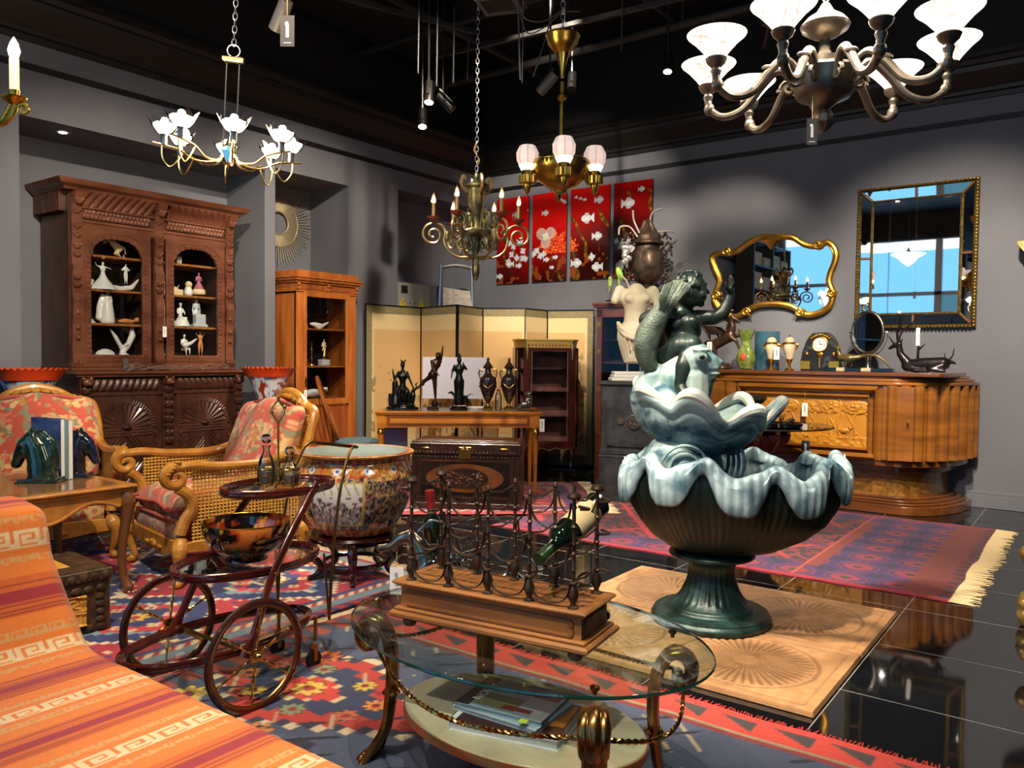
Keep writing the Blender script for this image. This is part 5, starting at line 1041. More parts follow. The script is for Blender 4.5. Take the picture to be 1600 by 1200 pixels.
# ------------------------------------------------------------------ side table, bookends, chest
mat('honey_walnut', '9A6426', .32, col2='B87C36', scale=2.5, stretch=(6, 1, 6), detail=5, coat=.35); mat('table_leather', '7A5630', .18, col2='8A6438', scale=4, coat=.5); mat('walnut_leg', '5E3A20', .35, col2='7A4E2C', scale=3, stretch=(4, 4, 1), coat=.25)
def side_table():
    x1, y1 = -4.16, 2.252; Wd, Dp = 1.3, .86; t = thing('side_table', 'honey coloured walnut side table on cabriole legs carrying the horse head bookends', 'table', (x1, y1-Wd/2, 0), PI/2)
    bld('table_top', 'honey_walnut', t, lambda b: (b.box(-Wd/2, Wd/2, 0, Dp, .578, .598, ch=.007), b.box(-Wd/2+.015, Wd/2-.015, .015, Dp-.015, .56, .578, ch=.005)))
    bld('inset', 'table_leather', t, lambda b: b.box(-Wd/2+.06, Wd/2-.06, .06, Dp-.06, .596, .5995), label='darker glossy inset panel')
    ap = [(-.6, .56), (-.6, .50)]+[(x, .475+.03*math.cos(x*2*PI/.42)-.02*math.cos(x*2*PI/1.2)) for x in np.linspace(-.56, .56, 40)]+[(.6, .5), (.6, .56)]
    bld('apron', 'honey_walnut', t, lambda b: (b.prism(ap, .03, .05), b.prism(ap, Dp-.05, Dp-.03), b.tube([(x, .028, z+.006) for x, z in ap[2:-2]], .008, 6), b.box(-.6, -.58, .03, Dp-.03, .48, .56), b.box(.58, .6, .03, Dp-.03, .48, .56)))
    for x, sx in ((-.6, -1), (.6, 1)):
        for y, sy in ((.05, -1), (Dp-.05, 1)):
            lg = bld('leg', 'walnut_leg', t, lambda q: q.chain(cr([(x, y, .555), (x+sx*.012, y+sy*.012, .5), (x+sx*.005, y+sy*.004, .4), (x-sx*.01, y-sy*.01, .25), (x-sx*.008, y-sy*.008, .12), (x+sx*.01, y+sy*.014, .04)], 4), [float(v_) for v_ in np.interp(np.linspace(0, 1, 21), [0, .2, .4, .65, .85, 1], [.034, .04, .027, .021, .02, .028])], 12))
            bld('carving', 'walnut_leg', lg, lambda q: [q.ell((x+sx*.03, y+sy*.03-.0, .53-.028*k), (.014-.0012*k, .014-.0012*k, .018), 8) for k in range(8)]+[q.ell((x+sx*.02+dx, y+sy*.035+dy, .014), (.013, .016, .014), 8) for dx, dy in ((-.018, 0), (0, sy*.01), (.018, 0))])
side_table()
mat('raku_green', '0E2420', .12, col2='2F4A36', scale=9, dist=1.5, coat=1, mix=(.45, .75)); mat('raku_blue', '0E1524', .12, col2='2C3658', scale=9, dist=1.5, coat=1, mix=(.45, .75))
def horse_head(loc, rz, label, m_, s=1.):
    t = thing('horse_head_bookend', label, 'bookend', loc, rz)
    b = MB(); c = lambda *p: tuple(v*s for v in p)
    b.chain([c(.035, 0, .03), c(.03, 0, .09), c(.015, 0, .15), c(-.005, 0, .19)], [v*s for v in (.062, .058, .05, .042)], 16)
    b.chain([c(.06, 0, .05), c(.075, 0, .12), c(.06, 0, .18), (.02*s, 0, .215*s)], [v*s for v in (.03, .028, .024, .02)], 12)
    b.chain([c(-.005, 0, .19), c(-.035, 0, .165), c(-.062, 0, .12), c(-.075, 0, .085)], [v*s for v in (.04, .038, .027, .022)], 16)
    b.ell(c(-.035, 0, .14), (.03*s, .036*s, .036*s), 14); b.ell(c(-.08, 0, .075), (.02*s, .02*s, .016*s), 12)
    for y in (-1, 1): b.chain([c(-.005, y*.02, .215), c(-.0, y*.026, .245)], [.013*s, .005*s]); b.ell(c(-.045, y*.028, .165), (.012*s, .008*s, .012*s), 8); b.ell(c(-.09, y*.014, .085), .007*s, 6)
    for k in range(7): b.ell(c(.085-.004*k, 0, .07+.022*k), (.014*s, .016*s, .016*s), 8)
    b.box(-.05*s, .11*s, -.055*s, .055*s, 0, .022)
    organic(b, 'head', m_, t, .005, 3)
    organic(MB().chain([c(.02, .0, .222), c(-.02, 0, .215), c(-.03, 0, .19)], [.012*s, .012*s, .006*s], 10).chain([c(.095, .0, .06), c(.095, .0, .12), c(.08, 0, .18), c(.04, 0, .222)], [.013*s]*4, 10), 'mane', m_, t, .005, 3)
    bld('eye', 'grape_dark', t, lambda q: [q.ell(c(-.045, y*.036, .165), .006*s, 8) for y in (-1, 1)])
    bld('base', 'raku_green', t, lambda q: q.box(-.06*s, .12*s, -.06*s, .06*s, 0, .008, ch=.002)); return t
horse_head((-4.63, 1.93, .60), YAW+.1, 'green black glazed horse head bookend facing left in front of the blue book', 'raku_green', 1.2)
horse_head((-4.64, 2.17, .60), YAW+PI+.15, 'blue black glazed horse head bookend facing right behind the upright book', 'raku_blue', 1.12)
horse_head((-4.66, 1.66, .60), YAW+PI+.1, 'dark glazed object cut by the left edge on the side table', 'raku_green', .8)
def up_book():
    t = thing('standing_book', 'upright book with a blue scenic cover between the two horse heads', 'book', (-4.72, 2.04, .60), YAW-2.04)
    bld('cover', mat('book_blue', '5C6C98', .2, col2='2C4880', scale=5, stretch=(1, 1, 3), coat=.6), t, lambda b: (b.box(-.015, -.012, -.13, .13, 0, .335), b.box(.012, .015, -.13, .13, 0, .335)))
    bld('pages', 'paper', t, lambda b: b.box(-.012, .012, -.125, .13, .003, .33)); mat('spine_teal', '86A0A0', .4)
up_book()
t2 = thing('standing_book', 'second upright book with pale teal spine behind the blue covered one', 'book', (-4.69, 2.065, .60), YAW-2.04); bld('cover', 'spine_teal', t2, lambda b: b.box(-.013, .013, -.13, .13, 0, .33)); bld('pages', 'paper', t2, lambda b: b.box(-.010, .010, -.128, .132, .004, .326))
# carved camphor chest
mat('chest_dark', '2E2014', .45, col2='4E3A24', scale=22, bump=.4, bscale=70); mat('chest_gold', 'B5802C', .4, col2='D09A40', scale=9, bump=.25, bscale=40)
def fig_relief(u, v): return .004+.007*(vn(u, v, 9, 4) > .5)*vn(u, v, 24, 2)+.008*(np.minimum(np.minimum(u, 1-u), np.minimum(v, 1-v)) < .05)
t = thing('carved_chest', 'small dark carved chest with golden relief panels behind the orange daybed', 'chest', (-3.735, 1.50, .009), PI/2-.06)
bld('body', 'chest_dark', t, lambda b: (b.box(-.37, .37, 0, .42, 0, .235), [b.ell((-.33+.055*k, -.004, z), (.024, .01, .018), 8) for k in range(13) for z in (.205, .025)], [b.ell((sx*.325, -.004, .06+.035*k), (.02, .01, .016), 8) for k in range(4) for sx in (-1, 1)]))
bld('lid', 'chest_dark', t, lambda b: (b.box(-.38, .38, -.01, .43, .238, .292, ch=.006), [b.ell((-.35+.05*k, -.012, .265), (.022, .008, .018), 8) for k in range(15)], [b.ell((-.355+.05*k, .015+.39*j, .293), (.02, .016, .006), 8) for k in range(15) for j in (0, 1)]))
bld('front_panel', 'chest_gold', t, lambda b: relief(b, -.26, .26, .045, .185, -.002, fig_relief, 120, 50), sm=60); bld('lid_panel', 'chest_gold', t, lambda b: b.box(-.24, .24, .12, .3, .292, .297, ch=.002))
# ------------------------------------------------------------------ jardiniere on a rosewood stand
mat('jar_paint', vc=True, rough=.14, coat=.9); mat('celadon', 'AEBBB4', .15, coat=.7); mat('rosewood', '1E0806', .18, col2='2C0E0A', scale=6, coat=.7)
def jardiniere():
    J = (-3.50, 3.20); t = thing('jardiniere', 'large porcelain fish bowl painted with gold flowers and landscape panel on rosewood stand', 'planter', (J[0], J[1], .009))
    P = [(.20, .262), (.215, .275), (.25, .32), (.295, .40), (.325, .48), (.336, .55), (.332, .61), (.315, .655), (.298, .685), (.298, .70), (.31, .712), (.335, .722), (.342, .732), (.335, .738), (.30, .737)]
    pp = cr([(r, z, 0) for r, z in P], 7); n = 420; A = np.linspace(0, 2*np.pi, n, endpoint=False)
    R = np.array([p.x for p in pp]); Z = np.array([p.y for p in pp]); a, r = np.meshgrid(A, R, indexing='ij'); _, z = np.meshgrid(A, Z, indexing='ij'); k = np.meshgrid(A, np.arange(len(R)), indexing='ij')[1]
    s = a*.33; C = np.zeros(a.shape+(3,)); paint(C, s > -1, '20243C')
    n1 = vn(s, z, 60, 3); n2 = vn(s, z, 90, 5); n3 = vn(s, z, 34, 8); paint(C, (np.abs(n1-.5) < .13) | (np.abs(n3-.5) < .05), 'A08C62'); paint(C, np.abs(n2-.5) < .06, '5E5240'); paint(C, n2 > .86, '9A5632')
    for i in range(60):
        ca = (i*2.399) % (2*PI); cz = .33+.30*((i*.618) % 1); d = np.hypot(((a-ca+PI) % (2*PI)-PI)*.32, z-cz)
        th = np.arctan2(z-cz, ((a-ca+PI) % (2*PI)-PI)); rr = .028*(1+.25*np.cos(6*th)); m_ = d < rr
        paint(C, d < rr*1.25, '14182C'); paint(C, m_, ('2A5E4C', 'A8582E', '24584A', 'A88C58')[i % 4]); paint(C, d < .008, 'D9B860')
    up = (z > .60) & (z < .69); paint(C, up & (z > .615+.02*np.abs(np.sin(a*9))), 'A8743A'); paint(C, up & (n1 > .6), 'D9AE60'); paint(C, up & (n2 > .7), 'B5452A')
    for i in range(12):
        ca = i*PI/6; d = np.hypot(((a-ca+PI) % (2*PI)-PI)*.3, z-.655); paint(C, d < .02, 'C9CCDA'); paint(C, d < .009, '3E5AA0')
    al = (a-math.radians(-63)+PI) % (2*PI)-PI; pw = .52; pan = (np.abs(al) < pw) & (z > .345) & (z < .60); e = np.minimum(pw-np.abs(al), np.minimum((z-.345)*3, (.60-z)*3))
    paint(C, pan, 'B9A45A'); pi_ = pan & (e > .035); paint(C, pi_, 'CFCFC8')
    hill = z < .43+.05*vn(al, al*0, 9, 2)+.02*vn(al, z, 30, 4); paint(C, pi_ & hill & (vn(al, z*3, 28, 8) > .38), '8E8C84'); paint(C, pi_ & hill & (vn(al, z*4, 50, 6) > .6), '3C3C3A')
    tr = (vn(al, z*3.5, 16, 12) > .62) & (z > .44) & (z < .515); paint(C, pi_ & tr, '4A4C4A'); cl = (z > .53) & (np.abs(np.sin(al*22+z*30)) < .35); paint(C, pi_ & cl, 'A59A68')
    paint(C, z < .315, 'A8543A'); paint(C, (z < .315) & (n1 > .55), 'C79A60'); paint(C, (z > .315) & (z < .322), '5E1E14'); paint(C, (z < .272), '7A2A1C')
    rim = k >= 62; paint(C, (z > .69), '5E2A1C'); paint(C, (z > .69) & (np.sin(a*40) > .2), '8E5A34'); paint(C, (k > len(R)-13), 'C4603A'); paint(C, (k > len(R)-13) & (n2 > .55), 'D9A070'); paint(C, (k > len(R)-21) & (k <= len(R)-13), 'B58A3A')
    MB().grid(r*np.cos(a), r*np.sin(a), z, C, cu=True).build('bowl', 'jar_paint', t, sm=60)
    bld('lining', 'celadon', t, lambda b: b.lathe([(.30, .737), (.292, .70), (.29, .68), (.32, .60), (.325, .54), (.30, .42), (.22, .30), (0, .28)], 64, cap=False), label='pale celadon inside')
    bld('rim_line', 'gold_rim', t, lambda b: b.tube([(.342*math.cos(2*PI*i/72), .342*math.sin(2*PI*i/72), .730) for i in range(72)], .0035, 6, closed=True, up=(0, 0, 1)))
    sd = bld('stand', 'rosewood', t, lambda b: (b.lathe([(.19, .235), (.25, .238), (.262, .248), (.25, .262), (.21, .262)], 56), b.lathe([(.22, .21), (.225, .235), (.20, .235)], 56), b.tube([(.18*math.cos(2*PI*i/48), .18*math.sin(2*PI*i/48), .085) for i in range(48)], .014, 8, closed=True, up=(0, 0, 1))))
    for i in range(5):
        an = math.radians(-45)+i*2*PI/5; d = Vector((math.cos(an), math.sin(an), 0))
        bld('leg', 'rosewood', sd, lambda b: b.chain([d*x+Vector((0, 0, z_)) for x, z_ in [(p.x, p.y) for p in cr([(.225, .235, 0), (.262, .20, 0), (.262, .15, 0), (.215, .10, 0), (.20, .06, 0), (.235, .022, 0), (.262, .014, 0)], 3)]], [float(q) for q in np.interp(np.linspace(0, 1, 19), [0, .25, .6, .85, 1], [.026, .028, .019, .015, .016])], 8))
jardiniere()

# ------------------------------------------------------------------ trunk and writing table, facing the room
mat('trunk_dark', '1A0F0A', .32, col2='331C12', scale=14, bump=.35, bscale=55, coat=.3); mat('trunk_inlay', '4A2812', .3, col2='6A3E1E', scale=5, coat=.4); mat('trunk_black', '0E0A08', .25, coat=.4)
TA = math.radians(29.8)
def trunk():
    t = thing('blanket_chest', 'large dark carved camphor trunk with oval inlay and brass lock under the writing table', 'trunk', (-4.686, 4.923, .016), TA); W = .913
    bld('body', 'trunk_dark', t, lambda b: (b.box(0, W, 0, .43, .05, .45), b.box(-.01, W+.01, -.012, .44, .0, .05, ch=.006), [b.ell((.02+k*.03, -.003, z), (.014, .007, .01), 6) for k in range(30) for z in (.09, .435)], [b.ell((x, -.003, .11+.03*k), (.01, .007, .014), 6) for k in range(11) for x in (.035, .878)]))
    bld('lid', 'trunk_dark', t, lambda b: (b.box(-.01, W+.01, -.012, .44, .455, .555, ch=.008), b.box(.0, W, 0, .43, .555, .568, ch=.004), b.box(.06, W-.06, .06, .37, .566, .575, ch=.004), [b.ell((.04+k*.032, -.014, .475), (.014, .006, .01), 6) for k in range(27)]))
    bld('inset_panel', 'trunk_black', t, lambda b: b.box(.08, W-.08, -.006, 0, .12, .40)); bld('inlay_field', 'trunk_inlay', t, lambda b: b.prism([(.456+.33*math.cos(2*PI*k/48), .26+.12*math.sin(2*PI*k/48)) for k in range(48)], -.009, -.005))
    bld('oval_carving', 'trunk_dark', t, lambda b: (b.prism([(.456+.20*math.cos(2*PI*k/48), .26+.085*math.sin(2*PI*k/48)) for k in range(48)], -.013, -.008), [b.ell((.456+.19*(rnd.random()*2-1)*.8, -.015, .26+.07*(rnd.random()*2-1)*.8), (.02, .007, .014), 8) for k in range(40)]))
    bld('carved_flower', 'trunk_inlay', t, lambda b: [b.ell((.456+.16*(rnd.random()*2-1), -.018, .26+.05*(rnd.random()*2-1)), (.016, .007, .012), 8) for k in range(14)])
    bld('brass_strip', 'brass_bright', t, lambda b: b.box(.09, W-.09, -.009, -.005, .402, .406))
    lk = bld('lock_plate', 'brass_dull', t, lambda b: b.box(.41, .51, -.019, -.012, .425, .525, ch=.003)); bld('lock_hasp', 'brass_dull', lk, lambda b: (b.box(.435, .485, -.024, -.018, .45, .51, ch=.002), b.box(.45, .47, -.028, -.02, .5, .53)))
    bld('corner_mount', 'brass_dull', t, lambda b: [b.ell((x, -.016, .51), (.04, .008, .01), 10) for x in (.12, .79)])
trunk()
mat('satinwood', 'A8641E', .3, col2='BE7A2C', scale=2, stretch=(1, 6, 6), detail=5, coat=.35); mat('satin_dark', '7A4214', .35, coat=.2); mat('gilt', 'C79A3E', .28, 1)
DA = math.atan2(6.17-5.16, -4.22+5.37); DW = 1.53
D0 = Vector((-5.37, 5.16, 0)); DX = Vector((math.cos(DA), math.sin(DA), 0)); DY = Vector((-math.sin(DA), math.cos(DA), 0))
def desk():
    t = thing('writing_table', 'honey satinwood writing table with fluted tapering legs carrying the bronze statues', 'table', (D0.x, D0.y, .0), DA); Dp = .58; H = .787
    bld('table_top', 'satinwood', t, lambda b: (b.box(-.01, DW+.01, -.01, Dp, H-.02, H, ch=.005), b.box(.0, DW, 0, Dp-.01, H-.03, H-.02)))
    bld('leather_inset', mat('desk_leather', '5A4A3A', .3, coat=.3), t, lambda b: b.box(.05, DW-.05, .05, Dp-.06, H-.001, H+.001))
    bld('apron', 'satinwood', t, lambda b: b.box(.02, DW-.02, .02, Dp-.03, H-.15, H-.028))
    bld('drawer_front', 'satin_dark', t, lambda b: (b.box(.1, DW-.1, .014, .022, H-.135, H-.045), b.box(.115, DW-.115, .010, .018, H-.12, H-.06))); bld('stringing', 'satinwood', t, lambda b: b.box(.13, DW-.13, .007, .012, H-.112, H-.068, ch=.002))
    for x in (.045, DW-.045):
        for y in (.045, Dp-.06):
            l = bld('leg', 'satinwood', t, lambda b: (b.box(x-.035, x+.035, y-.035, y+.035, H-.16, H-.03), b.lathe([(.014, .0), (.016, .05), (.02, .3), (.027, H-.23), (.03, H-.22)], 24, (x, y, 0), mod=lambda r, a, z, k: (r*(1-.05*math.cos(a*10)), z))))
            bld('gilt_collar', 'gilt', l, lambda b: b.lathe([(.024, H-.222), (.034, H-.21), (.034, H-.185), (.028, H-.175), (.03, H-.16)], 20, (x, y, 0), mod=lambda r, a, z, k: (r*(1+.06*math.cos(a*10)), z)))
desk()
mat('bronze_black', '10110F', .3, .7, col2='1E2420', scale=14); mat('bronze_brown', '2A1A10', .32, .7, col2='3A2618', scale=14); mat('urn_dark', '241A1C', .15, .2, coat=.7); mat('marble_black', '0E0E10', .15, coat=.5)
def on_desk(px, f=.5): p = pl(px, 640, D0+DY*(.58*f), DA); return Vector((p.x, p.y, .788))
def bronze(px, name, label, b, m_='bronze_black', f=.5, rz=YAW, vox=.006, parts=(), cat='statue'):
    t = thing(name, label, cat, on_desk(px, f), rz); organic(b, 'figure', m_, t, vox, 3)
    for n_, m2, bb in parts: bb.build(n_, m2, t)
    return t
# seated lady with companions
b = FIG(.46, dict(pelvis=(0, 0, .42), waist=(0, 0, .53), chest=(0, -.01, .68), neck=(0, -.01, .82), head=(0, -.02, .915), sL=(-.1, 0, .76), sR=(.1, 0, .76), eL=(-.17, -.03, .62), hL=(-.2, -.05, .8), eR=(.16, -.03, .6), hR=(.24, -.06, .42), pL=(-.05, 0, .38), pR=(.05, 0, .38), kL=(-.05, -.16, .36), kR=(.09, -.15, .36), aL=(-.02, -.17, .06), aR=(.05, -.14, .06)), fem=True)
b.chain([(-.07, 0, .05), (-.07, .02, .15), (-.075, .02, .25)], [.05, .035, .03]); b.ell((.0, .02, .12), (.08, .06, .11)); b.chain([(.08, 0, .04), (.1, -.01, .13), (.1, 0, .17)], [.03, .028, .02]); b.chain([(.11, -.02, .19), (.13, -.02, .2)], [.02, .012]); b.chain([(-.01, 0, .46), (-.02, 0, .475)], [.01, .006]); b.chain([(.02, 0, .46), (.03, 0, .475)], [.01, .006]); b.ell((0, 0, .035), (.13, .09, .02))
bronze(629, 'seated_lady_statue', 'green black bronze of a seated lady, leftmost statue on the writing table', b, parts=[('plinth', 'marble_black', MB().lathe([(.15, 0), (.155, .005), (.155, .022), (.15, .027)], 40, sy=.7)), ('block', 'marble_black', MB().tube([(-.11, .02, .03), (-.11, .02, .15)], .03, 16))])
b = FIG(.50, dict(head=(.10, -.02, .965), neck=(.075, 0, .9), chest=(.055, 0, .81), waist=(.03, 0, .70), pelvis=(.0, 0, .61), sL=(-.02, -.03, .86), sR=(.14, .02, .86), eR=(.17, 0, 1.0), hR=(.185, 0, 1.12), eL=(.0, -.05, .72), hL=(.1, -.08, .62), pR=(.03, 0, .57), pL=(-.03, 0, .58), kR=(.045, -.02, .36), aR=(.05, .02, .14), kL=(-.14, .02, .50), aL=(-.28, .03, .36)))
b.v = [(x, y, z+.03) for x, y, z in b.v]; b.ell((.02, 0, .055), (.035, .035, .04)); b.chain([(-.15, 0, .2), (-.165, 0, .24), (-.14, 0, .26)], [.008, .008, .005]); b.chain([(.07, 0, .53), (.03, .0, .545)], [.012, .004])
bronze(676, 'messenger_statue', 'brown bronze of a leaping messenger pointing up on the writing table', b, 'bronze_brown', parts=[('plinth', 'marble_black', MB().box(-.05, .06, -.045, .045, 0, .032, ch=.004))])
b = FIG(.47, dict(hL=(-.15, -.05, .60), eL=(-.14, 0, .7), eR=(.15, -.03, .75), hR=(.09, -.07, .86)), fem=True); b.lathe([(.055, .02), (.05, .06), (.04, .16), (.045, .24), (.03, .3)], 20); b.v = [(x, y, z+.035) for x, y, z in b.v]; b.chain([(0, 0, .515), (.0, .01, .53)], [.02, .012])
bronze(717, 'lady_with_hound_statue', 'dark bronze of a standing draped lady beside a greyhound, middle of the writing table', b, parts=[('plinth', 'marble_black', MB().lathe([(.085, 0), (.09, .005), (.09, .02), (.075, .024), (.08, .035)], 36))])
b = MB(); b.chain([(.06, .03, .12), (.02, .03, .125), (-.04, .03, .13)], [.016, .018, .02]); b.chain([(-.05, .03, .14), (-.075, .03, .165), (-.105, .03, .155)], [.014, .012, .006]); b.chain([(.07, .03, .125), (.11, .03, .15), (.14, .03, .14)], [.008, .005, .003])
for x, dx in ((-.04, -.02), (-.03, .0), (.06, .02), (.075, .04)): b.chain([(x, .03, .11), (x+dx*.5, .03, .07), (x+dx, .03, .035)], [.011, .007, .006])
organic(b, 'hound', 'bronze_black', [o for o in bpy.data.objects if o.name.startswith('lady_with_hound_statue')][0], .005, 2)
def urn(px, label):
    t = thing('mounted_urn', label, 'urn', on_desk(px, .45), YAW)
    bld('body', 'urn_dark', t, lambda b: b.lathe([(.03, .09), (.045, .12), (.075, .20), (.085, .26), (.075, .31), (.045, .335), (.03, .36), (.03, .40), (.04, .41)], 28))
    bld('lid', 'bronze_brown', t, lambda b: b.lathe([(.045, .40), (.05, .41), (.035, .43), (.015, .46), (.01, .47), (.014, .485), (.006, .50), (0, .505)], 20))
    bld('foot', 'brass_dull', t, lambda b: (b.lathe([(.05, .0), (.05, .02), (.02, .04), (.014, .06), (.03, .09), (.048, .125), (.046, .13)], 24), b.box(-.052, .052, -.052, .052, 0, .014)))
    bld('garland', 'brass_dull', t, lambda b: b.tube([(.084*math.cos(a), .084*math.sin(a), .235-.02*math.cos(a*4)) for a in [2*PI*k/48 for k in range(48)]], .004, 6, closed=True))
    for s in (-1, 1): bld('handle', 'brass_dull', t, lambda b: (b.tube(cr([(s*.04, 0, .37), (s*.075, 0, .39), (s*.085, 0, .34), (s*.07, 0, .285), (s*.082, 0, .25)], 5), .0055, 8), b.tube([(s*(.075)+.018*math.cos(k*.5), 0, .355+.018*math.sin(k*.5)) for k in range(12)], .004, 6)))
urn(762, 'left one of two dark lidded urns with brass handles on the writing table'); urn(795, 'right one of two dark lidded urns with brass handles, nearer the silver putto')
mat('clear_plastic', 'D8D8D8', .1, trans=.8)
t = thing('plastic_bottle', 'clear plastic water bottle with red cap between the two dark urns', 'bottle', on_desk(778.5, .3), 0); bld('bottle_body', 'crystal', t, lambda b: b.lathe([(.028, 0), (.032, .01), (.032, .05), (.029, .06), (.032, .07), (.032, .13), (.02, .17), (.012, .19)], 20)); bld('cap', 'red_cap', t, lambda b: b.lathe([(.015, .185), (.015, .205), (0, .206)], 16))
b = FIG(.2, sit, fat=1.1); b.chain([(-.1, 0, .02), (-.05, 0, .06), (0, 0, .05)], [.02, .03, .03]); b.ell((0, 0, .155), .032); bronze(826, 'silver_putto', 'small silver crouching putto at the right end of the writing table', b, 'silver_old', .35, cat='figurine')
pp_ = bld('folded_papers', 'paper', None, lambda b: (b.box(-.12, .12, -.05, .05, 0, .012), b.box(-.05, .16, -.06, .03, .012, .02))); tag(pp_, 'stack of white papers lying behind the bronzes on the writing table', 'papers', None, on_desk(740, .75), DA)
price_tag(Vector(on_desk(843, -.1))+Vector((.03, 0, -.01)), YAW, 'white tag on a red cord at the right end of the writing table', .045, .12, 'paper', .05, sc='7A2020', slant=(-.01, 0))
# board, chairs behind the table
mat('lilac_board', 'A8A6B4', .6); mat('seat_blue', '4E6E78', .6, col2='5E7E86', scale=20)
t = thing('blank_board', 'blank lilac grey board propped up behind the statues of the writing table', 'board', (on_desk(713, 1.85).x, on_desk(713, 1.85).y, .0), YAW); bld('panel', 'lilac_board', t, lambda b: b.box(-.36, .33, 0, .012, .85, 1.29)); bld('easel_leg', 'satin_dark', t, lambda b: [b.tube([(x, .03, .0), (x*.8, .02, 1.2)], .012, 8) for x in (-.25, .25)])
def blue_chair(loc, rz, label, back=True):
    t = thing('side_chair' if back else 'round_stool', label, 'chair' if back else 'stool', loc, rz)
    bld('seat', 'seat_blue', t, lambda b: b.lathe([(0, .40), (.2, .40), (.235, .42), (.23, .455), (.15, .475), (0, .48)], 32)); bld('seat_rail', 'satin_dark', t, lambda b: b.lathe([(.215, .36), (.225, .37), (.225, .41), (.2, .41)], 32))
    if back:
      bk = bld('back_frame', 'satin_dark', t, lambda b: b.tube([(.22*math.sin(2*PI*k/36), .2+.10*(1-math.cos(2*PI*k/36)), .78-.30*math.cos(2*PI*k/36)) for k in range(36)], .018, 8, closed=True))
      bld('back_splat', 'satin_dark', bk, lambda b: [b.tube([(x, .215, .5), (x*1.6, .31, .78), (x, .39, 1.06)], .009, 6) for x in (-.06, 0, .06)])
    for x in (-.17, .17):
        for y in (-.15, .17): bld('leg', 'satin_dark', t, lambda b: b.lathe([(.012, 0), (.02, .36)], 12, (x, y, 0)))
blue_chair((-5.33, 6.02, 0), YAW, 'low stool with round grey blue seat tucked behind the writing table', False)
blue_chair((-5.95, 5.48, 0), YAW+1.75, 'oval backed chair with blue seat seen side on right of the cherry cabinet')
bp_ = bld('blue_folder', mat('folder_blue', '8C9CC4', .6), None, lambda b: b.box(-.13, .13, -.01, .01, 0, .26)); tag(bp_, 'pale blue folder standing under the left end of the writing table', 'folder', None, (on_desk(616, .7).x, on_desk(616, .7).y, .40), DA)
st_ = bld('low_stool', 'satin_dark', None, lambda b: (b.box(-.16, .16, -.1, .1, .36, .40), [b.box(x-.012, x+.012, y-.012, y+.012, 0, .36) for x in (-.14, .14) for y in (-.08, .08)])); tag(st_, 'small dark stool under the left end of the writing table', 'stool', None, (on_desk(616, .7).x, on_desk(616, .7).y, 0), DA)

# ------------------------------------------------------------------ folding screen
mat('screen_silk', vc=True, rough=.75, bump=.03, bscale=300); mat('screen_border', '6E6448', .6, col2='8A7E58', scale=60); mat('lacquer_black', '0B0A0A', .25, coat=.3)
def fscreen():
    F = [(-6.40, 6.00), (-6.33, 6.79), (-5.62, 6.60), (-5.76, 7.216), (-5.313, 7.43), (-5.326, 7.90), (-4.783, 8.06)]; H = 1.86
    t = thing('folding_screen', 'tall beige folding paper screen with olive brocade border standing along the corner', 'folding screen')
    for i in range(6):
        a, b_ = Vector((*F[i], 0)), Vector((*F[i+1], 0)); L = (b_-a).length; an = math.atan2(b_.y-a.y, b_.x-a.x)
        p = bld('panel_frame', 'lacquer_black', t, lambda b: (b.box(0, L, 0, .02, 0.02, .045), b.box(0, L, 0, .02, H-.015, H), b.box(0, .008, 0, .02, .02, H), b.box(L-.008, L, 0, .02, .02, H)))
        p.location = a; p.rotation_euler = (0, 0, an)
        q = bld('brocade_border', 'screen_border', p, lambda b: b.box(.004, L-.004, .004, .014, .04, H-.01))
        nx, nz = 90, 240; l0, l1 = (.085 if i == 0 else .012), L-(.075 if i == 5 else .004); u, z = np.meshgrid(np.linspace(l0, l1, nx), np.linspace(.15, H-.10, nz), indexing='ij')
        C = np.zeros(u.shape+(3,)); paint(C, u > -1, 'BE9C68'); paint(C, (z > H-.27) | (u < l0+.03) & (i % 2 == 0) | (u > l1-.03) & (i % 2 == 1), 'C8B486'); paint(C, z < .4, 'BBA97C')
        g = (vn(u*1.0+i, z, 26, 3) > .66) & (vn(u+i, z, 7, 5) > .52) & (z < 1.35) & (i in (0, 2, 5)); paint(C, g, '8E7C58'); g2 = (vn(u+i, z*.5, 40, 7) > .7) & (z < 1.2) & (i in (1, 5, 2)); paint(C, g2 & (vn(u+i, z, 5, 2) > .5), '6E6450')
        if i == 1: paint(C, (np.abs(u-.25)+np.abs(z-.92)*1.4 < .16) & (vn(u, z, 20, 1) > .25), 'C4705A')
        if i == 5: paint(C, (np.abs(u-.34+.05*np.sin(z*9)) < .03) & (z < 1.25) & (z > .35), '7A7258')
        b = MB(); b.grid(u, u*0+.002, z, C); b.build('painted_paper', 'screen_silk', p, sm=180)
fscreen()
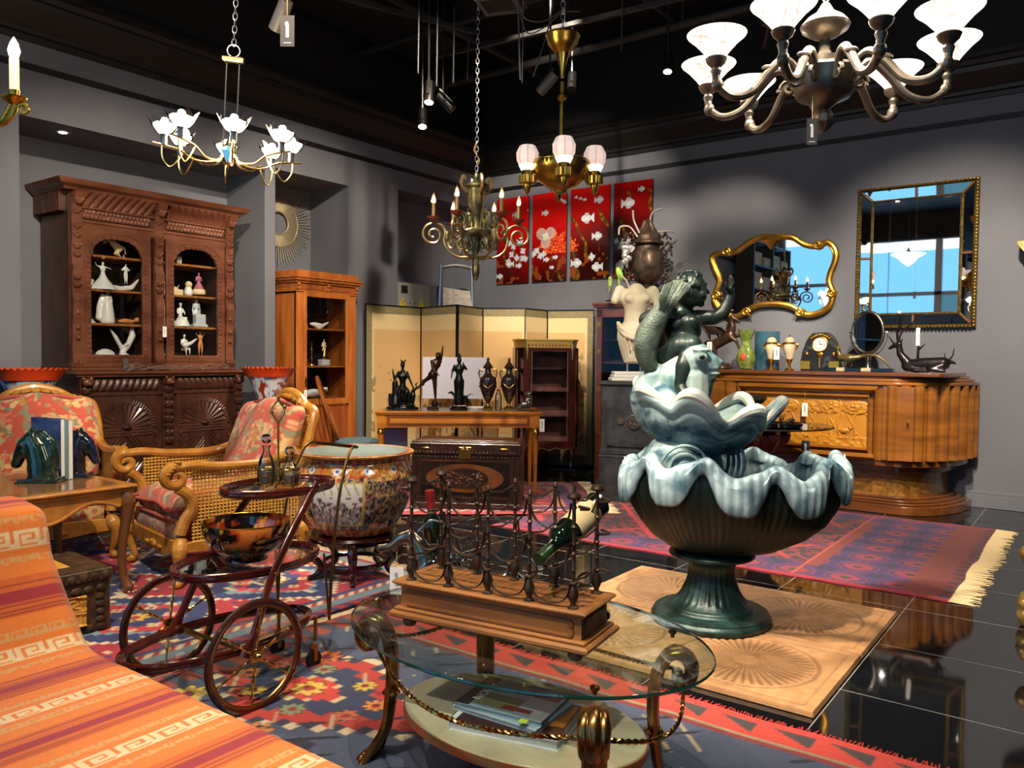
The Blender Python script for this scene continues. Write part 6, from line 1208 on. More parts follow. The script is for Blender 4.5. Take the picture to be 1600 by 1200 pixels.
# ladder and electric panel behind the screen
mat('aluminium', 'A8ACB0', .3, .9); mat('galv_panel', '8A8C86', .5)
t = thing('step_ladder', 'aluminium step ladder standing behind the folding screen in the corner', 'ladder', (-6.28, 7.35, 0), YAW+.2)
bld('rail', 'aluminium', t, lambda b: b.tube(cr([(-.30, 0, 0), (-.22, -.02, 1.3), (-.185, -.03, 2.3), (-.165, -.03, 2.36), (0, -.03, 2.385), (.165, -.03, 2.36), (.185, -.03, 2.3), (.22, -.02, 1.3), (.30, 0, 0)], 6), .022, 8)); bld('step', 'aluminium', t, lambda b: b.box(-.27, .27, -.04, .06, .3, .33))
for z in (.6, .9, 1.2, 1.5): bld('step', 'aluminium', t, lambda b: b.box(-.25+z*.03, .25-z*.03, -.04, .06, z, z+.03))
bld('platform', mat('platform_metal', 'A59C94', .5, .4, col2='8A8078', scale=20), t, lambda b: b.prism([(-.17, 1.84), (.20, 1.80), (.16, 2.08), (-.165, 2.12)], -.05, -.02)); bld('rear_leg', 'aluminium', t, lambda b: [b.tube([(s*.2, .0, 2.1), (s*.28, .35, 0)], .018, 8) for s in (-1, 1)])
mat('warn_yellow', 'C9B020', .6)
t = thing('electric_panel', 'grey electrical panel door with two yellow warning triangles on the left wall', 'electrical panel', (XL+.001, 6.85, 1.8), PI/2)
bld('door_leaf', 'galv_panel', t, lambda b: b.box(-.26, .26, -.02, 0, -.4, .34, ch=.003)); bld('black_socket', 'black_ink', t, lambda b: b.box(-.22, -.12, -.026, -.02, .22, .31, ch=.004))
for x in (-.20, .12): w_ = bld('warning_sign', 'warn_yellow', t, lambda b: b.prism([(x-.05, .075), (x+.05, .075), (x, .175)], -.024, -.02)); bld('warning_mark', 'black_ink', w_, lambda b: b.prism([(x-.01, .09), (x+.012, .12), (x+.002, .12), (x+.008, .145), (x-.01, .115), (x, .115)], -.026, -.024))
bld('screw', 'black_ink', t, lambda b: [b.ell((x, -.021, .11), .010, 8) for x in (-.08, .0)])

# ------------------------------------------------------------------ small gilt mounted vitrine
mat('mahog_red', '2C0C09', .25, col2='3E1410', scale=4, stretch=(4, 4, 1), coat=.6); mat('damask_rose', '7A4A44', .9, col2='8E5C54', scale=9); mat('gilt_pale', 'BFA660', .35, .9)
def vitrine():
    A = math.radians(45.4); t = thing('vitrine', 'small bowed mahogany vitrine with gilt gallery and pink damask lining', 'display cabinet', (-4.75, 7.10, 0), A)
    o = [(-.245, 0), (.245, 0), (.30, .07), (.335, .17), (.335, .33), (-.335, .33), (-.335, .17), (-.30, .07)]; sc = lambda k, d=0: [(x*k, y*k-d) for x, y in o]
    bld('top', 'gilt_pale', t, lambda b: (b.prism(sc(1.06, .01), 1.472, 1.492, 'xy'), b.prism(sc(1.02), 1.445, 1.472, 'xy')), bev=.003)
    bld('frieze', 'gilt_pale', t, lambda b: b.prism(sc(1.0), 1.40, 1.445, 'xy'), label='gilt lattice gallery'); bld('frieze_carving', 'satin_dark', t, lambda b: [b.prism([(x, 1.41), (x+.015, 1.425), (x, 1.44), (x-.015, 1.425)], -.004, .0) for x in [-.225+.037*k for k in range(13)]])
    bld('bottom', 'mahog_red', t, lambda b: (b.prism(sc(1.0), .32, .365, 'xy'),))
    bld('lining', 'damask_rose', t, lambda b: (b.box(-.32, .32, .30, .31, .365, 1.40), b.box(-.33, -.32, .18, .32, .365, 1.4), b.box(.32, .33, .18, .32, .365, 1.4)))
    for x in (-.245, .245): bld('stile', 'mahog_red', t, lambda b: b.box(x-.035, x+.035, -.006, .03, .32, 1.40, ch=.003)); bld('gilt_mount', 'gilt_pale', t, lambda b: (b.tube([(x, -.012, 1.44), (x, -.014, 1.36), (x, -.01, 1.27)], [.014, .01, .004], 8), b.ell((x, -.014, 1.4), (.018, .01, .02), 8)))
    bld('door_frame', 'mahog_red', t, lambda b: (b.box(-.21, .21, -.004, .02, .365, .40), b.box(-.21, .21, -.004, .02, 1.365, 1.40))); bld('gilt_line', 'gilt_pale', t, lambda b: b.tube([(x, -.006, z) for x, z in ((-.195, .40), (.195, .40), (.195, 1.36), (-.195, 1.36))], .004, 6, closed=True))
    bld('door_pane', 'window_glass', t, lambda b: b.box(-.21, .21, .004, .007, .39, 1.38))
    for z in (.66, .93, 1.17): bld('glass_shelf', 'clear_glass', t, lambda b: b.box(-.28, .28, .03, .29, z, z+.005))
    for s in (-1, 1):
        bld('side_pane', 'window_glass', t, lambda b: b.grid(np.array([[s*.265]*2, [s*.30]*2, [s*.33]*2]), np.array([[.02]*2, [.07]*2, [.17]*2]), np.array([[.38, 1.38]]*3)))
        bld('rear_stile', 'mahog_red', t, lambda b: b.box(s*.335-.015, s*.335+.015, .15, .33, .32, 1.4)); bld('side_gilt_line', 'gilt_pale', t, lambda b: b.tube([(s*.27, .015, .39), (s*.27, .015, 1.37), (s*.325, .15, 1.37), (s*.325, .15, .39)], .003, 6, closed=True))
        for y, k in ((.0, 0), (.3, 1)):
            x = s*(.245 if k == 0 else .32); bld('leg', 'mahog_red', t, lambda b: b.chain([(x, y+.015, .33), (x+s*.012, y-.01 if k == 0 else y, .25), (x, y+.01, .12), (x+s*.006, y, .012)], [.022, .02, .012, .013], 8))
    bld('gilt_apron', 'gilt_pale', t, lambda b: b.tube([(x, -.01, .315-.012*math.cos(x*40)) for x in np.linspace(-.22, .22, 40)], .005, 6))
vitrine()
tag(bld('power_cable', 'cable_black', None, lambda b: b.tube(cr([fl(800, 765), fl(850, 762), fl(890, 756), fl(915, 745), fl(930, 732)], 6), .006, 6)), 'dark cable trailing on the floor in front of the vitrine', 'cable')

# ------------------------------------------------------------------ glazed mahogany cabinet behind the safe
t = thing('glazed_cabinet', 'reddish mahogany glazed cabinet standing behind the iron safe', 'display cabinet', (-4.25, 7.22, 0), .25); W = .80; mat('mahog_light', '4E2212', .35, col2='66301A', scale=3, stretch=(4, 4, 1), coat=.4)
bld('carcass', 'mahog_light', t, lambda b: (b.box(0, .06, 0, .42, 0, 1.8), b.box(W-.06, W, 0, .42, 0, 1.8), b.box(0, W, .0, .42, 0, .5), b.box(0, W, 0, .42, 1.72, 1.82), b.box(-.03, W+.03, -.03, .44, 1.82, 1.84, ch=.005), b.box(-.04, W+.04, -.04, .45, 1.84, 1.865, ch=.006)))
bld('back_panel', 'dark_interior', t, lambda b: b.box(.05, W-.05, .38, .40, .5, 1.75)); bld('pane', 'window_glass', t, lambda b: b.box(.06, W-.06, .01, .014, .5, 1.72)); bld('shelf', 'mahog_light', t, lambda b: b.box(.05, W-.05, .05, .38, 1.24, 1.255)); bld('glass_shelf', 'clear_glass', t, lambda b: b.box(.05, W-.05, .05, .38, 1.48, 1.486))
bld('hinge', 'brass_dull', t, lambda b: [b.box(.01, .045, -.006, .0, z, z+.05) for z in (1.62, 1.34, .95, .62)])
for k in range(5):
    q = thing('drinking_glass', ['leftmost','second','third','fourth','rightmost'][k]+' clear stemmed glass on the upper shelf inside the mahogany cabinet', 'glass', Vector((-4.25, 7.22, 1.486))+Vector((math.cos(.25), math.sin(.25), 0))*(.12+.05*k)+Vector((-math.sin(.25), math.cos(.25), 0))*(.15+.08*(k % 2)), 0, 'stemmed glasses in the mahogany cabinet')
    bld('glass', 'crystal', q, lambda b: b.lathe([(.025, 0), (.004, .008), (.004, .06), (.02, .08), (.025, .13)], 14, cap=False))
# bronze flower urn on it
mat('bronze_urn', '5A4A3E', .4, .6, col2='2E2620', scale=12); mat('silver_leaf', 'A8A49E', .35, .7)
BU = at(1010, 474, 8.35); BU.z = 1.866; t = thing('bronze_flower_urn', 'tall bronze relief urn smothered in metal flowers and birds on the mahogany cabinet', 'urn', BU, YAW)
bld('urn_body', 'bronze_urn', t, lambda b: b.lathe([(.13, 0), (.15, .02), (.13, .05), (.15, .09), (.11, .13), (.06, .17), (.07, .20), (.13, .24), (.17, .32), (.185, .42), (.17, .52), (.13, .57), (.13, .60), (.17, .62), (.17, .64), (.14, .66), (.14, .70), (.10, .74), (.06, .80), (.04, .86), (0, .88)], 32, mod=lambda r, a, z, k: (r+(.02*math.sin(a*5+z*30)*math.sin(a*3-z*22) if .24 < z < .56 else 0)+(.012*math.sin(a*11) if z > .66 else 0), z)))
b = MB(); r2 = random.Random(3)
for k in range(90):
    s = -1 if k % 2 else 1; z = .22+.52*r2.random(); x = s*(.15+.13*r2.random()*(1-abs(z-.45)*1.4)); b.ell((x, -.12+.2*r2.random(), z), (.022, .012, .012), 6, rot=(r2.random()*3, r2.random()*3, 0))
b.build('foliage', 'bronze_urn', t)
b = MB()
for k in range(16): b.ell((-.2-.07*r2.random(), -.12, .40+.22*r2.random()), (.035, .014, .028), 8, rot=(r2.random(), r2.random()*3, 0))
for p in ([(-.12, -.1, .68), (-.2, -.1, .78), (-.3, -.1, .78), (-.31, -.1, .7)], [(-.1, -.1, .72), (-.16, -.1, .85), (-.17, -.1, .95)], [(-.3, -.1, .3), (-.22, -.1, .22), (-.2, -.1, .12)], [(.1, 0, .75), (.24, 0, .76), (.30, 0, .74)], [(.02, 0, .85), (.05, 0, .95), (.14, 0, .99)]): b.tube(cr(p, 4), .010, 6)
b.build('silver_flower', 'silver_leaf', t, label='bright silver blossoms and twigs')
t = thing('parrot_figurine', 'small green parrot on a twig stand on the mahogany cabinet, left of the torso', 'figurine', at(953, 471, 8.15), YAW); mat('parrot_green', '6E9A44', .4, col2='A8C06A', scale=20)
organic(MB().chain([(0, 0, .16), (0, 0, .2), (0, 0, .235)], [.022, .026, .02]).chain([(0, 0, .16), (-.01, 0, .1)], [.014, .006]).chain([(0, -.01, .235), (0, -.03, .228)], [.01, .004]), 'body', 'parrot_green', t, .006, 2); bld('perch', 'silver_old', t, lambda b: (b.lathe([(.05, 0), (.04, .012), (.008, .02), (.007, .15)], 12), b.tube([(-.05, 0, .12), (.05, 0, .14)], .006, 6)))

# ------------------------------------------------------------------ iron safe with the marble torso
mat('safe_iron', '23262A', .55, .3, col2='3C4045', scale=9, detail=8, bump=.15, bscale=30); mat('safe_edge', '4A4440', .5, .4)
SF = Vector((-3.634, 6.282, .0)); SA = math.radians(17.5); sx_, sy_ = Vector((math.cos(SA), math.sin(SA), 0)), Vector((-math.sin(SA), math.cos(SA), 0))
t = thing('iron_safe', 'old black iron safe with round wheel lock standing on its plinth box', 'safe', SF, SA)
bld('plinth_box', 'safe_iron', t, lambda b: (b.box(-.015, .615, -.015, .5, .0, .41), b.box(-.02, .62, -.02, .5, .40, .425, ch=.006)))
bld('body', 'safe_iron', t, lambda b: (b.box(0, .60, 0, .49, .425, 1.06), b.box(-.01, .61, -.01, .49, .43, .475, ch=.004), b.box(-.02, .62, -.02, .5, 1.055, 1.09, ch=.006)))
d = bld('door', 'safe_iron', t, lambda b: (b.box(.05, .57, -.012, 0, .5, 1.03, ch=.004), b.box(.05, .12, -.018, -.01, .51, 1.02, ch=.002))); bld('wheel_lock', 'safe_edge', d, lambda b: (b.lathe([(.066, 0), (.066, .014), (.056, .018), (.052, .01), (0, .01)], 32), [b.lathe([(.014, .01), (.014, .02), (0, .022)], 12, (.03*math.cos(k*PI/2+.6), .03*math.sin(k*PI/2+.6), 0)) for k in range(4)])); bld('keyhole_cover', 'safe_edge', d, lambda b: b.lathe([(.032, 0), (.03, .008), (0, .009)], 24))
for o in d.children: o.rotation_euler = (PI/2, 0, 0); o.location = ((.30, -.012, .73) if o.name.startswith('wheel') else (.18, -.018, .735))
bld('rivet', 'safe_edge', t, lambda b: [b.ell((x, -.019, .53+.09*k), .006, 6) for k in range(6) for x in (.085,)])
mat('plaster', 'D2CBB4', .55, col2='BDB498', scale=6, bump=.05); mat('plaster_white', 'C9C9C4', .4)
VT = SF+sx_*.26+sy_*.22+Vector((0, 0, 1.091)); t = thing('marble_torso', 'cream draped female torso without head or arms mounted on a stepped base on the safe', 'statue', VT, YAW)
bld('stepped_base', 'plaster_white', t, lambda b: (b.box(-.23, .23, -.13, .13, 0, .028, ch=.004), b.box(-.215, .215, -.12, .12, .028, .055, ch=.006), b.box(-.205, .205, -.11, .11, .055, .085, ch=.006)))
bld('mounting_rod', 'steel', t, lambda b: [b.tube([(x, 0, .08), (x, 0, .2)], .011, 8) for x in (-.07, .05)])
b = MB(); z0 = .13
b.lathe([(.10, .03), (.125, .1), (.15, .2), (.165, .27), (.16, .34)], 32, (0, 0, z0), mod=lambda r, a, z, k: (r*(1+.06*math.sin(a*14+z*6)), z), sy=.75)
b.chain([(0, 0, .33+z0), (-.005, 0, .42+z0), (-.005, 0, .50+z0), (0, 0, .60+z0), (0, 0, .68+z0)], [.13, .105, .10, .125, .085], 20)
b.ell((-.0, 0, .33+z0), (.165, .12, .10), 20); b.ell((0, 0, .62+z0), (.15, .1, .11), 20)
for s in (-1, 1): b.ell((s*.065, -.085, .62+z0), (.052, .045, .05), 14); b.ell((s*.15, .0, .69+z0), (.055, .055, .055), 12)
b.chain([(-.16, 0, .68+z0), (-.20, -.02, .60+z0)], [.05, .04]); b.chain([(.16, 0, .68+z0), (.19, .0, .60+z0), (.19, -.02, .52+z0)], [.05, .043, .036])
organic(b, 'torso', 'plaster', t, .012, 4)
b = MB(); b.tube(cr([(-.17, -.03, .40+z0), (-.13, -.1, .34+z0), (-.03, -.135, .28+z0), (.08, -.13, .25+z0), (.16, -.06, .27+z0)], 6), .022, 8); b.tube(cr([(-.17, -.04, .36+z0), (-.12, -.11, .29+z0), (-.03, -.14, .25+z0), (.08, -.13, .23+z0)], 6), .018, 8)
for k in range(7): b.tube(cr([(-.12+.04*k, -.115, .26+z0), (-.08+.03*k, -.12, .15+z0), (-.07+.022*k, -.09, .04+z0)], 4), .010, 6)
organic(b, 'drapery', 'plaster', t, .009, 2)
t = thing('green_leaf_ornament', 'bright green leaf shaped glass ornament just behind the shoulder of the torso', 'ornament', at(966, 455, 8.3), YAW); mat('lime_glass', '8CC43A', .2, coat=.5); bld('leaf', 'lime_glass', t, lambda b: b.ell((.01, 0, .09), (.032, .015, .07), 14, rot=(0, -.35, 0))); bld('stem', 'lime_glass', t, lambda b: b.tube([(0, 0, .05), (.03, 0, -.22)], .008, 6)); t.location.z = max(t.location.z, 1.866+.22)
# ------------------------------------------------------------------ carved stone tiles and the bronze fountain
mat('travertine', vc=True, rough=.6, bump=.3, bscale=60)
def slab(x0, x1, y0, y1, label):
    t = thing('stone_panel', label, 'stone panel', (x0, y0, 0)); W, D = x1-x0, y1-y0; nx, ny = 260, 130; u, v = np.meshgrid(np.linspace(0, W, nx), np.linspace(0, D, ny), indexing='ij'); h = .020+.002*vn(u, v, 22, 2)
    C = np.zeros(u.shape+(3,)); paint(C, u > -1, 'A07850'); C *= (.8+.35*vn(u, v, 30, 3))[..., None]; C *= (.85+.3*vn(u, v, 5, 6))[..., None]
    for cx in (W*.26, W*.74):
        r = np.hypot(u-cx, (v-D*.5)); a = np.arctan2(v-D*.5, u-cx); m_ = (r < .27) & (r > .05); g = np.abs(((a/(2*PI)*44) % 1)-.5)*2; h -= np.where(m_, .004*(g > .55), 0); C[m_ & (g > .55)] *= .55; ring = (np.abs(r-.29) < .008); h -= .003*ring; C[ring] *= .6
    e = np.minimum(np.minimum(u, W-u), np.minimum(v, D-v)); gr = (np.abs(e-.05) < .006); h -= .002*gr; C[gr] *= .75; h = np.where(e < .004, .004, h)
    MB().grid(u, v, h, C).build('carved_face', 'travertine', t, sm=60); bld('edge', mat('trav_edge', '8A6A48', .8), t, lambda b: b.box(.002, W-.002, .002, D-.002, 0, .012))
slab(-2.262, -.808, 3.675, 4.425, 'tan stone panel with carved fan rosettes, the one farther from the camera under the fountain'); slab(-2.262, -.808, 2.95, 3.67, 'tan stone panel with carved fan rosettes, the nearer one beside the glass table')
mat('patina', vc=True, rough=.42, metal=.15, col2='FFFFFF', col='6A8A98', scale=9, detail=8, mix=(.32, .62), bump=.15, bscale=60)
mat('bronze_dark', '0F1A17', .38, .35, col2='16281F', scale=7, detail=6, bump=.15, bscale=50, mix=(.4, .75)); mat('bronze_foot', '12211F', .35, .35, col2='2C4A48', scale=5, detail=6, stretch=(3, 3, 1), bump=.1, bscale=60, mix=(.35, .7)); mat('shell_blue', '1C4A5E', .45, .1, col2='8CA6A6', scale=5, stretch=(1, 1, 1.8), detail=10, mix=(.41, .56), bump=.12, bscale=60, dist=.6)
def fountain():
    t = thing('shell_fountain', 'verdigris bronze shell fountain with a boy holding a fish above two scalloped basins', 'fountain', (-1.52, 3.72, .023), YAW)
    flute = lambda r, a, z, k: (r*(1+.025*math.cos(a*26)*(1 if .10 < z < .30 else 0)), z)
    P = cr([(r, z, 0) for r, z in [(.285, 0), (.29, .02), (.28, .035), (.275, .04), (.27, .05), (.215, .055), (.20, .075), (.185, .085), (.15, .12), (.118, .19), (.108, .245), (.12, .285), (.15, .30), (.2, .315), (.205, .33), (.185, .345)]], 3)
    bld('foot', 'bronze_foot', t, lambda b: b.lathe([(p.x, p.y) for p in P], 104, mod=flute), sm=60)
    # basin: bowl under a rolled, scalloped lip
    cx, rx, ry = .095, .53, .40; n = 360; A = np.linspace(0, 2*np.pi, n, endpoint=False); NL = 10; ph = A*NL/2+.75; wv = 1.7*np.abs(np.cos(ph))**5-.35
    lobe = 1-np.abs(np.cos(ph))**4; big = np.abs(np.cos(ph))**5  # 0 at lobe centre
    prof = [(.36, .345, 0), (.50, .36, 0), (.70, .42, 0), (.84, .49, .2), (.94, .57, .5), (.98, .64, .7), (.99, .70, .8), (.97, .74, .8)]
    rib = np.cos(A*84)
    X = []; Y = []; Z = []; C = []
    for k, (r, z, w) in enumerate(prof):
        rr = r*(1-.07*big*w)+.007*rib*(z > .38); X.append(cx*min(1, r*1.2)*1.0+rx*rr*np.cos(A)); Y.append(ry*rr*np.sin(A)); Z.append(np.full(n, z)+0*A+.03*big*w)
    mb = MB(); mb.grid(np.array(X).T, np.array(Y).T, np.array(Z).T, None, cu=True); mb.build('basin', 'bronze_dark', t, sm=180)
    lipp = [(.99, -.075, 1), (1.02, -.09, 1), (1.045, -.05, .9), (1.045, .0, .6), (1.01, .035, .4), (.96, .045, .25), (.90, .02, .15), (.86, -.03, 0), (.82, -.09, 0)]
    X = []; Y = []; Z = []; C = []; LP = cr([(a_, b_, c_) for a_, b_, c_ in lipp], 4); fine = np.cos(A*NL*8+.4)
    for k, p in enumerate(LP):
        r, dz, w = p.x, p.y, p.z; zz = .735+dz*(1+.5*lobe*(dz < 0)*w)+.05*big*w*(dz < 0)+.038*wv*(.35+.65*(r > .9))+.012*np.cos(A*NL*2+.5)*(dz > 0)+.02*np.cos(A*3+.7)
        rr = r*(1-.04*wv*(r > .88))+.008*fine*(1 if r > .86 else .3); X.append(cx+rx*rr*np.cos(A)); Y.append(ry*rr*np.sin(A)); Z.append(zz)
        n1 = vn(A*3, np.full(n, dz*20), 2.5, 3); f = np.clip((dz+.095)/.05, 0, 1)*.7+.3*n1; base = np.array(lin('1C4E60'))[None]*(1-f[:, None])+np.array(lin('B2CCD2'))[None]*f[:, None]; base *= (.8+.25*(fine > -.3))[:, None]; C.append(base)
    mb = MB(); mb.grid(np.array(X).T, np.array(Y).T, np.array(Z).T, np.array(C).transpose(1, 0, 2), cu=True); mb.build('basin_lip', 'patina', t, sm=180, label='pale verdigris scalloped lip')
    bld('basin_floor', 'bronze_dark', t, lambda b: b.lathe([(0, .60), (.82*rx, .62)], 64, (cx, 0, 0), sy=ry/rx, cap=False))
    # scroll shaped support between the basins
    b = MB(); b.ell((-.16, -.02, .76), (.20, .15, .17), 20); b.chain([(-.12, 0, .66), (-.1, 0, .86), (-.09, 0, .96)], [.19, .13, .12], 18); b.chain([(-.3, -.02, .66), (-.2, 0, .78)], [.1, .12], 14)
    organic(b, 'support', 'shell_blue', t, .014, 6)
    bld('support_scroll', 'shell_blue', t, lambda b: (b.tube([(-.17+x, -.175+.15*(x*x+z*z)*4, .76+z) for x, z in spiral(0, 0, .02, .12, 0, PI*5, 60)], .008, 6), [b.tube([(-.04+.17*math.cos(a)*(1-.09*k)-.02, -.14+.035*k+.05*math.sin(a), .80+.16*math.sin(a)*(1-.05*k)) for a in np.linspace(-1.2, 1.4, 12)], .009, 6) for k in range(4)]))
    # upper shell
    nu, nv = 220, 34; a = np.linspace(0, 2*np.pi, nu, endpoint=False); q = np.linspace(0, 1, nv); Aa, Q = np.meshgrid(a, q, indexing='ij')
    rim = .04*np.cos(Aa*7+.6)+.02*np.cos(Aa*3); lft = np.clip(-np.cos(Aa), 0, 1); back = np.clip(np.sin(Aa), 0, 1); ex = .31*(1+.10*np.cos(Aa*7+.6)*Q**2+.12*np.clip(np.cos(Aa), 0, 1)**5*Q**2)
    Xs = -.055+ex*Q**.85*np.cos(Aa)*(1+.0*lft); Ys = -.01+.25*Q**.85*np.sin(Aa)*(1+.08*np.cos(Aa*7)*Q**2); Zs = .83+(.20+.07*lft+.05*back+rim)*Q**2.2-.02*(Q > .93)*np.clip(np.cos(Aa), 0, 1)
    rb = .006*np.cos(Q*46)*Q; mb = MB(); mb.grid(Xs+rb*np.cos(Aa), Ys+rb*np.sin(Aa), Zs, cu=True); lip = np.linspace(0, 1, 9)
    A2, L2 = np.meshgrid(a, lip, indexing='ij'); e = lambda M: M[:, -1:][:, [0]*9]
    Xl = e(Xs)+.045*np.cos(A2)*np.sin(L2*PI)*.8-.03*np.cos(A2)*L2; Yl = e(Ys)+.045*np.sin(A2)*np.sin(L2*PI)*.8-.03*np.sin(A2)*L2; Zl = e(Zs)+.02*np.sin(L2*PI)
    sh = mb.build('upper_shell', 'shell_blue', t, sm=180); so = sh.modifiers.new('s', 'SOLIDIFY'); so.thickness = .022; so.offset = 1
    bld('upper_shell_lip', 'patina_pale', t, lambda b: b.tube([(Xs[i, -1], Ys[i, -1], Zs[i, -1]+.006) for i in range(0, nu, 2)], [.022+.008*math.cos(a[i]*7+.6) for i in range(0, nu, 2)], 10, closed=True, up=(0, 0, 1)), label='whitish patinated shell rim')
    b = MB(); b.chain(cr([(-.30, .02, .95), (-.335, .0, 1.08), (-.27, -.02, 1.19), (-.18, -.03, 1.20)], 4), [.05, .06, .07, .075, .08, .08, .08, .08, .075, .07, .07, .07, .06], 14); b.ell((-.24, -.06, 1.03), (.12, .12, .15), 18); organic(b, 'shell_curl', 'shell_blue', t, .012, 5)
    # dolphin
    b = MB(); b.chain([(-.22, .0, 1.08), (-.20, -.03, 1.18), (-.125, -.10, 1.265)], [.12, .11, .092], 18); b.chain([(-.12, -.11, 1.262), (-.065, -.12, 1.255), (-.035, -.12, 1.25)], [.08, .055, .036], 14); b.chain([(-.09, -.12, 1.215), (-.045, -.12, 1.20)], [.034, .02]); b.ell((-.022, -.12, 1.262), (.03, .034, .018)); b.chain([(-.13, -.12, 1.20), (-.13, -.11, 1.10)], [.07, .075]); b.ell((-.115, -.192, 1.285), (.034, .018, .028)); b.ell((-.11, -.19, 1.318), (.048, .022, .012)); b.ell((-.16, -.07, 1.17), (.12, .11, .12), 16); b.ell((-.06, -.16, 1.235), (.04, .012, .01)); b.ell((-.04, -.155, 1.208), (.03, .01, .008))
    organic(b, 'dolphin', 'dolphin_patina', t, .007, 2); bld('dolphin_eye', 'bronze_dark', t, lambda q: q.ell((-.113, -.208, 1.284), (.014, .006, .011), 12))
    # boy
    b = MB(); hd = (-.135, -.02, 1.61)
    b.ell(hd, (.078, .082, .088), 20); b.ell((hd[0]+.028, hd[1]-.02, hd[2]-.035), (.046, .05, .04), 16); b.chain([(hd[0]+.074, hd[1]-.016, hd[2]+.006), (hd[0]+.086, hd[1]-.016, hd[2]-.014)], [.007, .010], 8); b.ell((hd[0]+.070, hd[1]-.018, hd[2]-.038), (.010, .016, .0065), 8); b.ell((hd[0]+.066, hd[1]-.018, hd[2]-.050), (.010, .015, .007), 8); b.ell((hd[0]+.050, hd[1]-.02, hd[2]-.070), (.020, .022, .016), 10); b.ell((hd[0]+.066, hd[1]-.03, hd[2]+.024), (.014, .026, .008), 8); b.ell((hd[0]+.044, hd[1]-.05, hd[2]-.03), (.030, .028, .028), 12); b.ell((hd[0]+.066, hd[1]-.04, hd[2]+.006), (.008, .011, .008), 8); b.ell((hd[0]-.015, hd[1]-.08, hd[2]-.02), (.012, .012, .022), 8)
    b.chain([(-.15, 0, 1.53), (-.165, 0, 1.49)], [.04, .045]); b.ell((-.165, -.01, 1.42), (.095, .075, .085), 18); b.chain([(-.165, -.01, 1.43), (-.17, -.015, 1.34), (-.18, 0, 1.28)], [.082, .078, .085], 18); b.ell((-.13, -.075, 1.45), (.035, .02, .03)); b.ell((-.20, -.075, 1.44), (.035, .02, .03))
    b.chain([(-.09, 0, 1.475), (-.02, -.03, 1.475), (.015, -.05, 1.49), (.04, -.05, 1.54), (.05, -.05, 1.575)], [.04, .036, .034, .026, .022], 14)
    H = Vector((.055, -.05, 1.60)); b.ell(tuple(H), (.02, .026, .03), 12)
    for k, (dy, l) in enumerate(((-.022, .045), (-.008, .055), (.006, .052), (.018, .042))): b.chain([H+Vector((0, dy, .02)), H+Vector((.006, dy*1.25, .02+l*.6)), H+Vector((-.004, dy*1.35, .02+l))], [.0085, .008, .0065], 8)
    b.chain([H+Vector((-.01, -.02, 0)), H+Vector((-.03, -.035, .015)), H+Vector((-.035, -.04, .04))], [.01, .009, .007], 8)
    b.chain([(-.245, 0, 1.47), (-.32, -.03, 1.44), (-.345, -.05, 1.46), (-.29, -.09, 1.50), (-.25, -.09, 1.50)], [.042, .042, .04, .032, .028], 14)
    for k in range(4): b.chain([(-.25, -.095, 1.515-.014*k), (-.225, -.10, 1.513-.014*k), (-.21, -.085, 1.51-.014*k)], [.009, .008, .007], 8)
    b.chain([(-.22, -.02, 1.27), (-.18, -.08, 1.325), (-.14, -.10, 1.335)], [.078, .07, .055], 16); b.chain([(-.14, -.10, 1.335), (-.18, -.14, 1.24), (-.20, -.15, 1.16)], [.05, .044, .032], 14); b.chain([(-.20, -.15, 1.15), (-.19, -.19, 1.12)], [.03, .022])
    b.chain([(-.15, .02, 1.26), (-.08, .04, 1.27), (-.02, .05, 1.22)], [.07, .06, .05], 14); b.chain([(-.02, .05, 1.22), (-.03, .06, 1.10)], [.045, .03])
    organic(b, 'boy', 'bronze_figure', t, .0062, 2)
    b = MB(); r3 = random.Random(5)
    for k in range(80):
        th, ps = r3.random()*2*PI, r3.random()*1.5; d = Vector((math.sin(ps)*math.cos(th), math.sin(ps)*math.sin(th), math.cos(ps)))
        if d.x > .45 and d.z < .7: continue
        b.ell(Vector(hd)+Vector((d.x*.078, d.y*.082, d.z*.088)), (.016, .016, .012), 7)
    organic(b, 'hair', 'bronze_figure', t, .006, 2)
    b = MB(); b.tube(cr([(-.26, -.02, 1.34), (-.2, -.1, 1.32), (-.1, -.13, 1.29), (-.0, -.08, 1.25)], 6), .026, 8, flat=.6); b.tube(cr([(-.26, -.04, 1.31), (-.18, -.12, 1.30), (-.08, -.15, 1.27)], 6), .02, 8, flat=.6); organic(b, 'drapery', 'bronze_figure', t, .008, 2)
    # fish over the shoulder
    b = MB(); b.chain(cr([(-.26, -.08, 1.53), (-.31, -.07, 1.45), (-.345, -.06, 1.36), (-.34, -.05, 1.27), (-.30, -.05, 1.21)], 3), [.036, .045, .052, .057, .060, .062, .062, .060, .055, .048, .040, .033, .028], 16); b.chain([(-.30, -.05, 1.21), (-.35, -.05, 1.20)], [.022, .01])
    organic(b, 'fish', 'fish_patina', t, .008, 3)
    def fin(q):
        for k in range(11):
            f = k/10; q.tube(cr([(-.265, -.10, 1.47), (-.295+.07*f, -.13, 1.55), (-.27+.115*f, -.115, 1.625+.02*math.sin(f*PI))], 5), [.013]*6+[.014]*4+[.006], 6, flat=.5)
    bld('fish_tail', 'fish_patina', t, fin)
mat('fish_patina', '2A3631', .45, .2, col2='6A7A6C', scale=12, detail=6, mix=(.35, .7), bump=.5, bscale=110); mat('dolphin_patina', '4E7A80', .45, .1, col2='A6BAB4', scale=9, detail=6, mix=(.35, .6), bump=.1, bscale=60); mat('patina_pale', '5E8890', .45, .1, col2='C6CCC2', scale=7, detail=6, mix=(.3, .5)); mat('bronze_figure', '1A2423', .38, .3, col2='40564F', scale=6, detail=6, mix=(.45, .8), bump=.06, bscale=80)
fountain()

